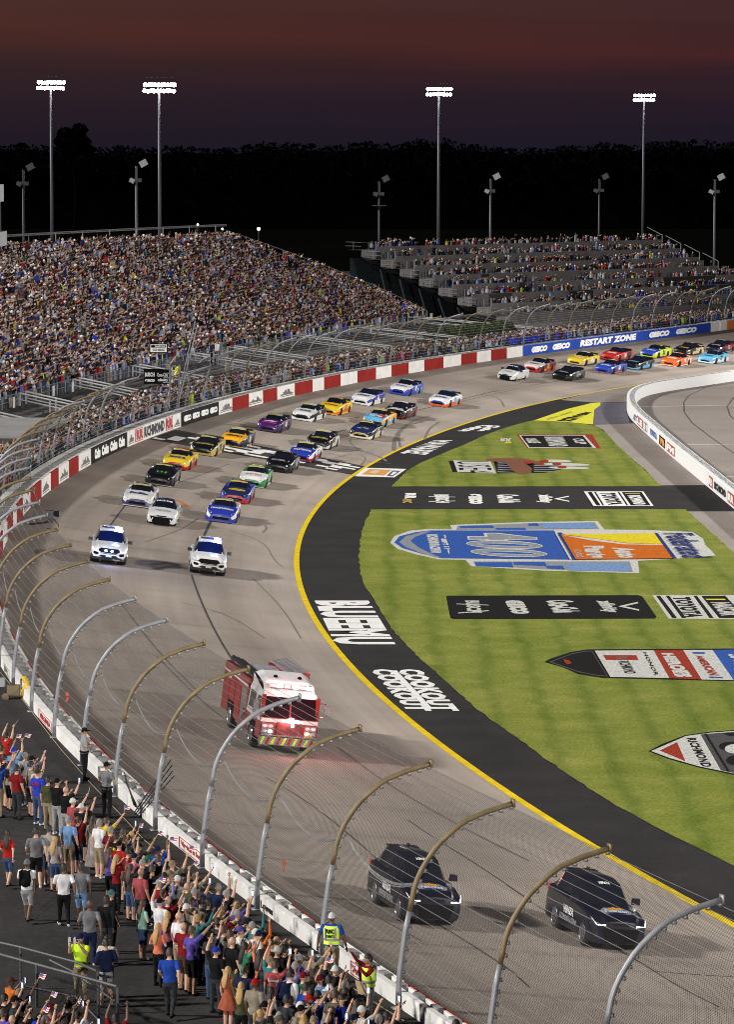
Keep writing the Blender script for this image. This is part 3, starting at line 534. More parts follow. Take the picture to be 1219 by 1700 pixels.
BASE = [(-40, 915), (0, 894), (34, 866), (67, 827), (80, 816), (115, 793), (151, 771.6), (208, 743.8), (229.7, 732), (293.7, 709), (361, 689.6), (412, 676), (463.7, 663.6), (513.5, 650.5), (560, 643), (594, 634.8), (647, 625), (704.6, 615), (760, 606), (819, 598.6), (874.7, 591.6), (991, 576), (1074.7, 564), (1176, 551), (1219, 546.7), (1300, 536)]
def wt(px, z=2.2):
    y = np.interp(px, [b[0] for b in BASE], [b[1] for b in BASE]); return WC.near(un(px, y, z))[0]
wl0 = WC.at(40)
wall = thing('race_wall', 'long red and white painted outer wall with foam blocks behind its track face', 'wall', (float(wl0[0]), float(wl0[1]), WALL_Z))
segs = []; t = 8.0; k = 0; tl = wt(11)
while t < tl-2.4:
    t2 = min(t+5.0, tl); t2 = tl if tl-t2 < 2.4 else t2; segs.append((t, t2, 'R' if k % 2 else 'W')); t = t2; k += 1
for a, b, c in ((11, 19, 'R'), (19, 30, 'W'), (30, 42, 'R'), (42, 54, 'W'), (54, 68, 'R'), (68, 83, 'W'), (83, 98, 'R'), (98, 116, 'W'), (116, 133, 'R'), (133, 152.6, 'W'), (152.6, 210, 'K'), (210, 295, 'W'), (295, 363, 'K'), (363, 387.5, 'W'),
                (387.5, 414, 'R'), (414, 439, 'W'), (439, 464, 'R'), (464, 488.6, 'W'), (488.6, 516, 'R'), (516, 540, 'W'), (540, 568, 'R'), (568, 593, 'W'), (593, 622, 'R'), (622, 647, 'W'), (647, 676, 'R'), (676, 702, 'W'), (702, 732, 'R'),
                (732, 760, 'W'), (760, 790, 'R'), (790, 818, 'W'), (818, 847, 'R'), (847, 875, 'W'), (875, 1176, 'B'), (1176, 1194, 'W'), (1196, 1211, 'W'), (1211, 1240, 'O'), (1240, 1290, 'W')):
    segs.append((wt(a), wt(b), c))
mw = {'R': M_WALLR, 'W': M_WALLW, 'K': M_WALLK, 'B': M_WALLB, 'O': M_WALLO}
for a, b, c in segs: world_part('barrier_panel', bar(MB(), a+.015, b-.015, 0, .07, 1.85-TOPZ, 0), mw[c], wall)
world_part('barrier_tube', bar(MB(), 8, segs[-1][1], .073, .22, 1.9-TOPZ, -.02), M_WALLW, wall)
T1 = segs[-1][1]
mb = bar(MB(), 8, wt(875), .66, WTH, 1.8-TOPZ, 0); bar(mb, wt(1176), T1, .66, WTH, 1.8-TOPZ, 0); world_part('concrete_wall', mb, M_WALLG, wall)
world_part('concrete_wall', bar(MB(), wt(875), wt(1176), .66, WTH, 1.8-TOPZ, 0), M_WALLB, wall)
world_part('gap_floor', bar(MB(), 8, T1, .2, .66, 1.9-TOPZ, 2.75-TOPZ), mat('shaded_concrete', (.30, .29, .28), .8), wall)
bl = np.arange(10, T1, 1.32); extra = MB()
for i, t in enumerate(bl):
    near_ = (20 < t < 62) or (166 < t < 250); q = th(t)/WTH; p = WC.at(t, .41*q); n = WC.n(t); rz = math.atan2(n[1], n[0])
    m_ = MB() if near_ else extra
    m_.box((p[0], p[1], topz(t)-.21), (.42*q, .60, .50), 0, rz, taper=(.95, .8))
    if near_: world_part('foam_block', m_, M_FOAM, wall)
o = world_part('foam_block', extra, M_FOAM, wall); o['kind'] = 'stuff'
# lettering on the track face (reads left to right seen from the track)
def on_face(t0, t1, z0, z1, off=-.014): return lambda u, v: (*WC.at(t0+(t1-t0)*u, off), z0+(z1-z0)*v)
def wtext(s, x0, x1, m, z0=2.42, z1=3.12, bold=.08, sl=0.0):
    a, b = wt(x0), wt(x1)
    f0 = on_face(a, b, z0, z1); world_part('lettering', text_on(MB(), s, (lambda u, v: f0(u+(v-.5)*sl, v)), 0, bold), m, wall)
for a, b in ((157, 168), (171, 182), (185, 196), (197, 208)): wtext('Coke', a, b, M_LETW, 2.4, 3.15, .10)
for a, b in ((300, 313), (316, 329), (332, 345), (347, 360)): wtext('GEICO', a, b, M_LETW, 2.5, 3.0, .10)
wtext('RICHMOND', 233, 268, M_LETK, 2.36, 3.2, .06); wtext('RR', 222, 230, M_LETR, 2.4, 3.18, .06); wtext('RR', 271, 281, M_LETR, 2.4, 3.18, .06)
for a, b in ((890, 917), (925, 953), (1074, 1107), (1116, 1152)): wtext('GEICO', a, b, M_LETW, 2.42, 3.08, .09, .06)
wtext('RESTART ZONE', 971, 1053, M_LETW, 2.40, 3.14, .07, .02)
for a, b, m in ((221.2, 231, M_LETR), (269.6, 282.6, M_LETR)):
    mb = MB(); t0, t1 = wt(a), wt(b)
    for z0, z1 in ((2.30, 2.36), (3.22, 3.28)): f = on_face(t0, t1, z0, z1); mb.add([f(0, 0), f(1, 0), f(1, 1), f(0, 1)], [(0, 1, 2, 3)])
    for u0, u1 in ((0, .06), (.94, 1)): f = on_face(t0+(t1-t0)*u0, t0+(t1-t0)*u1, 2.37, 3.21); mb.add([f(0, 0), f(1, 0), f(1, 1), f(0, 1)], [(0, 1, 2, 3)])
    world_part('sign_frame', mb, m, wall)
M_SKY = mat('grey_skyline_print', (.13, .125, .12), .6, var=.4, scale=2)
rr = random.Random(5)
for a, b in ((212, 219.5), (284, 293.5), (365, 385.5), (416, 437), (467, 487), (135, 150), (100, 114), (70, 81), (44, 52)):
    mb = MB(); t0, t1 = wt(a), wt(b); t = t0
    while t < t1:
        w = rr.uniform(.15, .5); h = rr.uniform(.12, .5)*math.sin(math.pi*min(1, max(.05, (t-t0)/(t1-t0)))); f = on_face(t, min(t+w, t1), 2.46, 2.5+h); mb.add([f(0, 0), f(1, 0), f(1, 1), f(0, 1)], [(0, 1, 2, 3)]); t += w*1.1
    f = on_face(t0, t1, 2.34, 2.40); mb.add([f(0, 0), f(1, 0), f(1, 1), f(0, 1)], [(0, 1, 2, 3)])
    world_part('skyline_print', mb, M_SKY, wall)
# small framed signs on the walkway side
def wo(px, py): return WC.near(un(px, py, WALK_Z))[0]
for (a, b, s, m) in (((4, 1115), (16, 1130), 'R', M_SKY), ((56, 1193), (74, 1216), 'VIRGINIA', M_LETR), ((154, 1297), (172, 1312), 'DENNY', M_LETR), ((291, 1410), (327, 1440), 'Virginia is for', M_LETR), ((577, 1616), (612, 1640), 'Worldwide', M_LETR), ((428, 1513), (448, 1528), 'Lowes', M_LETK)):
    t0, t1 = wo(*a), wo(*b); mb = MB(); off = th((t0+t1)/2)+.012
    f = lambda u, v, t0=t0, t1=t1: (*WC.at(t0+(t1-t0)*u, th(t0+(t1-t0)*u)+.012), topz(t0+(t1-t0)*u)-.42+.36*v)
    if m is not M_LETK:
        for (u0, u1, v0, v1) in ((0, 1, 0, .08), (0, 1, .92, 1), (0, .03, .08, .92), (.97, 1, .08, .92)): mb.add([f(u0, v0), f(u1, v0), f(u1, v1), f(u0, v1)], [(0, 1, 2, 3)])
    text_on(mb, s, lambda a_, b_: f(.08+.84*a_, .2+.6*b_), 0, .04); world_part('sign_print', mb, m, wall)
# ------------------------------------------------------------------ walkway outside the wall
mb = MB(); P = [[(*WC.at(t, th(t)-.1), WALK_Z), (*WC.at(t, 34 if t < 170 else 9.5), WALK_Z)] for t in np.arange(0, WC.L, 4)]
mb.grid(P); walk = struct('walkway', mb, M_WALK)
mb = MB(); rope = [(0, 1116), (36, 1160), (60, 1192), (100, 1243), (150, 1300), (200, 1352), (240, 1395), (290, 1437), (340, 1475), (420, 1532), (500, 1585), (580, 1636), (640, 1676), (700, 1712)]
mb.tube([tuple(un(x, y, WALK_Z+.03)) for x, y in rope], .018, 4); tag(build('rope', mb, mat('tan_rope', (.26, .20, .11), .8)), 'thin tan rope lying on the walkway along the foot of the wall', 'rope')
# ------------------------------------------------------------------ catch fence
PROF = [(0, 0), (.02, .8), (.2, 2.04), (.31, 2.5), (.44, 3.15), (.64, 3.55), (.9, 3.94), (1.23, 4.28), (1.57, 4.54), (1.8, 4.69), (2.4, 4.9), (3.05, 5.05)]
PA = np.array(PROF, float); pd_ = np.r_[0, np.cumsum(np.linalg.norm(np.diff(PA, axis=0), axis=1))]
def prof(a): return np.interp(a, pd_, PA[:, 0]), np.interp(a, pd_, PA[:, 1])
def prin(a, e):
    'a point of the profile moved e to its track side'
    x0, z0 = prof(max(0, a-.15)); x1, z1 = prof(min(pd_[-1], a+.15)); L = math.hypot(x1-x0, z1-z0); x, z = prof(a); return x+e*(z1-z0)/L, z-e*(x1-x0)/L
def poff(t): return th(t)+.07
p0 = WC.at(37.0, poff(37))
fence = thing('catch_fence', 'tall curved chain link catch fence leaning over the outer edge of the track', 'fence', (float(p0[0]), float(p0[1]), WALK_Z))
cabs = list(np.arange(.95, pd_[-1], .295)); cabs = cabs[:20]
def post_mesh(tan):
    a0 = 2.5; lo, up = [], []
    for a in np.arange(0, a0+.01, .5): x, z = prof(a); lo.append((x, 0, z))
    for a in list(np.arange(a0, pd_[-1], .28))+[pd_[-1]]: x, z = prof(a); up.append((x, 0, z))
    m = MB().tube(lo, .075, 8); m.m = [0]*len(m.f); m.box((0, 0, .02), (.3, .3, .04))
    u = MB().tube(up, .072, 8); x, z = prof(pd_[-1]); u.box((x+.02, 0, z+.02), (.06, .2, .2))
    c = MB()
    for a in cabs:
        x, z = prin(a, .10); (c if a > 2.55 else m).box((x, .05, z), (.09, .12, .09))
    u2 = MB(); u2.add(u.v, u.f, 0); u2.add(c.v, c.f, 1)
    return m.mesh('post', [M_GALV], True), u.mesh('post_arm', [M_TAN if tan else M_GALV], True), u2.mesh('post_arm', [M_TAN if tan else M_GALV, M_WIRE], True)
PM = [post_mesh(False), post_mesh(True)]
GAP = (216.0, 240.0)      # the fence overhang is left open at the flag stand
tan_near = {37.0: 1}
post_t = [37.0+6.27*i for i in range(-3, 70) if 37.0+6.27*i < T1+10]
pat = [0, 0, 1, 1, 1, 1, 0, 1, 1, 0, 0, 1, 1, 1, 1, 0, 0, 1, 1, 0, 0]  # which posts get the tan arm, coloured as if warmly lit
for i, t in enumerate(post_t):
    p = WC.at(t, poff(t)); n = WC.n(t); tan = pat[i % len(pat)]
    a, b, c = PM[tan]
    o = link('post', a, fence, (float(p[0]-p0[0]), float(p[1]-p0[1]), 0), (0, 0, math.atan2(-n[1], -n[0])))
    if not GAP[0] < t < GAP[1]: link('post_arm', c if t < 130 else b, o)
M_MESHF = mk_mesh_fence('chain_link_mesh', .073, .0098, (.026, .025, .024))
tt = np.arange(post_t[0], post_t[-1]+.1, 3.135); aa = list(np.arange(.75, pd_[-1], .3))+[pd_[-1]]
def mesh_run(ts_, as_):
    P, uv = [], []
    for t in ts_:
        row = []
        for a in as_: x, z = prin(a, .105); q = WC.at(t, poff(t)-x); row.append((q[0], q[1], WALK_Z+z)); uv.append((t, a))
        P.append(row)
    world_part('wire_mesh', MB().grid(P), M_MESHF, fence, uv=uv)
tlo, thi = [t for t in tt if t <= GAP[0]+1], [t for t in tt if t >= GAP[1]-1]; mesh_run(tlo, aa); mesh_run(thi, aa); mesh_run([tlo[-1]]+[t for t in tt if tlo[-1] < t < thi[0]]+[thi[0]], [a for a in aa if a < 2.6])
for a in cabs:
    x, z = prin(a, .13); mb = MB(); mb.tube([(*WC.at(t, poff(t)-x), WALK_Z+z) for t in (tt if a < 2.6 else tlo)], .0085, 4, cap=False)
    if a >= 2.6: mb.tube([(*WC.at(t, poff(t)-x), WALK_Z+z) for t in thi], .0085, 4, cap=False)
    world_part('cable', mb, M_WIRE, fence)
# slack cable hung from post to post high on the uprights
for i in range(3, 24):
    t0, t1 = post_t[i], post_t[i+1]; mb = MB()
    for dz in ((0, .05) if i > 3 else (0, .04, .1)):
        pts = []
        for f in np.linspace(0, 1, 9):
            s = 4*f*(1-f)*(.55+dz); x, z = prof(3.3); q = WC.at(t0+(t1-t0)*f, poff(t0)-x-.16); pts.append((q[0], q[1], WALK_Z+z-s))
        mb.tube(pts, .018, 4, cap=False)
    world_part('slack_cable', mb, M_WIRE, fence)
for (t, a, c) in ((80.0, 1.45, 0), (47.9, 1.35, 0)):
    x, z = prof(a); mb = MB()
    for k in range(2): q0, q1 = WC.at(t, poff(t)-x-.2), WC.at(t+.34-.14*k, poff(t)-x-.34); mb.add([(*q0, WALK_Z+z+.20*k), (*q1, WALK_Z+z+.20*k), (*q1, WALK_Z+z+.13+.20*k), (*q0, WALK_Z+z+.15+.20*k)], [(0, 1, 2, 3)])
    world_part('warning_tape', mb, mat('orange_warning_tape', (.75, .08, .02), .5), fence)
# folded steel stays leaning beside the sixth post
mb = MB(); tb = post_t[3]+6.2*4.35
for k in range(4):
    a = WC.at(tb+.25*k, poff(tb)+.12); b = WC.at(tb-1.2+.15*k, poff(tb)-.8); mb.tube([(*a, WALK_Z+.1), (*b, WALK_Z+1.6+.15*k)], .022, 5)
    c = WC.at(tb+1.9+.1*k, poff(tb)+.15); mb.tube([(*a, WALK_Z+.35), (*c, WALK_Z+.9+.1*k)], .02, 5)
tag(build('folded_stay_rods', mb, M_DKST), 'bundle of dark steel stay rods leaning across the wall behind the seventh spectator row', 'steel rods')
# camera and hose reel on the fence
def cam_unit():
    t = WC.near(un(18.5, 1141, WALK_Z))[0]+6.2*3; x, z = prof(pd_[-1]); p = un(84, 855, 7.6)
    r = thing('remote_camera', 'black remote television camera clamped to the tip of a grey fence post arm', 'camera', tuple(map(float, p-np.array([0, 0, .35]))))
    m = mat('black_plastic', (.012, .012, .013), .4)
    link('bracket', MB().tube([(-1.0, -.2, -.05), (-.3, 0, 0), (.05, 0, .12)], .05, 6).box((0, 0, .1), (.25, .25, .2)).mesh('bracket', [m]), r)
    link('camera_body', MB().box((-.05, 0, .38), (.42, .3, .34)).mesh('camera_body', [m]), r)
    link('lens', MB().tube([(.15, -.05, .42), (.42, -.12, .42)], [.12, .16], 10).mesh('lens', [mat('glass_black', (.01, .01, .015), .1)]), r)
    link('cable', MB().tube([(.1, 0, .2), (.35, 0, -.1), (.2, 0, -.35), (-.2, 0, -.25)], .02, 5).mesh('cable', [m]), r)
cam_unit()
def hose_cart():
    p = un(22, 1160, WALK_Z); r = thing('hose_reel_cart', 'yellow cable reel on a small cart beside the foot of the wall', 'reel', tuple(map(float, p)))
    y = mat('yellow_plastic', (.62, .40, .03), .5)
    P = [(.45+.1*math.cos(a*2.1), .36*math.cos(a), .5+.36*math.sin(a)) for a in np.linspace(0, 18, 60)]; link('hose_coil', MB().tube(P, .05, 6).mesh('hose_coil', [y]), r)
    link('cart_frame', MB().tube([(-.5, 0, .1), (.3, 0, .1), (.3, 0, .8)], .04, 6).tube([(-.3, -.2, .1), (-.3, .2, .1)], .14, 10).box((0, 0, .35), (.5, .3, .4)).mesh('cart_frame', [M_TAN]), r)
    link('cart_box', MB().box((-.55, .1, .65), (.4, .35, .35)).mesh('cart_box', [M_GALV]), r)
hose_cart()
# ------------------------------------------------------------------ pit wall
pw = [(1340, 596), (1219, 614), (1128, 627), (1084, 633), (1064, 637.5), (1052, 642), (1044, 648), (1040.6, 656), (1042, 667), (1050, 678.7), (1065, 692), (1084, 708), (1110.5, 731.3), (1123.7, 742), (1181, 787.4), (1219, 818), (1300, 884)]
PWc = Curve([un(x, y, 1.07)[:2].tolist() for x, y in pw], 1, 1, 0, 0, .4)
pr = PWc.at(PWc.L*.5); pwall = thing('pit_wall', 'white curved pit wall with small sponsor signs on its grass side', 'wall', (float(pr[0]), float(pr[1]), 0))
sgn = 1.0
def pgrid(mb, t0, t1, o0, o1, z0, z1, step=.8):
    n = max(1, int((t1-t0)/step)); P = []
    for i in range(n+1):
        t = t0+(t1-t0)*i/n; a, b = PWc.at(t, o0), PWc.at(t, o1); P.append([(a[0], a[1], z0), (b[0], b[1], z0), (b[0], b[1], z1), (a[0], a[1], z1)])
    mb.grid(P, closed=True); mb.add(P[0], [(0, 1, 2, 3)]); mb.add(P[-1], [(3, 2, 1, 0)]); return mb
world_part('wall_body', pgrid(MB(), .5, PWc.L-.5, 0, .80, -.1, 1.07), mat('bright_white_wall', (.80, .80, .79), .5, var=.03), pwall)
m_, n_n, l_l, b_b = node_mat('perforated_wall_cap'); tcx = n_n.new('ShaderNodeTexCoord').outputs['Object']
v_ = n_n.new('ShaderNodeTexVoronoi'); v_.feature = 'DISTANCE_TO_EDGE'; v_.inputs['Scale'].default_value = 3.2; l_l.new(tcx, v_.inputs['Vector'])
l_l.new(ramp(n_n, l_l, v_.outputs['Distance'], [(0, (.12, .12, .12)), (.10, (.2, .2, .2)), (.16, (.62, .61, .60)), (1, (.66, .65, .64))]).outputs[0], b_b.inputs['Base Color'])
world_part('wall_cap', pgrid(MB(), 24, PWc.L-1, .30, .70, 1.072, 1.10), m_, pwall)
world_part('cap_panel', pgrid(MB(), 1, 20, .08, .55, 1.072, 1.12), mat('dark_blue_panel', (.03, .04, .16), .5), pwall)
def pt(px, py): return PWc.near(un(px, py, .5))[0]
def psign(x0, y0, x1, y1, col, s=None, sc=None, z0=.16, z1=.92):
    t0, t1 = pt(x0, y0), pt(x1, y1); f = lambda u, v: (*PWc.at(t0+(t1-t0)*u, -.012), z0+(z1-z0)*v)
    r = None
    if col is not None: r = world_part('sponsor_sign', MB().grid([[f(u, 0), f(u, 1)] for u in np.linspace(0, 1, 4)]), col, pwall)
    if s:
        f2 = lambda u, v: (*PWc.at(t0+(t1-t0)*(.08+.84*u), -.024), z0+(z1-z0)*(.15+.7*v)); world_part('sign_lettering', text_on(MB(), s, f2, 0, .06), sc, pwall)
M_SB = mat('blue_sign', (.05, .12, .42), .5); M_SR = mat('red_sign', (.42, .05, .03), .5); M_SG = mat('grey_sign', (.22, .20, .20), .5); M_SK = mat('black_sign', (.006, .006, .006), .7, spec=.06); M_SO = mat('orange_lettering', (.75, .30, .03), .5)
psign(1056, 691, 1062, 697, None, 'ATT', M_SB); psign(1064, 697, 1071.5, 706, M_SR, 'LE', M_LETW); psign(1075, 707, 1079.5, 712.5, M_SG, '31', M_LETW)
psign(1083.5, 715, 1096, 727, None, 'TOYOTA', M_SB); psign(1099, 730, 1107.5, 738, M_SK, 'va', M_SO); psign(1111, 741, 1123.5, 752, M_SR, 'FM', M_LETW)
psign(1182, 798, 1188, 803.5, M_SR, 'RR', M_LETW); psign(1189.5, 804, 1211, 823, None, 'RICHMOND', M_LETK); psign(1212.5, 824, 1222, 833, M_SR, 'RR', M_LETW)
# ------------------------------------------------------------------ left grandstand
DECK0, DECK1, NR = 4.0, 14.0, 30
fr = [un(x, y, 5.0) for x, y in ((-60, 680), (0, 658), (117, 630.7), (202, 612.6), (292, 590), (400, 572), (445, 564), (521, 550.6), (642.5, 532.6), (708, 521))]
fo = np.array([WC.near(p) for p in fr]); FO = np.polyfit(fo[:, 0], fo[:, 1], 3)
TS0, TSE0, TSE1 = 200.0, float(fo[-1, 0]), 336.5
def sfront(t): return float(np.polyval(FO, min(max(t, 205), TSE0)))
def sdeck(t, r):
    f = sfront(t); p = WC.at(t, f+(33.2-f)*r); return np.array([p[0], p[1], DECK0+(DECK1-DECK0)*r])
def tend(r): return TSE0+(TSE1-TSE0)*r
M_DECK = mat('dark_bleacher_concrete', (.040, .038, .038), .9, var=.3, scale=.4, spec=.05)
M_DECK2 = mat('weathered_grey_deck', (.125, .118, .116), .9, var=.35, scale=.3, spec=.05)
M_RAIL = mat('rail_steel', (.19, .19, .20), .45, .4, var=.1)
g0 = sdeck(300, 0); stand = thing('grandstand', 'packed steep grandstand rising behind the catch fence on the left', 'grandstand', (float(g0[0]), float(g0[1]), WALK_Z))
mb = MB(); tsx = {}
for k in range(NR):
    r0, r1 = k/NR, (k+1)/NR; te = tend((r0+r1)/2); P = []
    for t in np.linspace(TS0, te, 36):
        a, b = sdeck(t, r0), sdeck(t, r1); z0 = DECK0+(DECK1-DECK0)*r0; z1 = DECK0+(DECK1-DECK0)*r1
        P.append([(a[0], a[1], z0-.38), (a[0], a[1], z0), (b[0], b[1], z0+.002)])
    mb.grid(P); e0, e1 = P[-1][1], P[-1][2]; mb.add([e0, e1, (e1[0], e1[1], 0), (e0[0], e0[1], 0)], [(0, 1, 2, 3)])
world_part('seating_deck', mb, M_DECK, stand)
# bench planks
mb = MB()
for k in range(NR):
    r = (k+.62)/NR; te = tend(r); P = []
    for t in np.linspace(TS0, te-.3, 30):
        a, b = sdeck(t, r), sdeck(t, r+.25/NR); z = DECK0+(DECK1-DECK0)*k/NR+.42; P.append([(a[0], a[1], z), (b[0], b[1], z)])
    mb.grid(P)
world_part('bench_rows', mb, mat('aluminium_bench', (.13, .13, .135), .5, .3), stand)
def rail(path, h, mb, posts=2.4, r=.035, bars=(1.0, .5)):
    path = [np.array(p, float) for p in path]
    for b in bars: mb.tube([(p[0], p[1], p[2]+h*b) for p in path], r, 4, cap=False)
    for a, b in zip(path[:-1], path[1:]):
        L = np.linalg.norm(b-a); n = max(1, int(round(L/posts)))
        for i in range(n): p = a+(b-a)*i/n; mb.box((p[0], p[1], p[2]+h/2), (r*1.6, r*1.6, h))
    return mb
pf = [sdeck(t, 0) for t in np.arange(TS0, TSE0, 5)]; world_part('front_railing', rail(pf, 1.0, MB()), M_RAIL, stand)
M_MESHS = mk_mesh_fence('fine_rail_mesh', .09, .006, (.22, .22, .22))
P = [[tuple(p), (p[0], p[1], p[2]+1.0)] for p in pf]; uv = [(i*5.0, v) for i in range(len(pf)) for v in (0, 1)]; world_part('railing_mesh', MB().grid(P), M_MESHS, stand, uv=uv)
world_part('back_railing', rail([sdeck(t, 1) for t in np.arange(250, TSE1, 6)]+[sdeck(TSE1, 1)], 2.0, MB(), 6, .05, (1, .93)), M_RAIL, stand)
world_part('end_railing', rail([sdeck(tend(r), r) for r in np.linspace(0, 1, 14)], 1.35, MB(), 2.0, .045, (1, .6)), M_RAIL, stand)
# front wall and the empty lower deck in front of it
mb = MB(); P = []
for t in np.arange(TS0, TSE0, 4): a = WC.at(t, sfront(t)-.1); P.append([(a[0], a[1], 3.1), (a[0], a[1], DECK0+.05)])
mb.grid(P); world_part('front_wall', mb, M_DECK, stand)
mb = MB(); mb2 = MB()
for k in range(5):
    P, Q = [], []
    for t in np.arange(TS0, TSE0+4, 4):
        f = sfront(t)-.1; o0, o1 = 7.6+(f-7.6)*k/5, 7.6+(f-7.6)*(k+1)/5; z = 2.95+.2*k; a, b = WC.at(t, o0), WC.at(t, o1); P.append([(a[0], a[1], z-.25), (a[0], a[1], z), (b[0], b[1], z)])
    (mb if k % 2 else mb2).grid(P)
world_part('lower_deck', mb, M_DECK2, stand); world_part('lower_deck', mb2, mat('grey_deck_step', (.085, .08, .08), .9, var=.35, scale=.3, spec=.05), stand)
mb = MB(); rail([(*WC.at(t, 7.5), 2.9) for t in np.arange(TS0, TSE0+4, 4)], .95, mb, 2.5); world_part('lower_railing', mb, M_DKST, stand)
stair_t = []
for (x, y) in ((-75, 676), (25, 651), (122, 628.5), (235, 606), (310, 587), (380, 575), (488, 556), (583, 541), (682, 526)):
    t = WC.near(un(x, y, 5.0))[0]; stair_t.append(t); mb = MB(); f = sfront(t)
    for dt in (-1.1, -.75, .75, 1.1):
        a, b = WC.at(t+dt, f-.15), WC.at(t+dt+.6, 7.4); mb.tube([(*a, 5.0), (*b, 3.95)], .05, 5); mb.tube([(*a, 4.5), (*b, 3.45)], .035, 5)
        for u in (0, .5, 1): q = a+(b-a)*u; mb.box((q[0], q[1], 4.5-1.05*u), (.05, .05, 1.0))
    world_part('aisle_rail', mb, mat('pale_aisle_rail', (.40, .40, .40), .4), stand)
for (x, y) in ((20, 668), (86, 649), (118, 642), (262, 596), (357, 587), (467, 566), (512, 560), (614, 546), (715, 526)):
    p = un(x, y, 4.5); n = WC.n(WC.near(p)[0]); rz = math.atan2(n[1], n[0]); mb = MB().box((p[0]-n[0]*.12, p[1]-n[1]*.12, 4.5), (.04, .62, .85), 0, rz)
    w = world_part('section_sign', mb, mat('pale_sign_board', (.42, .42, .42), .6), stand)
# low block building with a pale slab at the left edge
p = un(20, 745, WALK_Z); b = thing('block_building', 'low concrete block kiosk with a pale flat roof at the left edge below the grandstand', 'kiosk', (float(p[0]), float(p[1]), WALK_Z))
rz = math.atan2(*WC.t(WC.near(p)[0])[::-1])
b.rotation_euler = (0, 0, rz)
# ------------------------------------------------------------------ right grandstand
tx, ty = math.cos(R(43.8)), math.sin(R(43.8)); TD = np.array([tx, ty])
NT = 8; steps = []
for k in range(NT):            # k = 0 is the top tier
    z = 12.0-k*1.071; x, y = 600+32*k, 415.5+15.75*k; p = un(x, y, z); steps.append((p[:2], z))
def tier_len(k):
    p, z = steps[k]; tgt = 1101+31*k if k < 4 else 1320; L = 10.0
    for _ in range(60):
        q = p+TD*L; px, _y = proj(q[0], q[1], z); L += (tgt-px)*.05
    return min(L, 95)
lens = [tier_len(k) for k in range(NT)]
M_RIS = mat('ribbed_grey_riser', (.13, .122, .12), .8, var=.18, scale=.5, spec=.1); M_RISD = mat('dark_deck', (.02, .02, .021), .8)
st0 = steps[-1][0]; rst = thing('grandstand', 'far tiered grandstand with grey risers and stepped left end, half full of spectators', 'grandstand', (float(st0[0]), float(st0[1]), 0.0))
OUTN = np.array([-ty, tx])
for k in range(NT):
    p, z = steps[k]; L = lens[k]; dep = 2.75
    e = p+TD*L; b0, b1 = p+OUTN*dep, e+OUTN*dep; lo = z-1.07
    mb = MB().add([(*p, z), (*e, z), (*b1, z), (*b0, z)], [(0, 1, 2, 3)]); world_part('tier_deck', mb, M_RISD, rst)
    mb = MB(); q0 = p+TD*2.4; mb.add([(*q0, z), (*e, z), (*e, z+.02), (*q0, z+.02)], [(0, 1, 2, 3)])
    # riser behind this tier's deck (front of the next tier up), starting one landing in
    r0, r1 = p+TD*2.4+OUTN*dep*.92, e+OUTN*dep*.92; mb = MB().add([(*r0, z), (*r1, z), (*r1, z+1.0), (*r0, z+1.0)], [(0, 1, 2, 3)])
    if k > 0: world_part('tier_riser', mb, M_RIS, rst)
    # low front parapet of this tier
    q1 = p+TD*2.45; mb = MB().add([(*q1, lo+.1), (*e, lo+.1), (*e, z+.38), (*q1, z+.38)], [(0, 1, 2, 3)]); world_part('tier_parapet', mb, M_RIS, rst)
    # landing at the stepped end: pale side wall, rail
    a, c = p, p+TD*2.45; mb = MB().add([(*a, lo+.25), (*c, lo-.05), (*c, z), (*a, z)], [(0, 1, 2, 3)]); mb.box((c[0], c[1], z+.5), (.14, .14, 1.05)); world_part('landing_wall', mb, mat('pale_landing_wall', (.22, .21, .205), .7, var=.1), rst)
    mb = rail([(*a, z), (*c, z)], .95, MB(), 1.2, .03, (1, .1)); rail([(*a, z), (*(a+OUTN*dep), z)], .95, mb, 1.2, .03); world_part('landing_rail', mb, M_RAIL, rst)
    mb = rail([(*(e-TD*.1), z), (*(e+OUTN*dep), z+1.0)], .95, MB(), 2, .05, (1,)); world_part('end_rail', mb, M_RAIL, rst)
    # dark raking structure under the landing
    mb = MB(); d0 = p+OUTN*.3; d1 = p+TD*(2.6); mb.add([(*a, lo+.25), (*c, lo-.05), (*(c+TD*1.2), lo-.9), (*(a+TD*1.4), lo-.5)], [(0, 1, 2, 3)]); world_part('raker', mb, M_RISD, rst)
pB, zB = steps[-1]; eB = pB+TD*95
q = pB+TD*2.45; world_part('base_wall', MB().add([(*q, 0), (*eB, 0), (*eB, zB-.95), (*q, zB-.95)], [(0, 1, 2, 3)]), mat('ribbed_base_wall', (.20, .185, .175), .7, var=.2, scale=.6), rst)
# under-structure: columns and beams, dark teal back wall
mb = MB(); M_TEAL = mat('dark_teal_steel', (.012, .020, .022), .7, var=.3)
for (x, yb) in ((628, 545), (641, 548), (722, 535), (740, 530)):
    p = un(x, yb, 0.2); world_part('support_column', MB().box((p[0], p[1], 4.6), (.9 if x in (740, 641) else .35, .5, 9.0)), M_TEAL, rst)
for k in range(1, NT): p, z = steps[k]; world_part('support_strut', MB().tube([(p[0], p[1], z-1.2), (p[0]+2.2, p[1]+1.0, .3)], .12, 4), M_TEAL, rst)
a, c = steps[0][0]+OUTN*2, steps[-1][0]+TD*5; mb = MB().add([(*a, 0), (*(a+TD*60), 0), (*(a+TD*60), 9.5), (*a, 11.0)], [(0, 1, 2, 3)]); world_part('back_wall', mb, M_TEAL, rst)
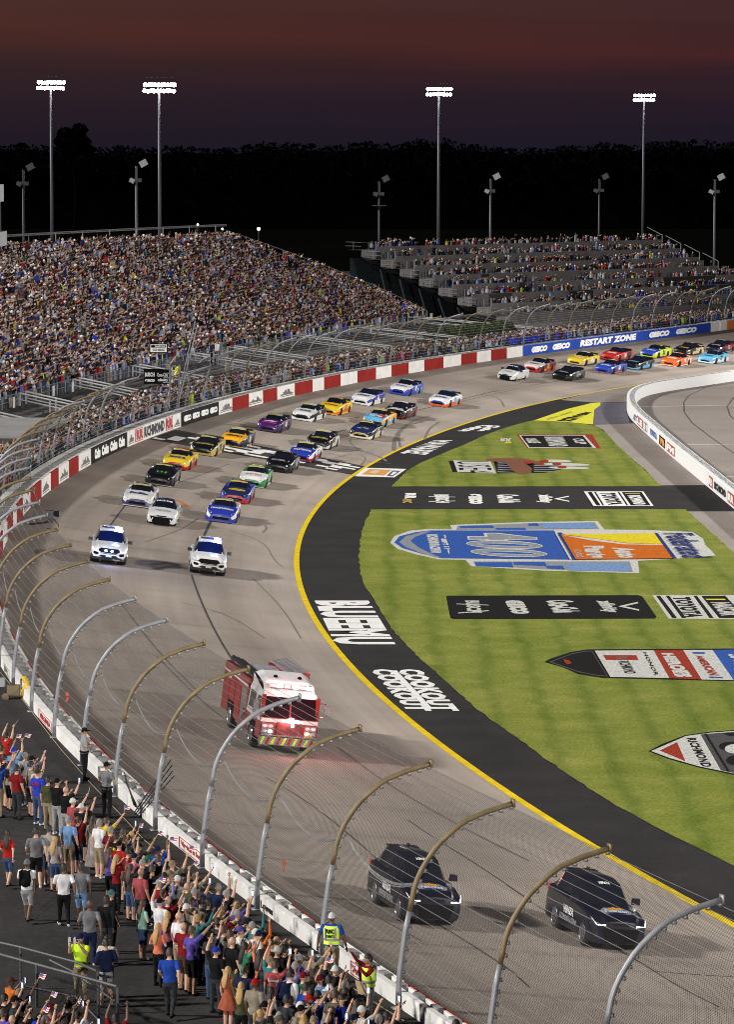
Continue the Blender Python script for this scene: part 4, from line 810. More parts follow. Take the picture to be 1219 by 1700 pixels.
# sponsor banners hung on the base wall
bn = [(910, 939, 'k'), (954, 976, 'g'), (1011, 1033, 'k'), (1057, 1078, 'g'), (1093, 1115, 'k'), (1127, 1149, 'g'), (1186, 1206, 'k')]
M_BK = mat('black_banner', (.02, .022, .018), .6); M_BG = mat('green_banner', (.06, .16, .05), .6); M_BY = mat('lime_print', (.28, .36, .03), .6); M_BW = mat('pale_print', (.4, .45, .4), .6)
def base_pt(px, z, off=.12):
    L = 10.
    for _ in range(80):
        w = pB+TD*L-OUTN*off; L += (px-proj(w[0], w[1], z)[0])*.05
    return L
for i, (x0, x1, c) in enumerate(bn):
    a, b_ = base_pt(x0, 2.5), base_pt(x1, 2.5); mk = lambda L, z, off=.12: (*(pB+TD*L-OUTN*off), z)
    mb = MB().add([mk(a, 1.5), mk(b_, 1.5), mk(b_, 3.1), mk(a, 3.1)], [(0, 1, 2, 3)])
    cc = np.mean(np.array(mb.v), 0); r = thing('banner', ('black' if c == 'k' else 'green')+' banner with a lime word, %s along the far stand base' % ['leftmost', 'second from left', 'third from left', 'fourth from left', 'third from right', 'second from right', 'rightmost'][i], 'banner', (float(cc[0]), float(cc[1]), 1.5), group='banners under the far grandstand')
    world_part('sheet', mb, M_BK if c == 'k' else M_BG, r)
    s = 'Cabelas' if c == 'k' else 'Bass Pro'; mb = text_on(MB(), s, lambda u, v: mk(a+(b_-a)*(.1+.8*u), 1.95+.7*v, .15), 0, .05); world_part('print', mb, M_BY if c == 'k' else M_BW, r)
for x, y, s, w_ in ((1048, 513, 'R', 1.0), (1086, 512, '!', .8), (1162, 509, 'R', 1.0)):
    a = base_pt(x, 2.8); mb = MB(); f = lambda u, v: (*(pB+TD*(a+w_*(u-.5))-OUTN*.15), 2.4+.9*v); mb.add([f(0, 0), f(1, 0), f(1, 1), f(0, 1)], [(0, 1, 2, 3)]); o = build('small_sign', mb, mat('pale_sign_board', (.42, .42, .42), .6)); tag(o, {1048: 'small pale sign between the third and fourth banners of the far grandstand', 1086: 'narrow pale sign between the green and black banners at mid stand', 1162: 'small pale sign left of the rightmost banner'}[x], 'sign')
# riser banners on the middle tiers
for k, x0, x1 in ((5, 812, 850), (5, 945, 985), (6, 965, 1006), (4, 1102, 1188), (5, 1132, 1190), (5, 1194, 1219), (3, 799, 812), (4, 862, 873), (2, 995, 1012), (4, 1075, 1086)):
    p, z = steps[k]; P_ = []
    for x in (x0, x1):
        L = 10.
        for _ in range(80): w = p+TD*L; L += (x-proj(w[0], w[1], z)[0])*.05
        P_.append(p+TD*L-OUTN*.05)
    mb = MB().add([(*P_[0], z-.75), (*P_[1], z-.75), (*P_[1], z+.33), (*P_[0], z+.33)], [(0, 1, 2, 3)]); world_part('riser_banner', mb, M_BK, rst)
# ------------------------------------------------------------------ hedge, dirt and kiosk between the stands
P = [(*WC.at(t, 9.4), 2.53) for t in np.arange(TSE0-3, WC.L, 6)]; Q = [(*WC.at(t, 70), .2) for t in np.arange(TSE0-3, WC.L, 6)]
struct('bank', MB().grid([[a, b] for a, b in zip(P, Q)]), M_DIRT)
# ------------------------------------------------------------------ block kiosk body (its Empty stands above)
link('wall', MB().box((-6, -1.0, .95), (16, 5.0, 1.9)).mesh('wall', [mat('block_wall', (.11, .105, .095), .8, var=.25, scale=1)]), b)
link('roof', MB().box((-6, -1.0, 2.0), (16.6, 5.6, .2)).mesh('roof', [mat('pale_roof_slab', (.26, .255, .25), .8, var=.15, scale=.6)]), b)
# ------------------------------------------------------------------ floodlight towers
M_LAMP = mat('lit_floodlight', (1, 1, 1), .3, emit=(.97, .97, 1.0), estr=28, var=0)
M_POLE = mat('grey_tower_pole', (.085, .085, .10), .5, .3, var=.08)
M_HOUS = mat('lamp_housing', (.035, .035, .04), .5, .4)
def tower(px, py, wpx, D, n, label, base_z=0.0, skew=0):
    p = un(px, py+12, 30.0); s = D/p[1] if p[1] > 0 else 1
    # place at depth D on the sight line through the head
    a = (px-CX)/FPX; bb = (CY-py-10)/FPX; dy = ct+bb*st_; dz = -st_+bb*ct; k = D/dy; X, Zt = a*k, CAM_H+dz*k
    r = thing('floodlight_tower', label, 'floodlight', (X, D, base_z), group='lit floodlight towers behind the grandstands'); h = Zt-base_z; m = D/FPX
    link('pole', MB().tube([(0, 0, 0), (0, 0, h*.5), (0, 0, h)], [.32, .26, .18], 10).mesh('pole', [M_POLE], True), r)
    w = wpx*m; mb = MB()
    rows = [(h+1.15, 0), (h+.35, 0)]
    for z, o in rows: mb.box((w*.02, .2, z-.05), (w, .15, .12))
    mb.box((0, .2, h+.7), (.25, .25, 1.6)); mb.tube([(-w*.52, .1, h+2.05), (w*.52, .1, h+2.0)], .05, 5)
    link('crossarm', mb.mesh('crossarm', [M_HOUS]), r)
    for row, (z, o) in enumerate(rows):
        for i in range(n):
            x = w*(-.5+(i+.5)/n); x += (.1 if row == 0 else 0); cz = z + random.uniform(-.04, .04)
            hd = link('lamp_head', _HEAD[0], r, (x, -.15, cz), (R(90+random.uniform(14, 26)), 0, R(random.uniform(-16, 16)))); link('lamp_glass', _HEAD[1], hd)
hb = MB().tube([(0, 0, -.35), (0, 0, .12)], [.15, .29], 10); gb = MB(); gb.ball((0, 0, .13), (.28, .28, .18), 0, 10, 6)
_HEAD = (hb.mesh('lamp_head', [M_HOUS]), gb.mesh('lamp_glass', [M_LAMP], True))
tower(84, 140, 46, 520, 9, 'leftmost lit floodlight tower, above the left end of the crowded stand')
tower(264, 145, 53, 470, 10, 'second lit floodlight tower from the left, behind the crest of the crowded stand')
tower(729, 150, 43, 560, 8, 'lit floodlight tower above the left half of the far tiered stand')
tower(1070, 159, 36, 640, 7, 'rightmost lit floodlight tower, above the right end of the far tiered stand')
def small_pole(px, py, D, lit, label, platform=False, sz=1.0):
    a = (px-CX)/FPX; bb = (CY-py)/FPX; dy = ct+bb*st_; dz = -st_+bb*ct; k = D/dy; X, Zt = a*k, CAM_H+dz*k
    r = thing('floodlight_pole', label, 'light pole', (X, D, 0), group='unlit floodlight poles behind the stands')
    link('pole', MB().tube([(0, 0, 0), (0, 0, Zt)], [.22, .16], 8).mesh('pole', [M_POLE if lit else M_HOUS], True), r)
    m = mat('pale_lamp_hood', (.40, .40, .42), .5) if lit else mat('dim_lamp_hood', (.035, .035, .04), .5)
    link('lamp_hood', MB().box((.65*sz, 0, .55), (.9*sz, .6, .75), 0, M=Matrix.Rotation(R(-28), 3, 'Y')).mesh('lamp_hood', [m]), r).location = (0.2, 0, Zt-.2)
    link('lamp_hood', MB().box((0, 0, 0), (.6, .6, .5), 0, M=Matrix.Rotation(R(30), 3, 'Y')).mesh('lamp_hood', [m]), r).location = (-.5, -.2, Zt-1.7)
    link('bracket', MB().box((0, 0, Zt-1.0), (.3, .3, 1.6)).box((-.2, 0, Zt-1.5), (1.3, .15, .12)).box((.4, 0, Zt-1.65), (.5, .5, .45)).mesh('bracket', [M_HOUS]), r)
    if platform: link('platform', MB().box((0, 0, Zt-3.2), (1.9, .8, .12)).mesh('platform', [M_HOUS]), r)
small_pole(38, 282, 440, False, 'dim floodlight pole at the far left, beside the leftmost tower')
small_pole(226, 276, 430, True, 'short grey floodlight pole left of the second tall tower', sz=1.0)
small_pole(630, 301, 480, False, 'dim floodlight pole with a platform at the left end of the far stand', True)
small_pole(815, 297, 500, True, 'thin floodlight pole with pale hoods right of the third tower')
small_pole(996, 297, 520, False, 'dim floodlight pole left of the rightmost tower')
small_pole(1188, 298, 500, True, 'rightmost short floodlight pole with pale hoods')
# added fill lamps out of view, on no tower: right infield and behind camera
def spot(loc, tgt, power, size, col=(1, .97, .93), rad=2.5):
    l = bpy.data.lights.new('floodlight', 'SPOT'); l.energy = power; l.spot_size = R(size); l.spot_blend = .8; l.color = col; l.shadow_soft_size = rad
    o = link('floodlight', l); o.location = loc; o.rotation_euler = (Vector(tgt)-Vector(loc)).to_track_quat('-Z', 'Y').to_euler(); return o
FILL = [((70, 60, 34), (0, 210, 0), 3.4e5, 95), ((150, 260, 60), (5, 260, 2), 8.5e5, 100), ((-70, -260, 70), (-5, 240, 0), 3.0e6, 50), ((100, 420, 36), (-5, 340, 8), 2.2e5, 100)]
for a_, b_, c_, d_ in FILL: spot(a_, b_, c_, d_)
spot((70, 330, 34), (28, 440, 8), 1.2e5, 60)  # unseen fill lamp added to brighten the far stand
# ------------------------------------------------------------------ far treeline, a tall tree, hedge
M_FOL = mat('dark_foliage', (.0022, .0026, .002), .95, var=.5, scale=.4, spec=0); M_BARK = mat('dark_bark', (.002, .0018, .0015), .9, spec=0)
M_HEDGE = mat('hedge_foliage', (.045, .07, .022), .9, var=.5, scale=1.2, spec=.1)
def leaf_cloud(n, cen, rad, size, rng, squash=1.0):
    """many small leaf faces through the crown's volume"""
    c = np.array(cen, float); d = rng.normal(size=(n, 3)); d /= np.linalg.norm(d, axis=1)[:, None]; d *= rng.uniform(.55, 1, n)[:, None]**.5
    p = c[rng.integers(0, len(c), n)] + d*(np.array(rad)[None] if np.ndim(rad) else rad); a = rng.normal(size=(n, 3)); a /= np.linalg.norm(a, axis=1)[:, None]; b2 = np.cross(a, rng.normal(size=(n, 3))); b2 /= np.linalg.norm(b2, axis=1)[:, None]
    s = size*rng.uniform(.6, 1.5, n)[:, None]; v = np.stack([p-a*s-b2*s*.6, p+a*s-b2*s*.6, p+a*s+b2*s*.6, p-a*s+b2*s*.6], 1).reshape(-1, 3); return v
def quads_mesh(name, v, m):
    n = len(v)//4; me = bpy.data.meshes.new(name); me.vertices.add(len(v)); me.vertices.foreach_set('co', np.asarray(v, np.float32).ravel()); me.loops.add(len(v)); me.loops.foreach_set('vertex_index', np.arange(len(v), dtype=np.int32))
    me.polygons.add(n); me.polygons.foreach_set('loop_start', np.arange(0, len(v), 4, dtype=np.int32)); me.materials.append(m); me.update(calc_edges=True); return me
# skyline heights read off the photograph: (x, y of the tree tops)
SKYL = [(-60, 243), (0, 243), (30, 239), (60, 241), (90, 246), (160, 246), (200, 243), (250, 248), (300, 243), (340, 247), (400, 246), (425, 240), (445, 237), (470, 240), (490, 237), (520, 243), (560, 243), (600, 236), (630, 238), (660, 242), (690, 231), (720, 238), (740, 229), (760, 240), (800, 243), (850, 247), (900, 246), (960, 244), (1010, 238), (1050, 243), (1080, 238), (1110, 235), (1130, 238), (1165, 232), (1190, 240), (1219, 238), (1290, 238)]
rng = np.random.default_rng(11); D = 1150.0
vs = []; base = MB(); xs = np.arange(-70, 1291, 6.0); prevp = None
mpx = D/FPX; line = []
for x in xs:
    y = np.interp(x, [s[0] for s in SKYL], [s[1] for s in SKYL]) + rng.normal(0, .9)
    X = (x-CX)*mpx; Zt = CAM_H+(250-y)*mpx; line.append((X, Zt))
cen = []; 
for (X, Zt) in line:
    for j in range(5): cen.append((X+rng.normal(0, 1), D+rng.uniform(-8, 8), Zt-1.6-j*2.3))
v = leaf_cloud(26000, cen, (1.9, 3.0, 1.9), .42, rng)
bpts = [(X, D, -1) for X, _ in line]+[(X, D, Zt-1.3) for X, Zt in line[::-1]]
n = len(line); o0 = len(v)
wv = []
for i in range(n-1):
    (a0, z0), (a1, z1) = line[i], line[i+1]; wv += [(a0, D+8, -1), (a1, D+8, -1), (a1, D+8, z1-1.6), (a0, D+8, z0-1.6), (a0, D-6, -1), (a1, D-6, -1), (a1, D-6, z1-5), (a0, D-6, z0-5)]
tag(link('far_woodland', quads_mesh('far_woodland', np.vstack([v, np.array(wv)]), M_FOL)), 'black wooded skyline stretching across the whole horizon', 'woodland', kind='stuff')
def big_tree(px, ytop, ybot, D, label, wpx):
    m = D/FPX; X = (px-CX)*m; Zt = CAM_H+(250-ytop)*m; r = thing('tree', label, 'tree', (X, D, 0)); rg = np.random.default_rng(3)
    link('trunk', MB().tube([(0, 0, 0), (.4, 0, Zt*.45), (-.3, 0, Zt*.75), (.3, 0, Zt*.95)], [.6, .45, .28, .1], 8).mesh('trunk', [M_BARK]), r)
    w = wpx*m/2; cen = [(rg.uniform(-w, w)*(1-.55*f), rg.uniform(-2, 2), Zt*(.78+.2*f)) for f in rg.uniform(0, 1, 16)]; link('crown', quads_mesh('crown', leaf_cloud(5200, cen, (1.9, 1.9, 1.5), .32, rg), M_FOL), r)
big_tree(125, 210, 250, 900, 'tall rounded tree standing above the black skyline on the left', 60)
# three lit yard lamps beyond the crest of the stand
for x, y, lab in ((329, 372, 'small lit yard lamp left of the other two beyond the stand crest'), (370, 379, 'faint lit yard lamp between two brighter ones beyond the crest'), (430, 379, 'brightest yard lamp just right of the stand crest')):
    Dd = 620; m = Dd/FPX; X = (x-CX)*m; Zt = CAM_H+(250-y)*m; r = thing('yard_lamp', lab, 'lamp', (X, Dd, 0))
    link('pole', MB().tube([(0, 0, 0), (0, 0, Zt)], .12, 6).mesh('pole', [M_HOUS]), r); link('lamp_glass', MB().ball((0, -.2, Zt), .28 if x == 430 else .17, 0).mesh('lamp_glass', [mat('warm_lamp', (1, 1, .9), .4, emit=(1, .97, .85), estr=9, var=0)]), r)
# hedge
rg = np.random.default_rng(5); ha, hb_ = un(712, 573, 3.0), un(852, 560, 3.0); cen = [tuple(ha+(hb_-ha)*f+np.array([0, rg.uniform(-1, 1), rg.uniform(.2, 1.6)])) for f in rg.uniform(0, 1, 60)]
tag(link('hedge', quads_mesh('hedge', leaf_cloud(9000, cen, (.8, .8, .5), .12, rg), M_HEDGE)), 'low dark green hedge on the bank between the two stands', 'hedge')
# green lawn strip behind the hedge and the dark service building with a red lit sign
p = un(655, 560, 0.0); p = (p[0], 470., 0)
r = thing('service_building', 'dark service building with a red lit sign between the two grandstands', 'building', (float((600-CX)/FPX*500), 500.0, 0)); 
link('wall', MB().box((3, 0, 3.5), (30, 6, 7)).mesh('wall', [mat('night_blue_wall', (.010, .014, .020), .8)]), r)
link('roof', MB().box((3, 0, 7.15), (31, 7, .3)).mesh('roof', [M_HOUS]), r)
m = 500/FPX; zs = CAM_H+(250-446)*m
link('lit_sign', text_on(MB(), 'TAPPED TURN', lambda u, v: ((606-600+20*u)*m, -3.1, zs-.35+.7*v), 0, .06).mesh('lit_sign', [mat('red_neon', (.5, .02, .01), .4, emit=(1, .06, .02), estr=1.6, var=0)]), r)
link('lamp_glass', MB().ball(((611-600)*m, -3.4, zs-1.1), (.25, .2, .4), 0).mesh('lamp_glass', [MATS['warm_lamp']]), r)
# dark kiosk-like structure at the far left edge (press box end)
r = thing('press_box', 'grey end of a tall press box cut off by the left edge above the stand', 'building', (float((-12-CX)/FPX*330), 330.0, 0)); m = 330/FPX
link('wall', MB().box((0, 0, CAM_H+(250-395)*m/1), (2.2, 5, 1.3)).mesh('wall', [mat('pale_cladding', (.34, .34, .35), .6)]), r)
link('wall', MB().box((-.2, 0, CAM_H+(250-320)*m), (2.1, 5, 1.55)).mesh('wall', [MATS['pale_cladding']]), r)
link('window_band', MB().box((-.3, 0, CAM_H+(250-358)*m), (1.8, 4.6, 2.9)).mesh('window_band', [M_RISD]), r)
# ------------------------------------------------------------------ flag stand
fp = WC.near(un(267, 680, 3.0))[0]; fb = WC.at(fp, -.6); fn_ = WC.n(fp); rzf = math.atan2(-fn_[1], -fn_[0])
fs = thing('flag_stand', 'steel flag stand with a black sponsor board beside the finish line', 'flag stand', (float(fb[0]), float(fb[1]), WALK_Z), rzf)
mb = MB()
for x, y in ((-3.0, -1.6), (-3.0, 1.5), (-2.2, -1.6), (-2.2, 1.5)): mb.tube([(x, y, 0), (x+.1, y, 4.2)], .07, 6); mb.tube([(x+.1, y, 3.2), (.6, y, 4.2)], .05, 5)
for z in (1.5, 3.0, 4.15): mb.tube([(-3.0, -1.6, z), (-3.0, 1.5, z)], .04, 5).tube([(-2.2, -1.6, z), (-2.2, 1.5, z)], .04, 5).tube([(-3.0, -1.6, z), (-2.2, -1.6, z+1)], .03, 5)
mb.tube([(-2.4, -2.4, 0), (-.6, -2.4, 7.8)], .05, 5).tube([(-2.2, -2.9, 0), (-.3, -2.9, 7.4)], .05, 5)
link('frame', mb.mesh('frame', [M_GALV]), fs)
link('platform', MB().box((-1.0, 0, 4.25), (4.0, 3.3, .12)).mesh('platform', [M_DKST]), fs)
mb = MB(); rail([(1.0, -1.7, 4.3), (1.0, 1.7, 4.3)], 1.05, mb, .6, .03); rail([(-.9, -3.9, 4.3), (-.9, 1.6, 4.3)], 1.05, mb, 1.2, .03); rail([(1.0, -3.9, 4.3), (1.0, -1.7, 4.3)], 1.05, mb, 1.2, .03); link('railing', mb.mesh('railing', [M_RAIL]), fs)
mb = MB(); 
for k in range(12): mb.box((-3.2+.02*k, -2.1, .3+k*.36), (.5, .7, .04))
link('ladder', mb.mesh('ladder', [M_GALV]), fs)
# boards face along the track towards the camera: their plane is square to the sight line
def board(name, px0, py0, px1, py1, dist_off, m, pieces, frame=None):
    """a flat board hung on the stand; built in the stand's space, facing down the track"""
    c = WC.at(fp, dist_off); D_ = math.hypot(c[0], c[1]); k = float(c[1])/FPX*1.005
    X0, X1 = (px0-CX)*k, (px1-CX)*k; Z0, Z1 = CAM_H+(250-py1)*k, CAM_H+(250-py0)*k
    inv = fs.matrix_basis.inverted(); Y = float(c[1])
    def W3(u, v, e=0): return tuple(inv @ Vector((X0+(X1-X0)*u, Y-e, Z0+(Z1-Z0)*v)))
    mb = MB(); a = [W3(0, 0), W3(1, 0), W3(1, 1), W3(0, 1)]; bb = [W3(0, 0, -.08), W3(1, 0, -.08), W3(1, 1, -.08), W3(0, 1, -.08)]
    mb.add(a+bb, [(0, 1, 2, 3), (7, 6, 5, 4), (0, 4, 5, 1), (1, 5, 6, 2), (2, 6, 7, 3), (3, 7, 4, 0)]); o = link(name, mb.mesh(name, [m]), fs)
    for s, u0, u1, v0, v1, mm, bold in pieces:
        if s is None: t_ = MB().add([W3(u0, v0, .012), W3(u1, v0, .012), W3(u1, v1, .012), W3(u0, v1, .012)], [(0, 1, 2, 3)])
        else: t_ = text_on(MB(), s, lambda a_, b_: W3(u0+(u1-u0)*a_, v0+(v1-v0)*b_, .022), 0, bold)
        link('print', t_.mesh('print', [mm]), o)
board('sponsor_board', 240, 609, 282, 634, -2.0, M_SK, [('BUSCH', .04, .42, .48, .76, M_LETW, .05), ('Coca-Cola', .52, .94, .48, .74, M_LETW, .03), ('GEICO', .04, .43, .14, .32, M_LETW, .12), ('xfinity', .54, .95, .12, .36, M_LETW, .03)])
board('side_board', 282.5, 607, 287.5, 632, -2.0, M_LETW, [(None, .2, .8, .2, .8, M_SG, 0), ('O', .3, .7, .3, .7, M_LETW, .05)])
board('series_board', 249, 567, 280, 583, -1.6, M_SK, [(None, .06, .94, .1, .9, M_LETW, 0), (None, .1, .9, .56, .84, M_SK, 0), ('NASCAR', .32, .86, .60, .80, M_LETW, .04), ('CUP SERIES', .18, .82, .22, .46, M_LETK, .04)])
fl_ = un(293, 620, 7.0); a_ = thing('caution_flag', 'large yellow caution flag held out by the flagger over the wall', 'flag', tuple(map(float, WC.at(fp+1.2, -2.2)))+(6.3,))

M_FLY = mat('yellow_flag_cloth', (.72, .68, .02), .7, var=.1, scale=5)
inv = a_.matrix_basis.inverted(); k = a_.location[1]/FPX
def F3(px, py, e=0): return ((px-CX)*k-a_.location[0], e, CAM_H+(250-py)*k-a_.location[2])
P = [[F3(289+10*u+.8*math.sin(v*5), 606+14*v+1.5*math.sin(u*6), .10*math.sin(u*7+v*3)) for v in np.linspace(0, 1, 7)] for u in np.linspace(0, 1, 9)]
link('cloth', MB().grid(P).mesh('cloth', [M_FLY], True), a_); link('stick', MB().tube([F3(284, 603), F3(292, 610)], .02, 5).mesh('stick', [M_TAN]), a_)
# ------------------------------------------------------------------ vehicles (local: +X forward, origin on the ground under the middle)
def paint(name, col, rough=.3): return mat('paint_'+name, col, rough, 0, var=.04, coat=.35)
PC = dict(white=(.74, .74, .73), black=(.004, .004, .005), navy=(.014, .022, .09), blue=(.022, .06, .42), royal=(.02, .04, .36), sky=(.13, .42, .66), red=(.50, .018, .014), maroon=(.16, .012, .02), yellow=(.78, .56, .02), amber=(.80, .38, .015), lime=(.62, .70, .04), green=(.02, .26, .06), purple=(.05, .010, .095), magenta=(.60, .03, .35), orange=(.75, .13, .02), gold=(.52, .40, .12), cream=(.62, .52, .28), silver=(.35, .35, .37), grey=(.14, .14, .15), dpurple=(.05, .03, .14))
def pm(n): return paint(n, PC[n])
M_GLS = mat('dark_windscreen', (.008, .010, .018), .06, 0, var=0, spec=.8); M_TYR = mat('tyre_rubber', (.014, .014, .014), .8, var=.1)
M_RIM = mat('alloy_rim', (.42, .42, .44), .3, .8, var=.05); M_RIMK = mat('black_rim', (.03, .03, .03), .4, .5, var=.05)
M_GRL = mat('black_grille', (.004, .004, .005), .6, var=0, spec=.1); M_HL = mat('headlight_glass', (.55, .58, .62), .1, .3, var=0); M_BAN = mat('yellow_windscreen_banner', (.42, .38, .10), .5, var=.05)
M_HLON = mat('lit_headlight', (1, 1, 1), .2, emit=(.95, .97, 1), estr=2.5, var=0); M_TL = mat('red_tail_lamp', (.5, .01, .01), .2, emit=(1, .02, .02), estr=.6, var=0)
M_CHR = mat('chrome_trim', (.6, .6, .62), .15, .9, var=0); M_PLT = mat('licence_plate', (.62, .60, .50), .5, var=.05)
class Body:
    """lofted car body; stations are (t from the nose, top z, half width, shoulder z, greenhouse half width, roof half width)"""
    def __init__(s, L, st, axles, wr, zb, cowl, head, rooft, rearb, nose=(.2, .5)):
        s.L, s.ax, s.wr, s.zb, s.cowl, s.head, s.rooft, s.rearb = L, axles, wr, zb, cowl, head, rooft, rearb
        s.st = np.array(st, float)
        T = set(st_[0] for st_ in st) | {cowl, head, rooft, rearb, cowl+.28*(head-cowl), rearb-.35*(rearb-rooft), (head+rooft)/2}
        for a in axles: T |= {a-wr*1.16, a-wr*.95, a-wr*.55, a, a+wr*.55, a+wr*.95, a+wr*1.16}
        s.T = sorted(t for t in T if 0 <= t <= L)
        s.T = [t for i, t in enumerate(s.T) if i == 0 or t-s.T[i-1] > .015]
    def prm(s, t): return [float(np.interp(t, s.st[:, 0], s.st[:, k])) for k in range(1, 6)]
    def sec(s, t):
        zt, w, zs, gw, rw = s.prm(t); x = s.L/2-t; zl = s.zb
        for a in s.ax:
            d = abs(t-a)/(s.wr*1.16)
            if d < 1: zl = max(zl, s.wr*1.02*math.sqrt(1-d*d)+s.wr*.12)
        zm = max(zl+.04, (s.zb+zs)/2)
        return [(x, w-.05, zl), (x, w-.005, max(zl+.01, s.zb+.10)), (x, w+.008, max(zm, zl+.02)), (x, w-.012, max(zs-.07, zl+.03)), (x, w-.06, zs), (x, min(gw, w-.08), zs+.015), (x, rw, zt-.045 if zt-zs > .15 else zt-.004), (x, rw*.6, zt-.008 if zt-zs > .15 else zt+.012), (x, 0, zt+.012 if zt-zs > .15 else zt+.024)]
    def topz(s, t, y):
        P = s.sec(t); ys = [p[1] for p in P[4:]][::-1]; zs = [p[2] for p in P[4:]][::-1]; return float(np.interp(abs(y), ys, zs))
    def make(s):
        """meshes keyed by part name"""
        S = [s.sec(t) for t in s.T]; out = {k: MB() for k in ('body', 'windscreen', 'side_window_l', 'side_window_r', 'rear_window', 'underbody')}
        for i in range(len(S)-1):
            t = (s.T[i]+s.T[i+1])/2
            for k in range(8):
                for sg in (1, -1):
                    q = [S[i][k], S[i+1][k], S[i+1][k+1], S[i][k+1]]; q = [(x, y*sg, z) for x, y, z in q]; q = q if sg > 0 else q[::-1]
                    key, mi = 'body', 0
                    if k >= 6 and s.cowl < t < s.head: key = 'windscreen'
                    elif k == 5 and s.cowl+.25*(s.head-s.cowl) < t < s.rearb-.34*(s.rearb-s.rooft) and not abs(t-(s.head+s.rooft)/2) < -.1: key = 'side_window_l' if sg > 0 else 'side_window_r'
                    elif k >= 6 and s.rooft < t < s.rearb: key = 'rear_window'
                    if key == 'body':   # slots: 0 hood 1 roof 2 side 3 lower 4 rear deck
                        mi = 3 if k <= 1 else 2 if k <= 3 else (0 if t < s.cowl+.02 else 1 if s.head-.02 < t < s.rooft+.05 and k >= 5 else 4 if t > s.rearb-.05 else 1 if k >= 5 else 2)
                    out[key].add(q, [(0, 1, 2, 3)], mi)
        for S_, fl, tt in ((S[0], 1, 0), (S[-1], 0, s.L)):       # nose and tail
            ring = [(x, y, z) for x, y, z in S_]+[(x, -y, z) for x, y, z in S_[-2::-1]]
            nB = len(ring)
            for k in range(8):
                a, b_ = S_[k], S_[k+1]; q = [a, b_, (b_[0], -b_[1], b_[2]), (a[0], -a[1], a[2])]
                if k == 7: q = q[:2]+q[3:]
                out['body'].add(q if not fl else q[::-1], [tuple(range(len(q)))], 3 if k <= 1 else (5 if fl else 2))
        out['underbody'].add([(s.L/2-.25, -.7, s.zb+.02), (s.L/2-.25, .7, s.zb+.02), (-s.L/2+.1, .7, s.zb+.02), (-s.L/2+.1, -.7, s.zb+.02)], [(0, 1, 2, 3)])
        for a in s.ax:
            for sg in (1, -1): w = s.prm(a)[1]; out['underbody'].box((s.L/2-a, sg*(w-.34), s.wr*.72), (s.wr*2.1, .36, s.wr*1.3))
        return out
def wheel_mb(wr, w, n=22, spokes=5):
    t = MB().tube([(0, -w/2, 0), (0, -w/2+.03, 0), (0, w/2-.03, 0), (0, w/2, 0)], [wr*.9, wr, wr, wr*.9], n); r = MB()
    for sg in (1, -1):
        y = sg*(w/2+.004); vs = [(0, y+sg*.012, 0)]+[(wr*.66*math.cos(a), y, wr*.66*math.sin(a)) for a in np.linspace(0, 2*math.pi, n, endpoint=False)]
        fs = [(0, 1+i, 1+(i+1) % n) for i in range(n)]; r.add(vs, fs if sg < 0 else [f[::-1] for f in fs], 1)
        for k in range(spokes*2):
            a = math.pi*k/spokes; r.box((wr*.36*math.cos(a), y+sg*.016, wr*.36*math.sin(a)), (wr*.54, .014, wr*.11), 0, M=Matrix.Rotation(-a, 3, 'Y'))
        r.tube([(wr*.66*math.cos(a), y+sg*.008, wr*.66*math.sin(a)) for a in np.linspace(0, 2*math.pi, n+1)], wr*.05, 4, 0, False)
    return t, r
_ME = {}
def car_meshes(key, body, wheel_w, spokes=5, rim=None, nslots=6):
    if key in _ME: return _ME[key]
    d = {k: v.mesh(k.replace('_l', '').replace('_r', '') if 'side' in k else k, [M_GLS if 'wind' in k else M_GRL] if k != 'body' else [M_GRL]*nslots) for k, v in body.make().items()}
    me = d['body']; mb = body.make()['body']; me.polygons.foreach_set('material_index', mb.m); me.update()
    for k in ('body', 'windscreen', 'side_window_l', 'side_window_r', 'rear_window'):
        if not len(d[k].polygons): continue
        bm = bmesh.new(); bm.from_mesh(d[k]); bmesh.ops.remove_doubles(bm, verts=bm.verts, dist=.002); bmesh.ops.recalc_face_normals(bm, faces=bm.faces) if k == 'body' else None; bm.to_mesh(d[k]); bm.free()
        d[k].polygons.foreach_set('use_smooth', [True]*len(d[k].polygons)); d[k].set_sharp_from_angle(angle=R(28)); d[k].update()
    t, r = wheel_mb(body.wr, wheel_w, spokes=spokes); d['wheel'] = t.mesh('wheel', [M_TYR], False); d['rim'] = r.mesh('rim', [rim or M_RIM, M_GRL]); _ME[key] = d; return d
def slots(o, mats):
    for i, m in enumerate(mats):
        if i < len(o.material_slots): o.material_slots[i].link = 'OBJECT'; o.material_slots[i].material = m
def place_on_track(px, py, L, yaw=0.0, back=0.0):
    """pose of a car whose nose foot is seen at (px, py), travelling towards the camera along the banking"""
    p = on_surf(px, py); s, d = WC.near(p); tv = WC.t(s); h = math.atan2(-tv[1], -tv[0])+R(yaw); f = np.array([math.cos(h), math.sin(h)]); c = p[:2]-f*(L/2+back)
    e = .8; zf, zb_ = surf(*(c+f*1.3)), surf(*(c-f*1.3)); l = np.array([-f[1], f[0]]); zl, zr = surf(*(c+l*e)), surf(*(c-l*e)); z = (zf+zb_+zl+zr)/4
    X = Vector((f[0]*2.6, f[1]*2.6, zf-zb_)).normalized(); Y = Vector((l[0]*2*e, l[1]*2*e, zl-zr)); Z = X.cross(Y).normalized(); Y = Z.cross(X)
    M = Matrix((X, Y, Z)).transposed().to_4x4(); M.translation = Vector((c[0], c[1], z)); return M
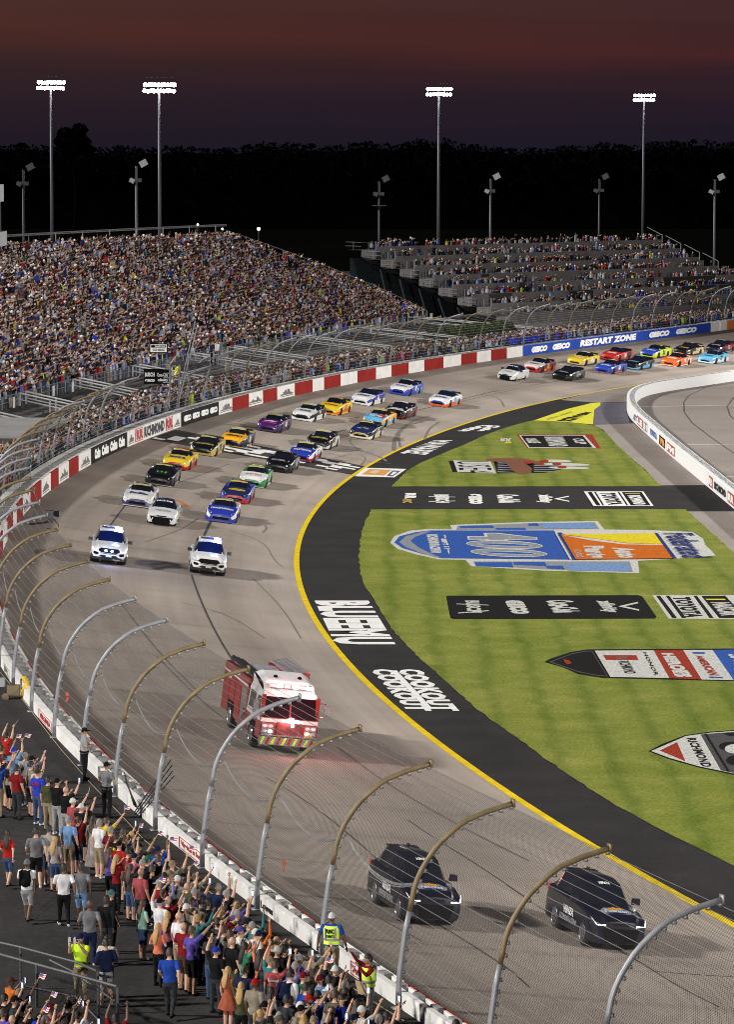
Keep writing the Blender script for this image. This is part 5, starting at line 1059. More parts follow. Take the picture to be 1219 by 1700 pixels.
def finish_car(root, D, body, mats, rim=None, wheels=True):
    o = link('body', D['body'], root); slots(o, mats)
    for k, nm in (('windscreen', 'windscreen'), ('side_window_l', 'side_window'), ('side_window_r', 'side_window'), ('rear_window', 'rear_window'), ('underbody', 'underbody')):
        if len(D[k].polygons): link(nm, D[k], root)
    for a in body.ax:
        for sg in (1, -1):
            w = link('wheel', D['wheel'], root, (body.L/2-a, sg*(body.prm(a)[1]-.135), body.wr)); link('rim', D['rim'], w)
    return o
def hood_text(root, body, s, m, t0, t1, w, bold=.06, parent=None, y0=0.0):
    """word across the bonnet, read by someone standing in front of the car"""
    def f(u, v): y = y0-w/2+w*u; t = t1+(t0-t1)*v; return (body.L/2-t, y, body.topz(t, y)+.014)
    link('lettering', text_on(MB(), s, f, 0, bold).mesh('lettering', [m]), parent or root)
def body_patch(name, root, body, t0, t1, y0, y1, m, e=.010, nu=6, nv=8, shape=None):
    mb = MB()
    def P(u, v): t = t0+(t1-t0)*u; y = y0+(y1-y0)*v; return (body.L/2-t, y, body.topz(t, y)+e)
    if shape == 'oval':
        n = 24; c = P(.5, .5); ring = [P(.5+.5*math.cos(a), .5+.5*math.sin(a)) for a in np.linspace(0, 2*math.pi, n, endpoint=False)]; mb.add([c]+ring, [(0, 1+i, 1+(i+1) % n) for i in range(n)])
    elif shape is not None: mb.poly([P(u, v) for u, v in shape])
    else: mb.grid([[P(u, v) for v in np.linspace(0, 1, nv)] for u in np.linspace(0, 1, nu)])
    return link(name, mb.mesh(name, [m]), root)
def side_text(root, body, s, m, t0, t1, z0, z1, sides=(1, -1), bold=.08, slant=.0, name='number'):
    for sg in sides:
        def f(u, v):
            t = t0+(t1-t0)*u; z = z0+(z1-z0)*v; P = body.sec(t); y = float(np.interp(z, [P[k][2] for k in range(5)], [P[k][1] for k in range(5)])); return (body.L/2-(t+slant*(v-.5)), sg*(y+.014), z)
        # seen from outside: on the left side the nose is to the viewer's left
        h = f if sg > 0 else (lambda u, v: f(1-u, v))
        link(name, text_on(MB(), s, h, 0, bold).mesh(name, [m]), root)
def side_patch(root, body, m, t0, t1, z0, z1, sides=(1, -1), e=.008, skew=0, name='side_stripe'):
    for sg in sides:
        P = []
        for u in np.linspace(0, 1, 7):
            row = []
            for v in np.linspace(0, 1, 4):
                t = t0+(t1-t0)*u+skew*(v-.5); z = z0+(z1-z0)*v; Q = body.sec(t); y = float(np.interp(z, [Q[0][2], Q[1][2], Q[2][2], Q[3][2], Q[4][2]], [Q[0][1], Q[1][1], Q[2][1], Q[3][1], Q[4][1]])); row.append((body.L/2-t, sg*(y+e), z))
            P.append(row)
        link(name, MB().grid(P).mesh(name, [m]), root)
# ---- stock car
STK = Body(4.95, [(0, .50, .70, .40, .52, .45), (.05, .60, .80, .50, .56, .5), (.16, .68, .90, .60, .62, .55), (.40, .745, .955, .69, .68, .58), (.95, .80, .985, .76, .72, .60), (1.35, .845, .985, .80, .74, .62), (1.72, .90, .975, .86, .78, .64), (2.42, 1.285, .97, .89, .79, .56), (2.8, 1.305, .97, .90, .79, .56), (3.15, 1.285, .975, .91, .78, .56), (4.02, .99, .98, .92, .72, .62), (4.4, .965, .975, .92, .74, .66), (4.8, .955, .955, .91, .74, .66), (4.95, .90, .93, .86, .72, .62)],
           (.98, 3.76), .355, .10, 1.72, 2.42, 3.15, 4.02)
def stock_static():
    if 'sx' in _ME: return _ME['sx']
    b = STK; L2 = b.L/2; d = {}
    d['splitter'] = MB().box((L2-.10, 0, .075), (.30, 1.80, .045)).box((0, .955, .12), (2.2, .05, .10)).box((0, -.955, .12), (2.2, .05, .10))
    d['grille'] = MB().add([(L2+.006, -.55, .20), (L2+.006, .55, .20), (L2+.006, .48, .36), (L2+.006, -.48, .36)], [(0, 1, 2, 3)]).add([(L2+.006, -.40, .395), (L2+.006, .40, .395), (L2-.025, .36, .51), (L2-.025, -.36, .51)], [(0, 1, 2, 3)])
    d['spoiler'] = MB().box((-L2+.12, 0, 1.03), (.03, 1.5, .16))
    d['headlight'] = {}
    for sg in (1, -1):
        P = [b.sec(t) for t in (.07, .34)]; q = [(P[0][3][0]+.012, sg*(P[0][3][1]-.10), P[0][3][2]+.02), (P[0][4][0]+.004, sg*(P[0][4][1]-.16), P[0][4][2]+.055), (P[1][4][0], sg*(P[1][4][1]-.02), P[1][4][2]+.02), (P[1][3][0], sg*(P[1][3][1]+.012), P[1][3][2]-.0), (P[0][2][0]+.01, sg*(P[0][2][1]+.01), P[0][3][2]-.02)]
        d['headlight'][sg] = MB().poly(q).mesh('headlight', [M_HL])
    mb = MB(); P = []
    for u in np.linspace(0, 1, 7): P.append([(L2-t, y, b.topz(t, y)+.01) for t, y in (((2.26, -.58+1.16*u)), ((2.40, -.56+1.12*u)))])
    d['windscreen_banner'] = MB().grid(P)
    d['window_net'] = MB().add([(L2-2.75, .80, .95), (L2-2.3, .76, .95), (L2-2.45, .66, 1.18), (L2-2.75, .64, 1.2)], [(0, 1, 2, 3)])
    _ME['sx'] = {k: (v.mesh(k, [M_GRL]) if isinstance(v, MB) else v) for k, v in d.items()}; return _ME['sx']
CARGRP = 'stock cars lined up behind the pace vehicles'
def stock(px, py, label, hood, roof, side, lower, nose, spl='black', text=None, tcol='white', tw=1.15, num=None, ncol='white', banner=True, rear=None, extra=None, yaw=0, bold=.06, sidetext=None, stripe=None, trange=(1.22, .66)):
    r = thing('stock_car', label, 'race car', mw=place_on_track(px, py, 4.95, yaw), group=CARGRP)
    D = car_meshes('stock', STK, .29, 5, M_RIMK); S = stock_static()
    ob = finish_car(r, D, STK, [pm(hood), pm(roof), pm(side), pm(lower), pm(rear or side), pm(nose)])
    for k, m in (('splitter', pm(spl)), ('grille', M_GRL), ('spoiler', pm('black'))): o = link(k, S[k], r); slots(o, [m])
    for sg in (1, -1): link('headlight', S['headlight'][sg], r)
    if banner: o = link('windscreen_banner', S['windscreen_banner'], r); slots(o, [M_BAN if banner is True else pm(banner)])
    if text:
        for i, tx_ in enumerate(text if isinstance(text, (list, tuple)) else [text]): hood_text(r, STK, tx_, pm(tcol), trange[0]-i*.34+0, trange[1]-i*.34, tw, bold)
    if num:
        side_text(r, STK, num, pm(ncol), 2.15, 2.85, .34, .84); 
        def f(u, v): y = -.42+.84*v; t = 2.45+.62*u; return (STK.L/2-t, -y, STK.topz(t, y)+.012)
        link('number', text_on(MB(), num, f, 0, .08).mesh('number', [pm(ncol)]), r)
    if stripe: side_patch(r, STK, pm(stripe[0]), *stripe[1:])
    if sidetext: side_text(r, STK, sidetext[0], pm(sidetext[1]), 3.0, 4.3, .55, .75, name='lettering')
    if extra: extra(r)
    return r
def ex_claw(r):
    m = mat('bright_green_print', (.10, .55, .03), .5)
    for y in (-.28, 0, .28): body_patch('claw_mark', r, STK, .70, 1.40, y-.12, y+.12, m, shape=[(1, .2), (1, .8), (.55, .62), (0, .5), (.5, .35)])
def ex_bass(r):
    body_patch('hood_oval', r, STK, .62, 1.18, -.55, .62, pm('yellow'), .010, shape='oval'); hood_text(r, STK, 'Bass Pro', pm('red'), 1.0, .78, .8, .04); body_patch('roof_stripe', r, STK, 2.5, 3.1, -.1, .5, pm('red'))
def ex_mm(r): body_patch('hood_flash', r, STK, .5, 1.6, -.75, .02, pm('sky')); body_patch('hood_flash', r, STK, .5, 1.6, .02, .75, pm('red')); hood_text(r, STK, "m m", pm('white'), 1.15, .7, 1.1, .1)
def ex_emblem(r):
    body_patch('hood_emblem', r, STK, .55, 1.35, -.5, .5, pm('silver'), .010, shape=[(0, .3), (.25, .12), (.2, .0), (.6, .05), (.8, .3), (1, .5), (.8, .7), (.6, .95), (.2, 1), (.25, .88), (0, .7), (.3, .5)]); body_patch('hood_emblem', r, STK, .72, 1.12, -.26, .26, pm('navy'), .016, shape='oval')
def ex_dw(r): body_patch('roof_patch', r, STK, 2.5, 3.0, -.45, .1, pm('white'))
def ex_fedroof(r): body_patch('roof_patch', r, STK, 2.5, 3.1, -.4, .4, pm('dpurple'))
def ex_white_band(r): body_patch('hood_band', r, STK, .42, .7, -.8, .8, pm('white'))
def ex_bluehood(r): body_patch('hood_panel', r, STK, 1.2, 1.7, -.72, .72, pm('white'))
def ex_stripes(r):
    for y in (-.5, .1): body_patch('roof_patch', r, STK, 2.5, 3.1, y, y+.35, pm('white'))
stock(226, 842, 'white and dark purple stock car close behind the left police car', 'white', 'white', 'white', 'dpurple', 'dpurple', 'white', ['FedEx'], 'dpurple', 1.2, '11', 'dpurple', extra=ex_fedroof, sidetext=('FedEx', 'purple'))
stock(365, 867.5, 'royal blue stock car with a long white hood word, nearest of the inner line', 'royal', 'royal', 'white', 'royal', 'royal', 'royal', ['HendrickCars'], 'white', 1.45, '5', 'royal', rear='white', extra=lambda r: body_patch('roof_patch', r, STK, 2.5, 2.9, .05, .5, pm('white')))
stock(388, 835, 'blue and red stock car with a yellow oval behind the royal blue one', 'navy', 'blue', 'blue', 'red', 'red', 'red', None, num='19', extra=ex_bass, ncol='yellow')
stock(416, 808.5, 'green roofed stock car with a white hood', 'white', 'green', 'green', 'green', 'green', 'white', ['HUNT BROS'], 'red', 1.1, '21', 'white', bold=.0)
stock(460, 784, 'all black stock car with grey side print at the chequered line', 'black', 'black', 'black', 'black', 'black', 'black', ['MOBIL 1'], 'silver', 1.3, '4', 'silver', banner='black', stripe=('silver', 2.9, 4.3, .3, .8))
stock(497, 766, 'bright blue stock car with white and red sides', 'royal', 'white', 'white', 'red', 'royal', 'royal', ['FASTENAL'], 'white', 1.4, '17', 'royal', banner=True)
stock(525, 745, 'black stock car with a gold hood word and pale sides', 'black', 'white', 'black', 'white', 'black', 'black', ['GOLDEN CORRAL'], 'gold', 1.35, '14', 'gold', stripe=('white', 2.9, 4.4, .25, .85))
stock(597, 728.5, 'navy stock car with a gold nose and silver hood emblem', 'navy', 'navy', 'black', 'white', 'gold', 'gold', None, num='15', ncol='white', extra=ex_emblem, stripe=('cream', 2.0, 3.9, .2, .6))
stock(618, 707, 'yellow roofed stock car with a blue and red hood behind the gold nosed one', 'sky', 'amber', 'amber', 'sky', 'sky', 'amber', None, num='18', ncol='white', extra=ex_mm, banner=True)
stock(652, 694.5, 'black stock car with a white hood band and red flashes', 'black', 'white', 'black', 'maroon', 'black', 'black', ['COMMSCOPE'], 'white', 1.2, '99', 'white', banner='black', extra=ex_white_band, stripe=('maroon', 3.0, 4.2, .3, .7))
stock(660, 655.5, 'blue stock car with white hood and roof, nearer the wall', 'white', 'white', 'blue', 'blue', 'royal', 'blue', ['Kroger'], 'royal', 1.1, '47', 'white', banner=False, stripe=('sky', 2.9, 4.4, .2, .6))
stock(726, 674.5, 'white stock car with blue roof and orange lower nose, alone near the yellow line', 'white', 'blue', 'white', 'orange', 'blue', 'orange', ['BLUE-EMU'], 'royal', 1.1, '38', 'sky', banner=False, rear='white', stripe=('sky', 3.0, 3.9, .25, .6))
stock(597, 672, 'white nosed stock car with blue roof and sides beside the wall', 'white', 'royal', 'royal', 'white', 'white', 'white', ['CARHARTT'], 'navy', 1.1, '6', 'white', banner=False)
stock(543, 688, 'bright yellow stock car with orange lower sides', 'yellow', 'yellow', 'yellow', 'orange', 'yellow', 'yellow', ['Advance'], 'red', 1.2, '41', 'orange', banner=False)
stock(500, 698.5, 'white stock car with black rear and sides, left of the bright yellow one', 'white', 'white', 'black', 'white', 'black', 'white', ['VALVOLINE'], 'navy', 1.0, '9', 'white', rear='black')
stock(443, 717, 'purple stock car with a magenta hood word', 'purple', 'white', 'purple', 'purple', 'purple', 'black', ['ally'], 'white', 1.15, '48', 'white', extra=lambda r: body_patch('hood_panel', r, STK, .3, .55, -.6, .6, pm('magenta')), bold=.12)
stock(383, 742, 'orange-yellow stock car with a black nose at the chequered line', 'amber', 'amber', 'navy', 'black', 'black', 'gold', ['DEWALT'], 'black', 1.25, '20', 'white', extra=ex_dw, stripe=('silver', 2.2, 2.9, .3, .8), rear='yellow')
stock(334, 756, 'black stock car with gold sides on the chequered line near the wall', 'black', 'black', 'gold', 'gold', 'black', 'gold', ['cheddars'], 'gold', 1.35, '8', 'black', bold=.03)
stock(289, 779.5, 'yellow stock car with a red nose and lower sides', 'yellow', 'yellow', 'yellow', 'red', 'red', 'red', ['PENNZOIL'], 'royal', 1.2, '22', 'red', extra=lambda r: body_patch('roof_patch', r, STK, 2.5, 3.1, .0, .5, pm('red')))
stock(262, 806.5, 'black stock car with three green claw marks on its hood', 'black', 'black', 'black', 'black', 'black', 'silver', None, num='1', ncol='silver', extra=ex_claw)
stock(881, 617, 'red and white stock car next to the farther white pace car', 'white', 'white', 'maroon', 'red', 'red', 'red', ['McDonalds'], 'red', 1.0, '23', 'yellow', banner=False, stripe=('yellow', 1.5, 2.1, .15, .35))
stock(930, 631, 'black stock car with white door lettering, nearest of the far group', 'black', 'black', 'black', 'black', 'black', 'black', ['Rheem'], 'silver', 1.0, '51', 'silver', banner='black', stripe=('silver', 2.9, 3.9, .45, .7))
stock(954, 606, 'yellow stock car with white roof in the far group', 'yellow', 'yellow', 'yellow', 'cream', 'yellow', 'black', ['LOVES'], 'white', 1.1, '34', 'white', banner=False, extra=ex_stripes, stripe=('white', 2.1, 3.2, .3, .6))
stock(1010, 598.5, 'red nosed stock car with black roof and rear beside the blue wall', 'red', 'black', 'red', 'red', 'red', 'black', ['HAAS'], 'white', 1.0, '14', 'white', banner='black', rear='black', stripe=('black', 3.0, 4.3, .3, .85), extra=lambda r: body_patch('hood_panel', r, STK, .8, 1.2, -.4, .4, pm('white')))
stock(1000, 619.5, 'blue stock car with orange roof and lower lip in the far group', 'blue', 'orange', 'blue', 'blue', 'blue', 'orange', ['SMITHFIELD'], 'white', 1.1, '43', 'white', banner=False, rear='royal', stripe=('orange', 2.0, 2.5, .15, .4))
stock(1046, 613, 'black stock car with light blue print, behind the blue and orange one', 'black', 'black', 'black', 'sky', 'black', 'navy', ['SUNOCO'], 'sky', 1.1, '78', 'sky', banner='black', extra=lambda r: body_patch('roof_patch', r, STK, 2.5, 3.1, -.3, .3, pm('sky')))
stock(1075, 593.5, 'yellow-green stock car with a blue nose and a dark door number', 'blue', 'lime', 'lime', 'lime', 'blue', 'navy', ['Menards'], 'white', 1.1, '21', 'navy', banner=False)
stock(1110, 607.5, 'orange stock car with white lower nose and rear', 'orange', 'orange', 'orange', 'orange', 'orange', 'white', ['REESE'], 'white', 1.0, '95', 'white', banner=False, rear='white', stripe=('white', 3.3, 4.4, .2, .8), extra=lambda r: body_patch('hood_panel', r, STK, .9, 1.3, -.5, .5, pm('white')))
stock(1130, 589.5, 'black stock car with a cream lower rear', 'black', 'black', 'black', 'cream', 'black', 'black', ['WURTH'], 'amber', 1.1, '2', 'cream', banner=False, rear='cream', stripe=('cream', 2.9, 4.6, .25, .8))
stock(1171, 603, 'light blue stock car in the far group at the right edge', 'sky', 'sky', 'sky', 'white', 'sky', 'sky', ['ALLSTATE'], 'navy', 1.0, '77', 'black', banner=False, rear='sky', extra=lambda r: body_patch('roof_patch', r, STK, 2.5, 3.0, -.2, .3, pm('red')))
stock(1184, 585, 'dark stock car with maroon roof and rear, last at the right edge', 'black', 'maroon', 'maroon', 'black', 'navy', 'silver', ['QUAKER'], 'silver', 1.1, '33', 'silver', banner=False, stripe=('red', 2.9, 3.7, .3, .7))
# ---- road cars
SED = Body(4.88, [(0, .48, .66, .36, .5, .42), (.05, .60, .76, .50, .55, .48), (.18, .70, .86, .62, .6, .52), (.5, .80, .905, .73, .66, .56), (1.0, .88, .92, .82, .7, .58), (1.5, .98, .92, .92, .73, .6), (2.25, 1.40, .915, .96, .76, .54), (2.8, 1.445, .915, .97, .76, .54), (3.3, 1.42, .915, .98, .74, .54), (4.25, 1.10, .905, 1.0, .68, .58), (4.7, 1.08, .88, 1.0, .66, .56), (4.88, .98, .84, .92, .62, .52)], (.96, 3.78), .34, .18, 1.5, 2.25, 3.3, 4.25)
SUV = Body(5.05, [(0, .72, .82, .55, .6, .5), (.06, .92, .90, .78, .66, .56), (.25, 1.02, .965, .93, .72, .62), (.8, 1.09, 1.0, 1.01, .76, .66), (1.35, 1.15, 1.0, 1.07, .78, .68), (2.05, 1.66, 1.0, 1.10, .84, .64), (2.6, 1.74, 1.0, 1.11, .85, .66), (4.4, 1.72, 1.0, 1.12, .84, .66), (4.95, 1.20, .97, 1.12, .78, .66), (5.05, 1.02, .94, .98, .7, .6)], (.98, 3.95), .385, .26, 1.35, 2.05, 4.4, 4.95)
VEN = Body(4.74, [(0, .62, .70, .46, .5, .45), (.06, .78, .80, .66, .58, .5), (.25, .90, .90, .82, .64, .56), (.75, .98, .93, .91, .7, .6), (1.3, 1.07, .93, 1.0, .73, .62), (2.05, 1.56, .925, 1.03, .77, .56), (2.7, 1.63, .925, 1.05, .77, .57), (4.0, 1.58, .925, 1.08, .77, .57), (4.58, 1.16, .90, 1.08, .72, .58), (4.74, .90, .85, .86, .6, .5)], (.95, 3.64), .36, .22, 1.3, 2.05, 4.0, 4.58)
def front_kit(body, grille_w, gz0, gz1, lights, lower=None, hl=M_HL, plate=False, chin=None, L2=None):
    L2 = body.L/2; out = []
    g = MB().add([(L2+.012, -grille_w*.5, gz0), (L2+.012, grille_w*.5, gz0), (L2-.02, grille_w*.62, gz1), (L2-.02, -grille_w*.62, gz1)], [(0, 1, 2, 3)]); out.append(('grille', g, M_GRL))
    if lower: w0, w1, a, b_ = lower; out.append(('lower_grille', MB().add([(L2+.010, -w0, a), (L2+.010, w0, a), (L2+.012, w1, b_), (L2+.012, -w1, b_)], [(0, 1, 2, 3)]), M_GRL))
    return out
def headlamps(root, body, z0, z1, m, y0=.42, t1=.42):
    for sg in (1, -1):
        w0 = body.sec(.06); w1 = body.sec(t1); L2 = body.L/2
        q = [(w0[3][0]+.02, sg*y0, z0), (w0[4][0]+.03, sg*y0, z0+.055), (w0[4][0]+.02, sg*(w0[4][1]+.02), w0[4][2]+.02), (w1[3][0], sg*(w1[3][1]+.014), z1), (w0[2][0]+.02, sg*(w0[2][1]+.015), z0+.04)]
        link('headlight', MB().poly(q).mesh('headlight', [m]), root)
def mirrors(root, body, t, z, m):
    for sg in (1, -1): link('mirror', MB().box((body.L/2-t, sg*(body.prm(t)[1]+.10), z), (.14, .26, .17), taper=(.8, .9)).mesh('mirror', [m]), root)
def pace(px, py, label):
    r = thing('pace_car', label, 'car', mw=place_on_track(px, py, 4.88), group='white sedan pace cars'); D = car_meshes('sedan', SED, .22)
    w, k = pm('white'), pm('navy'); finish_car(r, D, SED, [w, k, w, w, w, w]); L2 = SED.L/2
    for n_, m_, mm in front_kit(SED, .55, .56, .63, None, (.50, .72, .13, .54)): link(n_, m_.mesh(n_, [mm]), r)
    link('bumper_blade', MB().add([(L2+.03, .50, .44), (L2+.03, .62, .20), (L2-.02, .76, .16), (L2-.04, .78, .34), (L2-.02, .70, .50)], [(0, 1, 2, 3, 4)]).add([(L2+.03, -.50, .44), (L2+.03, -.62, .20), (L2-.02, -.76, .16), (L2-.04, -.78, .34), (L2-.02, -.70, .50)], [(4, 3, 2, 1, 0)]).mesh('bumper_blade', [w]), r)
    headlamps(r, SED, .54, .66, M_HL, .40); mirrors(r, SED, 1.85, .98, k); hood_text(r, SED, 'TOYOTA', pm('grey'), .95, .72, .95, .02)
    body_patch('hood_ring', r, SED, .66, 1.06, -.30, .30, pm('grey'), .009, shape='oval'); body_patch('hood_ring', r, SED, .69, 1.03, -.27, .27, w, .011, shape='oval')
    def f(u, v): y = -.5+u; t = 2.2-.14*(1-v)*1.0; return (L2-t, y, SED.topz(t, y)+.012)
    link('windscreen_lettering', text_on(MB(), 'PACE CAR', f, 0, .06).mesh('windscreen_lettering', [pm('white')]), r)
    link('emblem', MB().add([(L2+.035, 0, .54), (L2+.03, .09, .57), (L2+.02, .0, .60), (L2+.03, -.09, .57)], [(0, 1, 2, 3)]).mesh('emblem', [M_CHR]), r); return r
pace(266, 873, 'nearer white pace sedan with a dark roof, behind the left police car'); pace(838, 631.5, 'farther white pace sedan leading the far group of stock cars')
M_BLUEL = mat('blue_strobe_lens', (.1, .15, .6), .2, emit=(.50, .62, 1.0), estr=34, var=0); M_WHL = mat('white_strobe_lens', (1, 1, 1), .2, emit=(.85, .92, 1.0), estr=20, var=0)
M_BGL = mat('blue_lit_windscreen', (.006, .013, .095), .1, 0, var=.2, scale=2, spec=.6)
def police(px, py, label, lit, yaw=0):
    r = thing('police_car', label, 'police car', mw=place_on_track(px, py, 5.05, yaw), group='white police utility cars'); D = car_meshes('suv', SUV, .25)
    w = pm('white'); finish_car(r, D, SUV, [w, w, w, pm('black'), w, w]); L2 = SUV.L/2
    [setattr(c.material_slots[0], 'link', 'OBJECT') or setattr(c.material_slots[0], 'material', M_BGL) for c in r.children if c.name.startswith('windscreen')]
    link('grille', MB().add([(L2+.02, -.42, .66), (L2+.02, .42, .66), (L2+.02, .62, .78), (L2-.02, .48, .92), (L2-.02, -.48, .92), (L2+.02, -.62, .78)], [tuple(range(6))]).mesh('grille', [M_GRL]), r)
    link('lower_bumper', MB().add([(L2+.015, -.82, .27), (L2+.015, .82, .27), (L2-.03, .92, .46), (L2+.018, .55, .44), (L2+.022, .4, .54), (L2+.022, -.4, .54), (L2+.018, -.55, .44), (L2-.03, -.92, .46)], [tuple(range(8))]).mesh('lower_bumper', [pm('black')]), r)
    for sg in (1, -1): link('fog_lamp', MB().add([(L2+.03, sg*.56, .56), (L2+.03, sg*.58, .66), (L2-.01, sg*.84, .70), (L2-.01, sg*.84, .56), (L2+.025, sg*.66, .52)], [tuple(range(5))]).mesh('fog_lamp', [M_GRL]), r)
    link('chrome_bar', MB().box((L2+.03, 0, .625), (.02, .95, .03)).mesh('chrome_bar', [M_GRL]), r); link('licence_plate', MB().box((L2+.035, 0, .52), (.02, .32, .16)).mesh('licence_plate', [M_PLT]), r)
    link('skid_plate', MB().box((L2+.03, .45, .32), (.03, .4, .06)).mesh('skid_plate', [M_CHR]), r)
    headlamps(r, SUV, .74, .90, M_HLON if lit else M_HL, .60, .34); mirrors(r, SUV, 1.75, 1.17, pm('black'))
    bar = link('light_bar', MB().box((L2-2.75, 0, 1.80), (.26, 1.10, .07), taper=(.8, .96)).mesh('light_bar', [M_CHR]), r)
    link('strobe', MB().box((L2-2.70, .38, 1.815), (.22, .36, .085)).mesh('strobe', [M_BLUEL]), bar); link('strobe', MB().box((L2-2.70, -.05, 1.81), (.2, .3, .07)).mesh('strobe', [mat('dim_blue_lens', (.05, .08, .3), .2)]), bar)
    pts = [(L2-2.75, .38, 2.0, 60)]
    if lit:
        for y in (-.18, .16): link('grille_light', MB().ball((L2+.05, y, .79), (.05, .075, .06)).mesh('grille_light', [M_WHL]), r)
        pts.append((L2+.5, 0, .9, 22))
    for (x, y, z, p) in pts:
        l = bpy.data.lights.new('strobe_glow', 'POINT'); l.energy = p*1.6; l.color = (.22, .36, 1); l.shadow_soft_size = .2; o = link('strobe_glow', l, r); o.location = (x, y, z)
    return r
police(178, 938, 'left white police car with glaring blue lights on roof and grille', True); police(344, 956, 'right white police car with a single blue roof strobe', False)
def venza(px, py, label, yaw=0):
    r = thing('crossover_car', label, 'car', mw=place_on_track(px, py, 4.74, yaw) @ Matrix.Diagonal((.89, .95, 1.13, 1)), group='dark blue crossovers leading the field'); D = car_meshes('venza', VEN, .23, 6)
    k = mat('paint_midnight', (.003, .0035, .014), .3, 0, var=.03, coat=.4); finish_car(r, D, VEN, [k, k, k, k, k, k]); L2 = VEN.L/2
    for n_, m_, mm in front_kit(VEN, .5, .70, .76, None, (.50, .62, .24, .62)): link(n_, m_.mesh(n_, [mm]), r)
    headlamps(r, VEN, .66, .86, M_HLON, .50, .40); mirrors(r, VEN, 1.7, 1.12, k); 
    for sg in (1, -1): link('tail_lamp', MB().box((-L2+.10, sg*.72, 1.0), (.16, .3, .14)).mesh('tail_lamp', [M_TL]), r)
    link('roof_spoiler', MB().box((-L2+.62, 0, 1.56), (.4, 1.0, .04)).mesh('roof_spoiler', [k]), r); link('roof_fin', MB().box((-L2+1.2, 0, 1.68), (.2, .05, .08)).mesh('roof_fin', [k]), r)
    side_text(r, VEN, 'VENZA', pm('white'), 1.85, 2.85, .60, .80, name='door_lettering'); side_text(r, VEN, 'RICHMOND RACEWAY', pm('silver'), 1.5, 3.1, .40, .56, name='door_lettering', bold=.05)
    body_patch('hood_shield', r, VEN, .40, .98, -.52, .52, pm('silver'), .010, shape=[(0, .25), (.1, .05), (.5, 0), (.9, .2), (.75, .35), (1, .5), (.75, .65), (.9, .8), (.5, 1), (.1, .95), (0, .75)]); body_patch('hood_shield', r, VEN, .48, .80, -.40, .40, pm('royal'), .014, shape=[(0, .1), (1, 0), (1, 1), (0, .9)]); body_patch('hood_shield', r, VEN, .72, .88, -.22, .22, pm('amber'), .018)
    hood_text(r, VEN, 'Federated', pm('white'), .76, .52, .72, .05)
    def f(u, v): y = -.2+.4*u; t = 2.02-.08*(1-v); return (L2-t, y, VEN.topz(t, y)+.012)
    link('windscreen_lettering', text_on(MB(), 'VENZA', f, 0, .06).mesh('windscreen_lettering', [pm('white')]), r); return r
venza(724, 1544, 'left dark blue crossover with lit headlights behind the fence', 0); venza(1033, 1585, 'right dark blue crossover with lit headlights, nearer the yellow line', 0)
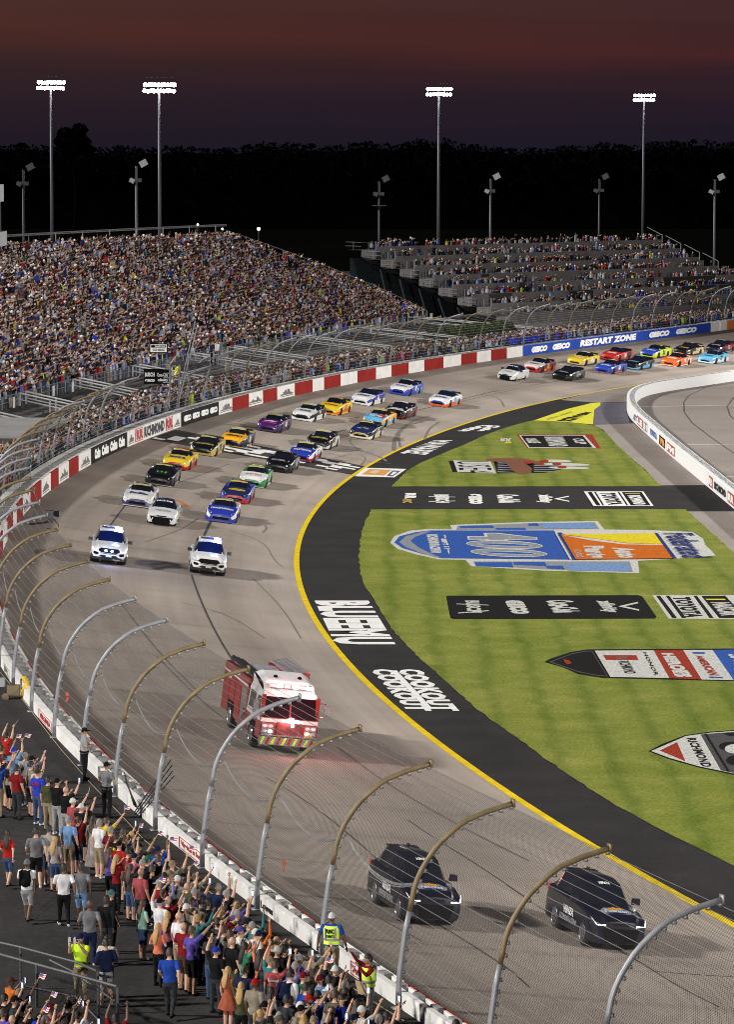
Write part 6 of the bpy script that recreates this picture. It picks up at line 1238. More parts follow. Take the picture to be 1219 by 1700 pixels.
# ---- fire engine
def fire_engine():
    L, Wd = 9.6, 2.5; M = place_on_track(480, 1259, L) @ Matrix.Scale(.91, 4); r = thing('fire_engine', 'red fire engine with white cab roof and flashing lights leading the parade through the turn', 'fire engine', mw=M)
    red = paint('fire_red', (.27, .013, .014)); wh = pm('white'); x0 = L/2; D = {}
    def P(n, mb, m, par=None, sm=False): return link(n, mb.mesh(n, m if isinstance(m, list) else [m], sm), par or r)
    # cab: lofted sections, windscreen raked a little
    cx0, cx1 = x0-.35, x0-3.5
    prof = [(cx0, .62), (cx0+.05, 1.25), (cx0, 1.55), (cx0-.22, 2.42), (cx0-.45, 2.62)]
    mb = MB(); w = Wd/2
    def wall_(za, zb, mi):
        xa = np.interp(za, [p[1] for p in prof], [p[0] for p in prof]); xb = np.interp(zb, [p[1] for p in prof], [p[0] for p in prof]); return xa, xb
    lv = [.62, 1.25, 1.55, 2.42, 2.62]; X = [p[0] for p in prof]; ww = [w, w, w, w-.06, w-.14]
    for i in range(4):
        mi = 0 if lv[i] < 2.4 else 1
        if i != 2: mb.add([(X[i], -ww[i], lv[i]), (X[i], ww[i], lv[i]), (X[i+1], ww[i+1], lv[i+1]), (X[i+1], -ww[i+1], lv[i+1])], [(0, 1, 2, 3)], mi)
        for sg in (1, -1): mb.add([(X[i], sg*ww[i], lv[i]), (cx1, sg*ww[i], lv[i]), (cx1, sg*ww[i+1], lv[i+1]), (X[i+1], sg*ww[i+1], lv[i+1])], [(0, 1, 2, 3)], 1 if i >= 2 else 0)
    mb.add([(cx1, -w, .62), (cx1, w, .62), (cx1, w-.14, 2.62), (cx1, -w+.14, 2.62)], [(3, 2, 1, 0)], 0)
    for y in (-w+.08, w-.08): mb.box((cx0-.12, y, 2.0), (.14, .16, 1.0), 0)
    P('cab', mb, [red, wh])
    mb = MB().add([(X[2], -ww[2]+.1, 1.56), (X[2], ww[2]-.1, 1.56), (X[3]+.01, ww[3]-.1, 2.41), (X[3]+.01, -ww[3]+.1, 2.41)], [(0, 1, 2, 3)]); P('windscreen', mb, mat('red_tinted_windscreen', (.022, .004, .008), .08, var=0, spec=.8)); P('screen_pillar', MB().box((X[2]-.1, 0, 2.0), (.05, .06, .86), M=Matrix.Rotation(R(-14), 3, 'Y')), red)
    mb = MB(); rx = [cx0-.45, cx0-1.0, cx1+.4, cx1]; rz_ = [2.60, 3.02, 3.20, 3.14]
    for i in range(3): mb.grid([[(rx[i], y, rz_[i]+(.0 if abs(y) < 1 else -.13)) for y in (-w+.14, -.85, .85, w-.14)], [(rx[i+1], y, rz_[i+1]+(.0 if abs(y) < 1 else -.13)) for y in (-w+.14, -.85, .85, w-.14)]])
    mb.add([(cx0-.45, -w+.14, 2.49), (cx1, -w+.14, 3.01), (cx1, -w+.14, 2.4), (cx0-.45, -w+.14, 2.4)], [(0, 1, 2, 3)]).add([(cx0-.45, w-.14, 2.49), (cx1, w-.14, 3.01), (cx1, w-.14, 2.4), (cx0-.45, w-.14, 2.4)], [(0, 1, 2, 3)]); P('cab_roof', mb, wh)
    for y in (.55, -.5): P('roof_vent', MB().ball((cx0-1.5, y, 3.12), (.1, .1, .07)), M_GRL)
    for sg in (1, -1):
        for xa, xb in ((cx0-.35, cx0-1.25), (cx0-1.6, cx1+.25)):
            P('side_window', MB().add([(xa, sg*(w+.008), 1.62), (xb, sg*(w+.008), 1.62), (xb, sg*(w-.045), 2.34), (xa-.12, sg*(w-.045), 2.34)], [(0, 1, 2, 3)]), M_GLS); P('door_handle', MB().box(((xa+xb)/2+.3, sg*(w+.03), 1.35), (.2, .04, .05)), M_CHR)
        P('door_trim', MB().box((cx0-.75, sg*(w+.012), 1.0), (.04, .02, .7)).box((cx0-1.42, sg*(w+.012), 1.5), (.04, .02, 1.7)).box((cx0-1.7, sg*(w+.012), .85), (2.9, .02, .06)), M_CHR)
    gl = M_CHR
    P('grille', MB().box((cx0+.07, 0, 1.02), (.06, 1.05, .72)), mat('chrome_red_grille', (.30, .10, .10), .25, .7, var=.3, scale=6)); P('white_band', MB().box((cx0+.03, 0, 1.44), (.05, 2.46, .16)).box((cx1+1.5, w+.006, 1.44), (3.1, .02, .14)).box((cx1+1.5, -w-.006, 1.44), (3.1, .02, .14)), wh)
    M_REDL = mat('red_strobe_lens', (.6, .02, .02), .2, emit=(1, .10, .10), estr=9, var=0); M_WHE = mat('white_flash_lens', (1, 1, 1), .2, emit=(1, .94, .95), estr=18, var=0)
    for sg in (1, -1):
        P('headlight_bezel', MB().box((cx0+.07, sg*.92, 1.05), (.06, .52, .50)), M_CHR)
        for y, z, m_ in ((.80, .98, M_WHE), (1.04, .98, M_HL), (.80, 1.20, M_REDL), (1.04, 1.20, M_REDL)): P('headlight', MB().ball((cx0+.11, sg*y, z), (.04, .10, .06)), m_)
    P('flash_lamp', MB().ball((cx0+.12, .05, 1.50), (.06, .15, .12)), M_WHE); P('flash_lamp', MB().ball((cx0+.12, .30, 1.47), (.05, .08, .07)), M_WHE); P('flash_lamp', MB().ball((cx0+.12, .14, 1.28), (.05, .08, .07)), M_WHE)
    bu = P('bumper', MB().box((x0-.18, 0, .62), (.42, 2.5, .34)).box((x0-.2, 0, .84), (.36, 2.4, .06)), M_CHR); mb = MB()
    for i in range(-5, 6): mb.add([(x0+.035, i*.235-.10, .47), (x0+.035, i*.235+.02, .47), (x0+.035, i*.235+.14-.01, .78), (x0+.035, i*.235+.02, .78)], [(0, 1, 2, 3)], 0 if i % 2 else 1)
    mb.v = [(x, max(-1.24, min(1.24, y)), z) for x, y, z in mb.v]; P('chevron', mb, [mat('lime_reflective', (.45, .70, .05), .4), paint('fire_red', (.3, .02, .02))], bu)
    P('tow_hook', MB().tube([(x0+.0, .75, .9), (x0+.15, .8, 1.0), (x0+.1, .9, .92)], .05, 6), mat('yellow_plastic', (.62, .4, .03)), bu)
    lb = P('light_bar', MB().box((cx0-.62, 0, 2.84), (.32, 1.9, .16), taper=(.8, .98)), M_CHR)
    for y, m_ in ((-.8, M_REDL), (-.48, M_WHE), (-.15, M_REDL), (.2, M_WHE), (.5, M_REDL), (.82, M_WHE)): P('strobe', MB().box((cx0-.46, y, 2.85), (.08, .26, .12)), m_, lb)
    for sg in (1, -1): P('mirror', MB().box((cx0+.12, sg*(w+.28), 2.0), (.12, .22, .5)).tube([(cx0-.1, sg*w, 2.3), (cx0+.1, sg*(w+.26), 2.3)], .025, 5).tube([(cx0-.1, sg*w, 1.7), (cx0+.1, sg*(w+.26), 1.75)], .025, 5), M_CHR)
    # body
    bx0, bx1 = cx1-.1, -x0; mb = MB().box(((bx0+bx1)/2, 0, 1.45), (bx0-bx1, Wd, 1.75)).box(((bx0+bx1)/2, 1.12, 2.5), (bx0-bx1-.3, .26, .4)).box(((bx0+bx1)/2, -1.12, 2.5), (bx0-bx1-.3, .26, .4)); P('rear_body', mb, red)
    for sg in (1, -1):
        for i in range(4): xx = bx0-.75-1.42*i; P('locker_door', MB().box((xx, sg*(w+.012), 1.75 if i == 2 else 1.55), (1.15, .03, .95 if i == 2 else 1.3)).box((xx, sg*(w+.03), 1.1), (.3, .03, .05)), mat('red_locker', (.28, .02, .022), .4, var=.1) if i else M_CHR)
        P('side_stripe', MB().box(((bx0+bx1)/2, sg*(w+.02), 2.36), (bx0-bx1-.2, .02, .08)), wh)
    P('hose_bed', MB().box((bx1+2.6, 0, 2.55), (4.2, 1.6, .25)), mat('grey_hose_cover', (.30, .31, .33), .6))
    mb = MB()
    for i in range(3): mb.tube([(bx0-.2, -.62-.2*i, 2.72+.06*i), (bx1+.6, -.62-.2*i, 2.78+.06*i)], .10, 8)
    P('suction_hose', mb, mat('black_hose', (.015, .015, .016), .5))
    mb = MB()
    for y in (.55, .95, 1.0, 1.3): mb.tube([(bx0+.0, y, 2.95+.25*(y-.5)), (bx1+1.2, y, 2.95+.25*(y-.5))], .035, 5)
    for i in range(15): x = bx0-.2-.33*i; mb.tube([(x, .55, 2.96), (x, 1.3, 3.15)], .025, 4)
    P('ladder', mb, mat('aluminium_ladder', (.5, .5, .52), .35, .7)); P('ladder_rack', MB().box((bx0-.2, .9, 2.85), (.12, 1.0, .12)).box((bx1+1.5, .9, 2.85), (.12, 1.0, .12)).box((bx0+.02, 1.0, 3.0), (.05, .7, .3)), red)
    P('pump_panel', MB().box((bx0-.35, 0, 2.5), (.6, 2.2, .3)).tube([(bx0-.3, -1.3, 1.2), (bx0-.3, -1.38, 1.2)], .18, 10).tube([(bx0-.6, -1.3, .9), (bx0-.6, -1.36, .9)], .1, 8), M_CHR)
    for a in (x0-2.0, x0-7.2):
        for sg in (1, -1):
            t_, ri = wheel_mb(.53, .32, 24, 8); wo_ = P('wheel', t_, M_TYR); wo_.location = (a, sg*(w-.14), .53); rr_ = link('rim', ri.mesh('rim', [M_CHR, M_GRL]), wo_)
    for a in (x0-2.0, x0-7.2): P('wheel_arch', MB().box((a, w-.2, .75), (1.3, .45, .9)).box((a, -w+.2, .75), (1.3, .45, .9)), M_GRL)
    P('step', MB().box((x0-3.3, 0, .5), (1.2, 2.45, .12)).box((x0-5.2, 0, .55), (1.8, 2.4, .2)), M_CHR)
    for (x, y, z, p, c) in ((cx0+.9, 0, 1.4, 45, (1, .2, .2)), (cx0-.2, -.3, 3.4, 45, (1, .15, .15)), (cx0+.2, 1.9, 2.2, 50, (1, .15, .15))):
        l = bpy.data.lights.new('strobe_glow', 'POINT'); l.energy = p; l.color = c; l.shadow_soft_size = .2; o = link('strobe_glow', l, r); o.location = (x, y, z)
fire_engine()
# ------------------------------------------------------------------ people
PALE, TANS, BRN = (.47, .27, .185), (.34, .19, .115), (.10, .052, .032)
SKM = [mat('skin_light', PALE, .55, var=.05), mat('skin_tan', TANS, .55, var=.05), mat('skin_brown', BRN, .55, var=.05)]
CL = dict(white=(.66, .66, .66), offwhite=(.52, .49, .43), black=(.014, .014, .016), charcoal=(.045, .048, .055), grey=(.22, .22, .23), lightgrey=(.38, .38, .38), navy=(.018, .026, .075), blue=(.025, .075, .42), royal=(.03, .06, .55), lightblue=(.20, .36, .62), denim=(.06, .10, .20), palejeans=(.16, .22, .34), red=(.48, .025, .02), darkred=(.24, .015, .02), maroon=(.15, .02, .03), rose=(.42, .09, .10), yellow=(.75, .58, .03), lime=(.55, .80, .04), green=(.03, .20, .10), mint=(.36, .62, .50), seagreen=(.10, .40, .24), olive=(.08, .085, .04), orange=(.72, .17, .03), coral=(.80, .22, .12), pink=(.72, .22, .33), purple=(.13, .09, .42), lavender=(.26, .26, .48), tan=(.34, .26, .16), khaki=(.36, .28, .18), beige=(.30, .26, .20), teal=(.05, .20, .22), camo=(.14, .12, .08), floral=(.42, .36, .34), terracotta=(.42, .11, .06), brown=(.09, .05, .03))
def cm(n): return mat('cloth_'+n, tuple(c*(.80 if n in ('white', 'offwhite', 'lime') else .62) for c in CL[n]), .9, var=.24, scale=7, spec=.06, bump=.5)
HAIRC = dict(dark=(.012, .009, .008), brown=(.05, .028, .015), blond=(.36, .22, .08), grey=(.18, .17, .16))
def hm(n): return mat('hair_'+n, HAIRC[n], .6, var=.2, scale=20)
ARM = dict(down=((-.02, .06, -.28), (.05, .08, -.52)), fwd=((.17, .06, .14), (.34, .03, .38)), high=((.07, .09, .25), (.15, .04, .51)), point=((.21, .03, .18), (.42, .01, .34)), phone=((.15, .03, -.14), (.31, -.06, .10)), cross=((-.01, .10, -.26), (.19, -.08, -.24)), back=((-.16, .07, -.24), (-.22, .09, -.46)), swing=((.06, .07, -.27), (.24, .05, -.42)), hold=((-.02, .12, -.26), (.02, .16, -.50)))
POSES = {'stand': ('down', 'down', 0), 'rfwd': ('fwd', 'down', 0), 'lfwd': ('down', 'fwd', 0), 'rhigh': ('high', 'cross', 0), 'lhigh': ('down', 'high', 0), 'phone': ('phone', 'phone', 0), 'rpoint': ('point', 'cross', 0), 'cross': ('cross', 'cross', 0), 'walk': ('back', 'swing', 1), 'both': ('high', 'high', 0), 'rphone': ('fwd', 'phone', 0)}
SH = {1: (0, .185, 1.425), -1: (0, -.185, 1.425)}
def joints(pose):
    r, l, w = POSES[pose]; J = {}
    for sg, a in ((-1, r), (1, l)):
        s = np.array(SH[sg]); e, h = ARM[a]; J['e', sg] = s+np.array([e[0], e[1]*sg, e[2]]); J['w', sg] = s+np.array([h[0], h[1]*sg, h[2]])
        if w: J['k', sg] = np.array([.16*sg if sg > 0 else .02, .095*sg, .50]); J['a', sg] = np.array([.24 if sg > 0 else -.26, .10*sg, .10 if sg > 0 else .16])
        else: J['k', sg] = np.array([.015, .105*sg, .49]); J['a', sg] = np.array([-.01+.03*sg, .125*sg, .085])
    return J
def body_mesh(pose, fem):
    key = ('body', pose, fem)
    if key in _ME: return _ME[key]
    J = joints(pose); mb = MB(); seg = []
    hipw, shw, wst = (.178, .165, .125) if fem else (.168, .192, .150)
    rings = [(.80, .105, .15), (.88, .128, hipw), (.96, .125, hipw-.006), (1.08, .108, wst), (1.22, .118 if not fem else .125, (wst+shw)/2+.01), (1.34, .122 if not fem else .128, shw-.012), (1.42, .095, shw-.02), (1.465, .068, .12), (1.50, .05, .062)]
    P = []
    for z, rx, ry in rings: P.append([(rx*math.cos(a), ry*math.sin(a), z) for a in np.linspace(0, 2*math.pi, 16, endpoint=False)])
    n0 = len(mb.v); mb.grid(P, closed=True); mb.add(P[0], [tuple(range(16))[::-1]]); mb.add(P[-1], [tuple(range(16))])
    seg += [((0, 0, 1.0), (0, 0, 1.40), .15, 1), ((0, 0, .82), (0, 0, .96), .15, 2)]
    mb.tube([(0, 0, 1.46), (.008, 0, 1.50), (.012, 0, 1.58)], [.066, .054, .05], 10); seg.append(((.01, 0, 1.52), (.015, 0, 1.66), .07, 0))
    # head: skull, jaw, nose, ears
    mb.ball((.012, 0, 1.655), (.096, .076, .110), 0, 16, 12); mb.ball((.045, 0, 1.60), (.055, .052, .062), 0, 12, 8); mb.tube([(.10, 0, 1.672), (.118, 0, 1.635)], [.010, .017], 6)
    for sg in (1, -1): mb.ball((.0, .080*sg, 1.645), (.018, .014, .030), 0, 8, 6)
    seg.append(((.02, 0, 1.60), (.01, 0, 1.68), .09, 0))
    for sg in (1, -1):
        s, e, w = np.array(SH[sg]), J['e', sg], J['w', sg]; k = .9 if fem else 1.0
        if fem: s = s*np.array([1, .88, 1])
        d = s+(e-s)*.62; mb.tube([s*np.array([1, .80, 1])+np.array([0, 0, -.01]), s, d, e, e+(w-e)*.35, w], [.062, .064*k, .060*k, .042*k, .041*k, .027*k], 10)
        seg += [(tuple(s*np.array([1, .7, 1])), tuple(d), .058, 1), (tuple(d), tuple(e), .042, 5), (tuple(e), tuple(w), .036, 5)]
        dr = (w-e)/np.linalg.norm(w-e); h = w+dr*.055; mb.ball(tuple(h), (.034, .030, .040), 0, 8, 6); seg.append((tuple(w), tuple(h+dr*.05), .035, 0))
        hp = np.array([0, .088*sg, .86]); kn, an = J['k', sg], J['a', sg]; mid = hp+(kn-hp)*.6
        mb.tube([hp, mid, kn, kn+(an-kn)*.35, an], [.098, .082, .062, .060, .042], 10)
        seg += [(tuple(hp), tuple(hp+(kn-hp)*.92), .085, 2), (tuple(hp+(kn-hp)*.92), tuple(an), .052, 3)]
        toe = an+np.array([.17, .015*sg, -.045]); heel = an+np.array([-.05, 0, -.05]); mb.tube([heel, an+np.array([.02, 0, -.03]), toe+np.array([-.05, 0, 0]), toe], [.038, .050, .043, .028], 8); seg.append((tuple(heel), tuple(toe), .045, 4))
    me = mb.mesh('tmp', []); o = bpy.data.objects.new('tmp', me); COL.objects.link(o)
    rm = o.modifiers.new('r', 'REMESH'); rm.mode = 'VOXEL'; rm.voxel_size = .0155; sm = o.modifiers.new('s', 'SMOOTH'); sm.factor = .5; sm.iterations = 2
    dg = bpy.context.evaluated_depsgraph_get(); ev = o.evaluated_get(dg).to_mesh(); V = np.empty(len(ev.vertices)*3, np.float32); ev.vertices.foreach_get('co', V); V = V.reshape(-1, 3); F = [tuple(p.vertices) for p in ev.polygons]; o.evaluated_get(dg).to_mesh_clear(); bpy.data.objects.remove(o); bpy.data.meshes.remove(me)
    V = V.astype(float); out = MB(); out.v = [tuple(p) for p in V]; out.f = F
    C = np.array([V[list(f)].mean(0) for f in F]); best = np.full(len(C), 9.); zone = np.zeros(len(C), int)
    for a, b_, r_, z in seg:
        a, b_ = np.array(a), np.array(b_); ab = b_-a; t = np.clip(((C-a)@ab)/(ab@ab), 0, 1); dd = np.linalg.norm(C-(a+t[:, None]*ab), axis=1)-r_; m_ = dd < best; best[m_] = dd[m_]; zone[m_] = z
    torso = (np.abs(C[:, 1]) < .2) & (C[:, 2] > .90) & (C[:, 2] < 1.47) & np.isin(zone, (1, 2)) ; zone[torso & (C[:, 2] > .93)] = 1; zone[(zone == 1) & (C[:, 2] > 1.482) & (np.abs(C[:, 1]) < .07)] = 0
    out.m = zone.tolist()
    # five fingers on each palm, rooted inside it
    for sg in (1, -1):
        e, w = J['e', sg], J['w', sg]; dr = (w-e)/np.linalg.norm(w-e); side = np.cross(dr, (0, 0, 1.)); side = np.array([0, 1., 0]) if np.linalg.norm(side) < .2 else side/np.linalg.norm(side); pn = np.cross(side, dr); h = w+dr*.055
        for i, L_ in enumerate((.060, .070, .066, .050)):
            b0 = h+side*(-.024+.016*i)+dr*.028; k1 = b0+dr*L_*.5; k2 = k1+(dr*.75-pn*.5)*L_*.45; out.tube([b0, k1, k2], [.0092, .0085, .0068], 5, 0)
        b0 = h+side*.026*sg-dr*.01; out.tube([b0, b0+(side*sg*.7+dr*.7)*.032, b0+(side*sg*.3+dr-pn*.2)*.055], [.011, .010, .008], 5, 0)
    out.f = [f for f in out.f]; me = out.mesh('person', [M_GRL]*6, True); me.polygons.foreach_set('material_index', out.m); me.update(); _ME[key] = me; return me
def head_mesh(kind):
    if ('hd', kind) in _ME: return _ME['hd', kind]
    mb = MB(); c = (.008, 0, 1.665)
    def dome(rx, ry, rz, zlo, fx, back=0.0):
        P = []
        for a in np.linspace(.02, 1, 6):
            th = a*math.pi*.5; P.append([(c[0]-.004+rx*math.sin(th)*math.cos(b_)-back*a*(math.cos(b_) < 0), c[1]+ry*math.sin(th)*math.sin(b_), c[2]+rz*math.cos(th)-(zlo*a**3*(1 if math.cos(b_) < fx else .0))) for b_ in np.linspace(0, 2*math.pi, 16, endpoint=False)])
        mb.grid(P, closed=True); mb.add(P[0], [tuple(range(16))])
    if kind == 'short': dome(.108, .088, .122, .07, .35)
    elif kind == 'long':
        dome(.112, .094, .124, .08, .3); P = []
        for z, w_, x in ((1.62, .088, -.075), (1.52, .095, -.10), (1.42, .10, -.135), (1.30, .085, -.15), (1.22, .05, -.145)): P.append([(x+.03*math.cos(a)*1.2, w_*math.sin(a), z) for a in np.linspace(0, 2*math.pi, 12, endpoint=False)])
        mb.grid(P, closed=True); mb.add(P[-1], [tuple(range(12))]); mb.add(P[0], [tuple(range(12))])
    elif kind == 'pony': dome(.108, .088, .122, .06, .35); mb.tube([(-.09, 0, 1.70), (-.15, 0, 1.66), (-.15, 0, 1.52), (-.13, 0, 1.44)], [.03, .035, .03, .01], 8)
    elif kind in ('cap', 'capback'):
        dome(.106, .086, .108, .030, .9); s = 1 if kind == 'cap' else -1; n = 9; r0 = [(s*(.095)*math.cos(a)*1.05, .088*math.sin(a), 1.672) for a in np.linspace(-1.15, 1.15, n)]; r1 = [(s*(.095+.095)*math.cos(a*.8), .085*math.sin(a), 1.655) for a in np.linspace(-1.15, 1.15, n)]
        mb.grid([r0, r1]); mb.grid([[(x, y, z+.008) for x, y, z in r0], [(x, y, z+.008) for x, y, z in r1]]); mb.ball((0, 0, 1.775), (.010, .010, .006))
    elif kind == 'hat': dome(.113, .092, .118, .02, .9); P = [[(.10*math.cos(a), .085*math.sin(a), 1.68) for a in np.linspace(0, 2*math.pi, 16, endpoint=False)], [(.18*math.cos(a), .16*math.sin(a), 1.665) for a in np.linspace(0, 2*math.pi, 16, endpoint=False)]]; mb.grid(P, closed=True)
    _ME['hd', kind] = mb.mesh('hair', [M_GRL], True); return _ME['hd', kind]
def eyes_mesh():
    if 'eyes' in _ME: return _ME['eyes']
    mb = MB()
    for sg in (1, -1): mb.ball((.098, .032*sg, 1.668), (.012, .014, .008), 0, 6, 4)
    mb.box((.094, 0, 1.598), (.02, .045, .008)); _ME['eyes'] = mb.mesh('eyes', [mat('dark_eye', (.02, .015, .012), .3, var=0)]); return _ME['eyes']
NPEOPLE = [0]
USED = set()
def person(loc, rz, shirt='grey', pants='denim', legs=None, head='short', hcol='brown', pose='stand', skin=0, fem=False, h=1.75, sleeves=False, label=None, group=None, skirt=None, shoes='black', eyes=False):
    me = body_mesh(pose, fem); o = link('person', me); o.location = loc; o.rotation_euler = (0, 0, rz); s = h/1.78; o.scale = (s*(1.06 if not fem else .98), s*(1.06 if not fem else .98), s)
    sk = SKM[skin]; slots(o, [sk, cm(shirt), cm(pants), cm(pants) if legs is None else (sk if legs == 'bare' else cm(legs)), cm(shoes), cm(shirt) if sleeves else sk])
    if head != 'bald':
        hd = link('cap' if 'cap' in head or head == 'hat' else 'hair', head_mesh(head), o); slots(hd, [cm(hcol) if hcol in CL and head in ('cap', 'capback', 'hat') else hm(hcol if hcol in HAIRC else 'brown')])
        if head in ('cap', 'capback', 'hat') and fem: hh = link('hair', head_mesh('long'), o); slots(hh, [hm('brown')])
    if eyes: link('eyes', eyes_mesh(), o)
    if skirt:
        z0, z1, w1 = skirt; mb = MB(); P = [[(w_*.82*math.cos(a)*(1+.08*math.sin(a*6)*(i > 0)), w_*math.sin(a)*(1+.08*math.sin(a*6)*(i > 0)), z) for a in np.linspace(0, 2*math.pi, 24, endpoint=False)] for i, (z, w_) in enumerate(((1.04, .15), (z0+(1.04-z0)*.6, .19), (z1, w1)))]; mb.grid(P, closed=True); ks = ('skirt', z1, w1)
        if ks not in _ME: _ME[ks] = mb.mesh('skirt', [M_GRL], True)
        k_ = link('skirt', _ME[ks], o); slots(k_, [cm(shirt)])
    NPEOPLE[0] += 1; tag(o, label, 'person', group); return o
def hand_world(o, pose, sg):
    J = joints(pose); e, w = J['e', sg], J['w', sg]; d = (w-e)/np.linalg.norm(w-e); M = Matrix.LocRotScale(o.location, o.rotation_euler, o.scale); return M @ Vector(tuple(w+d*.08)), M
def flag_mesh():
    if 'flag' in _ME: return _ME['flag']
    mb = MB().tube([(0, 0, -.05), (.06, 0, .32)], .007, 5, 2); n = 6
    for i in range(n):
        for j in range(5):
            f = lambda u, v: (.06-.02*(1-v)-.0, -.012-.26*u, .16+.15*v+.012*math.sin(u*7)); u0, u1, v0, v1 = i/n, (i+1)/n, j/5, (j+1)/5
            mb.add([f(u0, v0), f(u1, v0), f(u1, v1), f(u0, v1)], [(0, 1, 2, 3)], 3 if (i < 3 and j >= 2) else (j % 2))
    me = mb.mesh('small_flag', [cm('white'), mat('flag_red', (.40, .03, .04), .8), mat('flag_stick', (.45, .33, .18), .7), mat('flag_blue', (.04, .05, .20), .8)]); me.polygons.foreach_set('material_index', mb.m); me.update(); _ME['flag'] = me; return me
def phone_mesh():
    if 'phone' in _ME: return _ME['phone']
    mb = MB().box((0, 0, .07), (.012, .08, .155), 0); mb.add([(-.0075, -.034, .0), (-.0075, .034, .0), (-.0075, .034, .138), (-.0075, -.034, .138)], [(0, 1, 2, 3)], 1)
    me = mb.mesh('phone', [mat('phone_case', (.02, .02, .022), .4), mat('phone_screen', (.2, .25, .4), .3, emit=(.45, .55, .9), estr=1.2, var=0)]); me.polygons.foreach_set('material_index', mb.m); me.update(); _ME['phone'] = me; return me
LM = []   # labels already given
def uniq(lab):
    k = lab
    if k in USED: return None
    USED.add(k); return k
HDN = {'short': '%s haired', 'long': 'long %s haired', 'pony': '%s ponytailed', 'bald': 'bald'}
CN = dict(lightgrey='light grey', offwhite='cream', lightblue='light blue', palejeans='faded denim', darkred='dark red', seagreen='sea green', charcoal='charcoal', floral='patterned', camo='camouflage', terracotta='terracotta', royal='bright blue')
def cname(c): return CN.get(c, c)
PSN = {'stand': 'arms down', 'rfwd': 'right arm raised', 'lfwd': 'left arm raised', 'rhigh': 'right arm high', 'lhigh': 'left arm high', 'phone': 'hands lifted in front', 'rpoint': 'right arm outstretched', 'cross': 'arms folded', 'walk': 'walking', 'both': 'both arms up', 'rphone': 'filming'}
def auto_label(x, y, shirt, pants, legs, head, hcol, pose, fem, extra=''):
    who = {'short': '%s haired person', 'long': 'long haired %s person', 'pony': '%s ponytailed person', 'bald': 'bald person'}.get(head, 'person in %s '+('hat' if head == 'hat' else 'cap')).replace('%s', cname(hcol))
    who = who.replace('long haired dark', 'long dark haired').replace('long haired blond', 'long blond haired')
    top = f"{who}, {cname(shirt)} top"; leg = f"{cname(pants)} {'shorts' if legs == 'bare' else 'trousers'}"
    P = [(665, 1672), (534, 1590), (420, 1507), (329, 1440), (251, 1379), (189, 1335), (129, 1273), (84, 1224), (47, 1181), (18, 1141)]
    i = int(np.argmin([abs(y-40-p[1])+.3*abs(x-p[0]) for p in P])); ordn = ['lowest', 'second', 'third', 'fourth', 'fifth', 'sixth', 'seventh', 'eighth', 'ninth', 'tenth'][i]; lm = f'by the {ordn} post'
    act = extra or PSN[pose]
    for lab in (f'{top}, {act}', f'{top}, {leg}, {act}', f'{top}, {act}, {lm}', f'{top}, {leg}, {lm}', f'{top}, {leg}, {lm}, {"farther" if x < P[i][0]-60 else "nearer"} row'):
        if len(lab.split()) <= 16 and lab not in USED: USED.add(lab); return lab
    return f'{top}, {leg}, {lm}'
NG = 'spectators crowding the walkway by the fence'
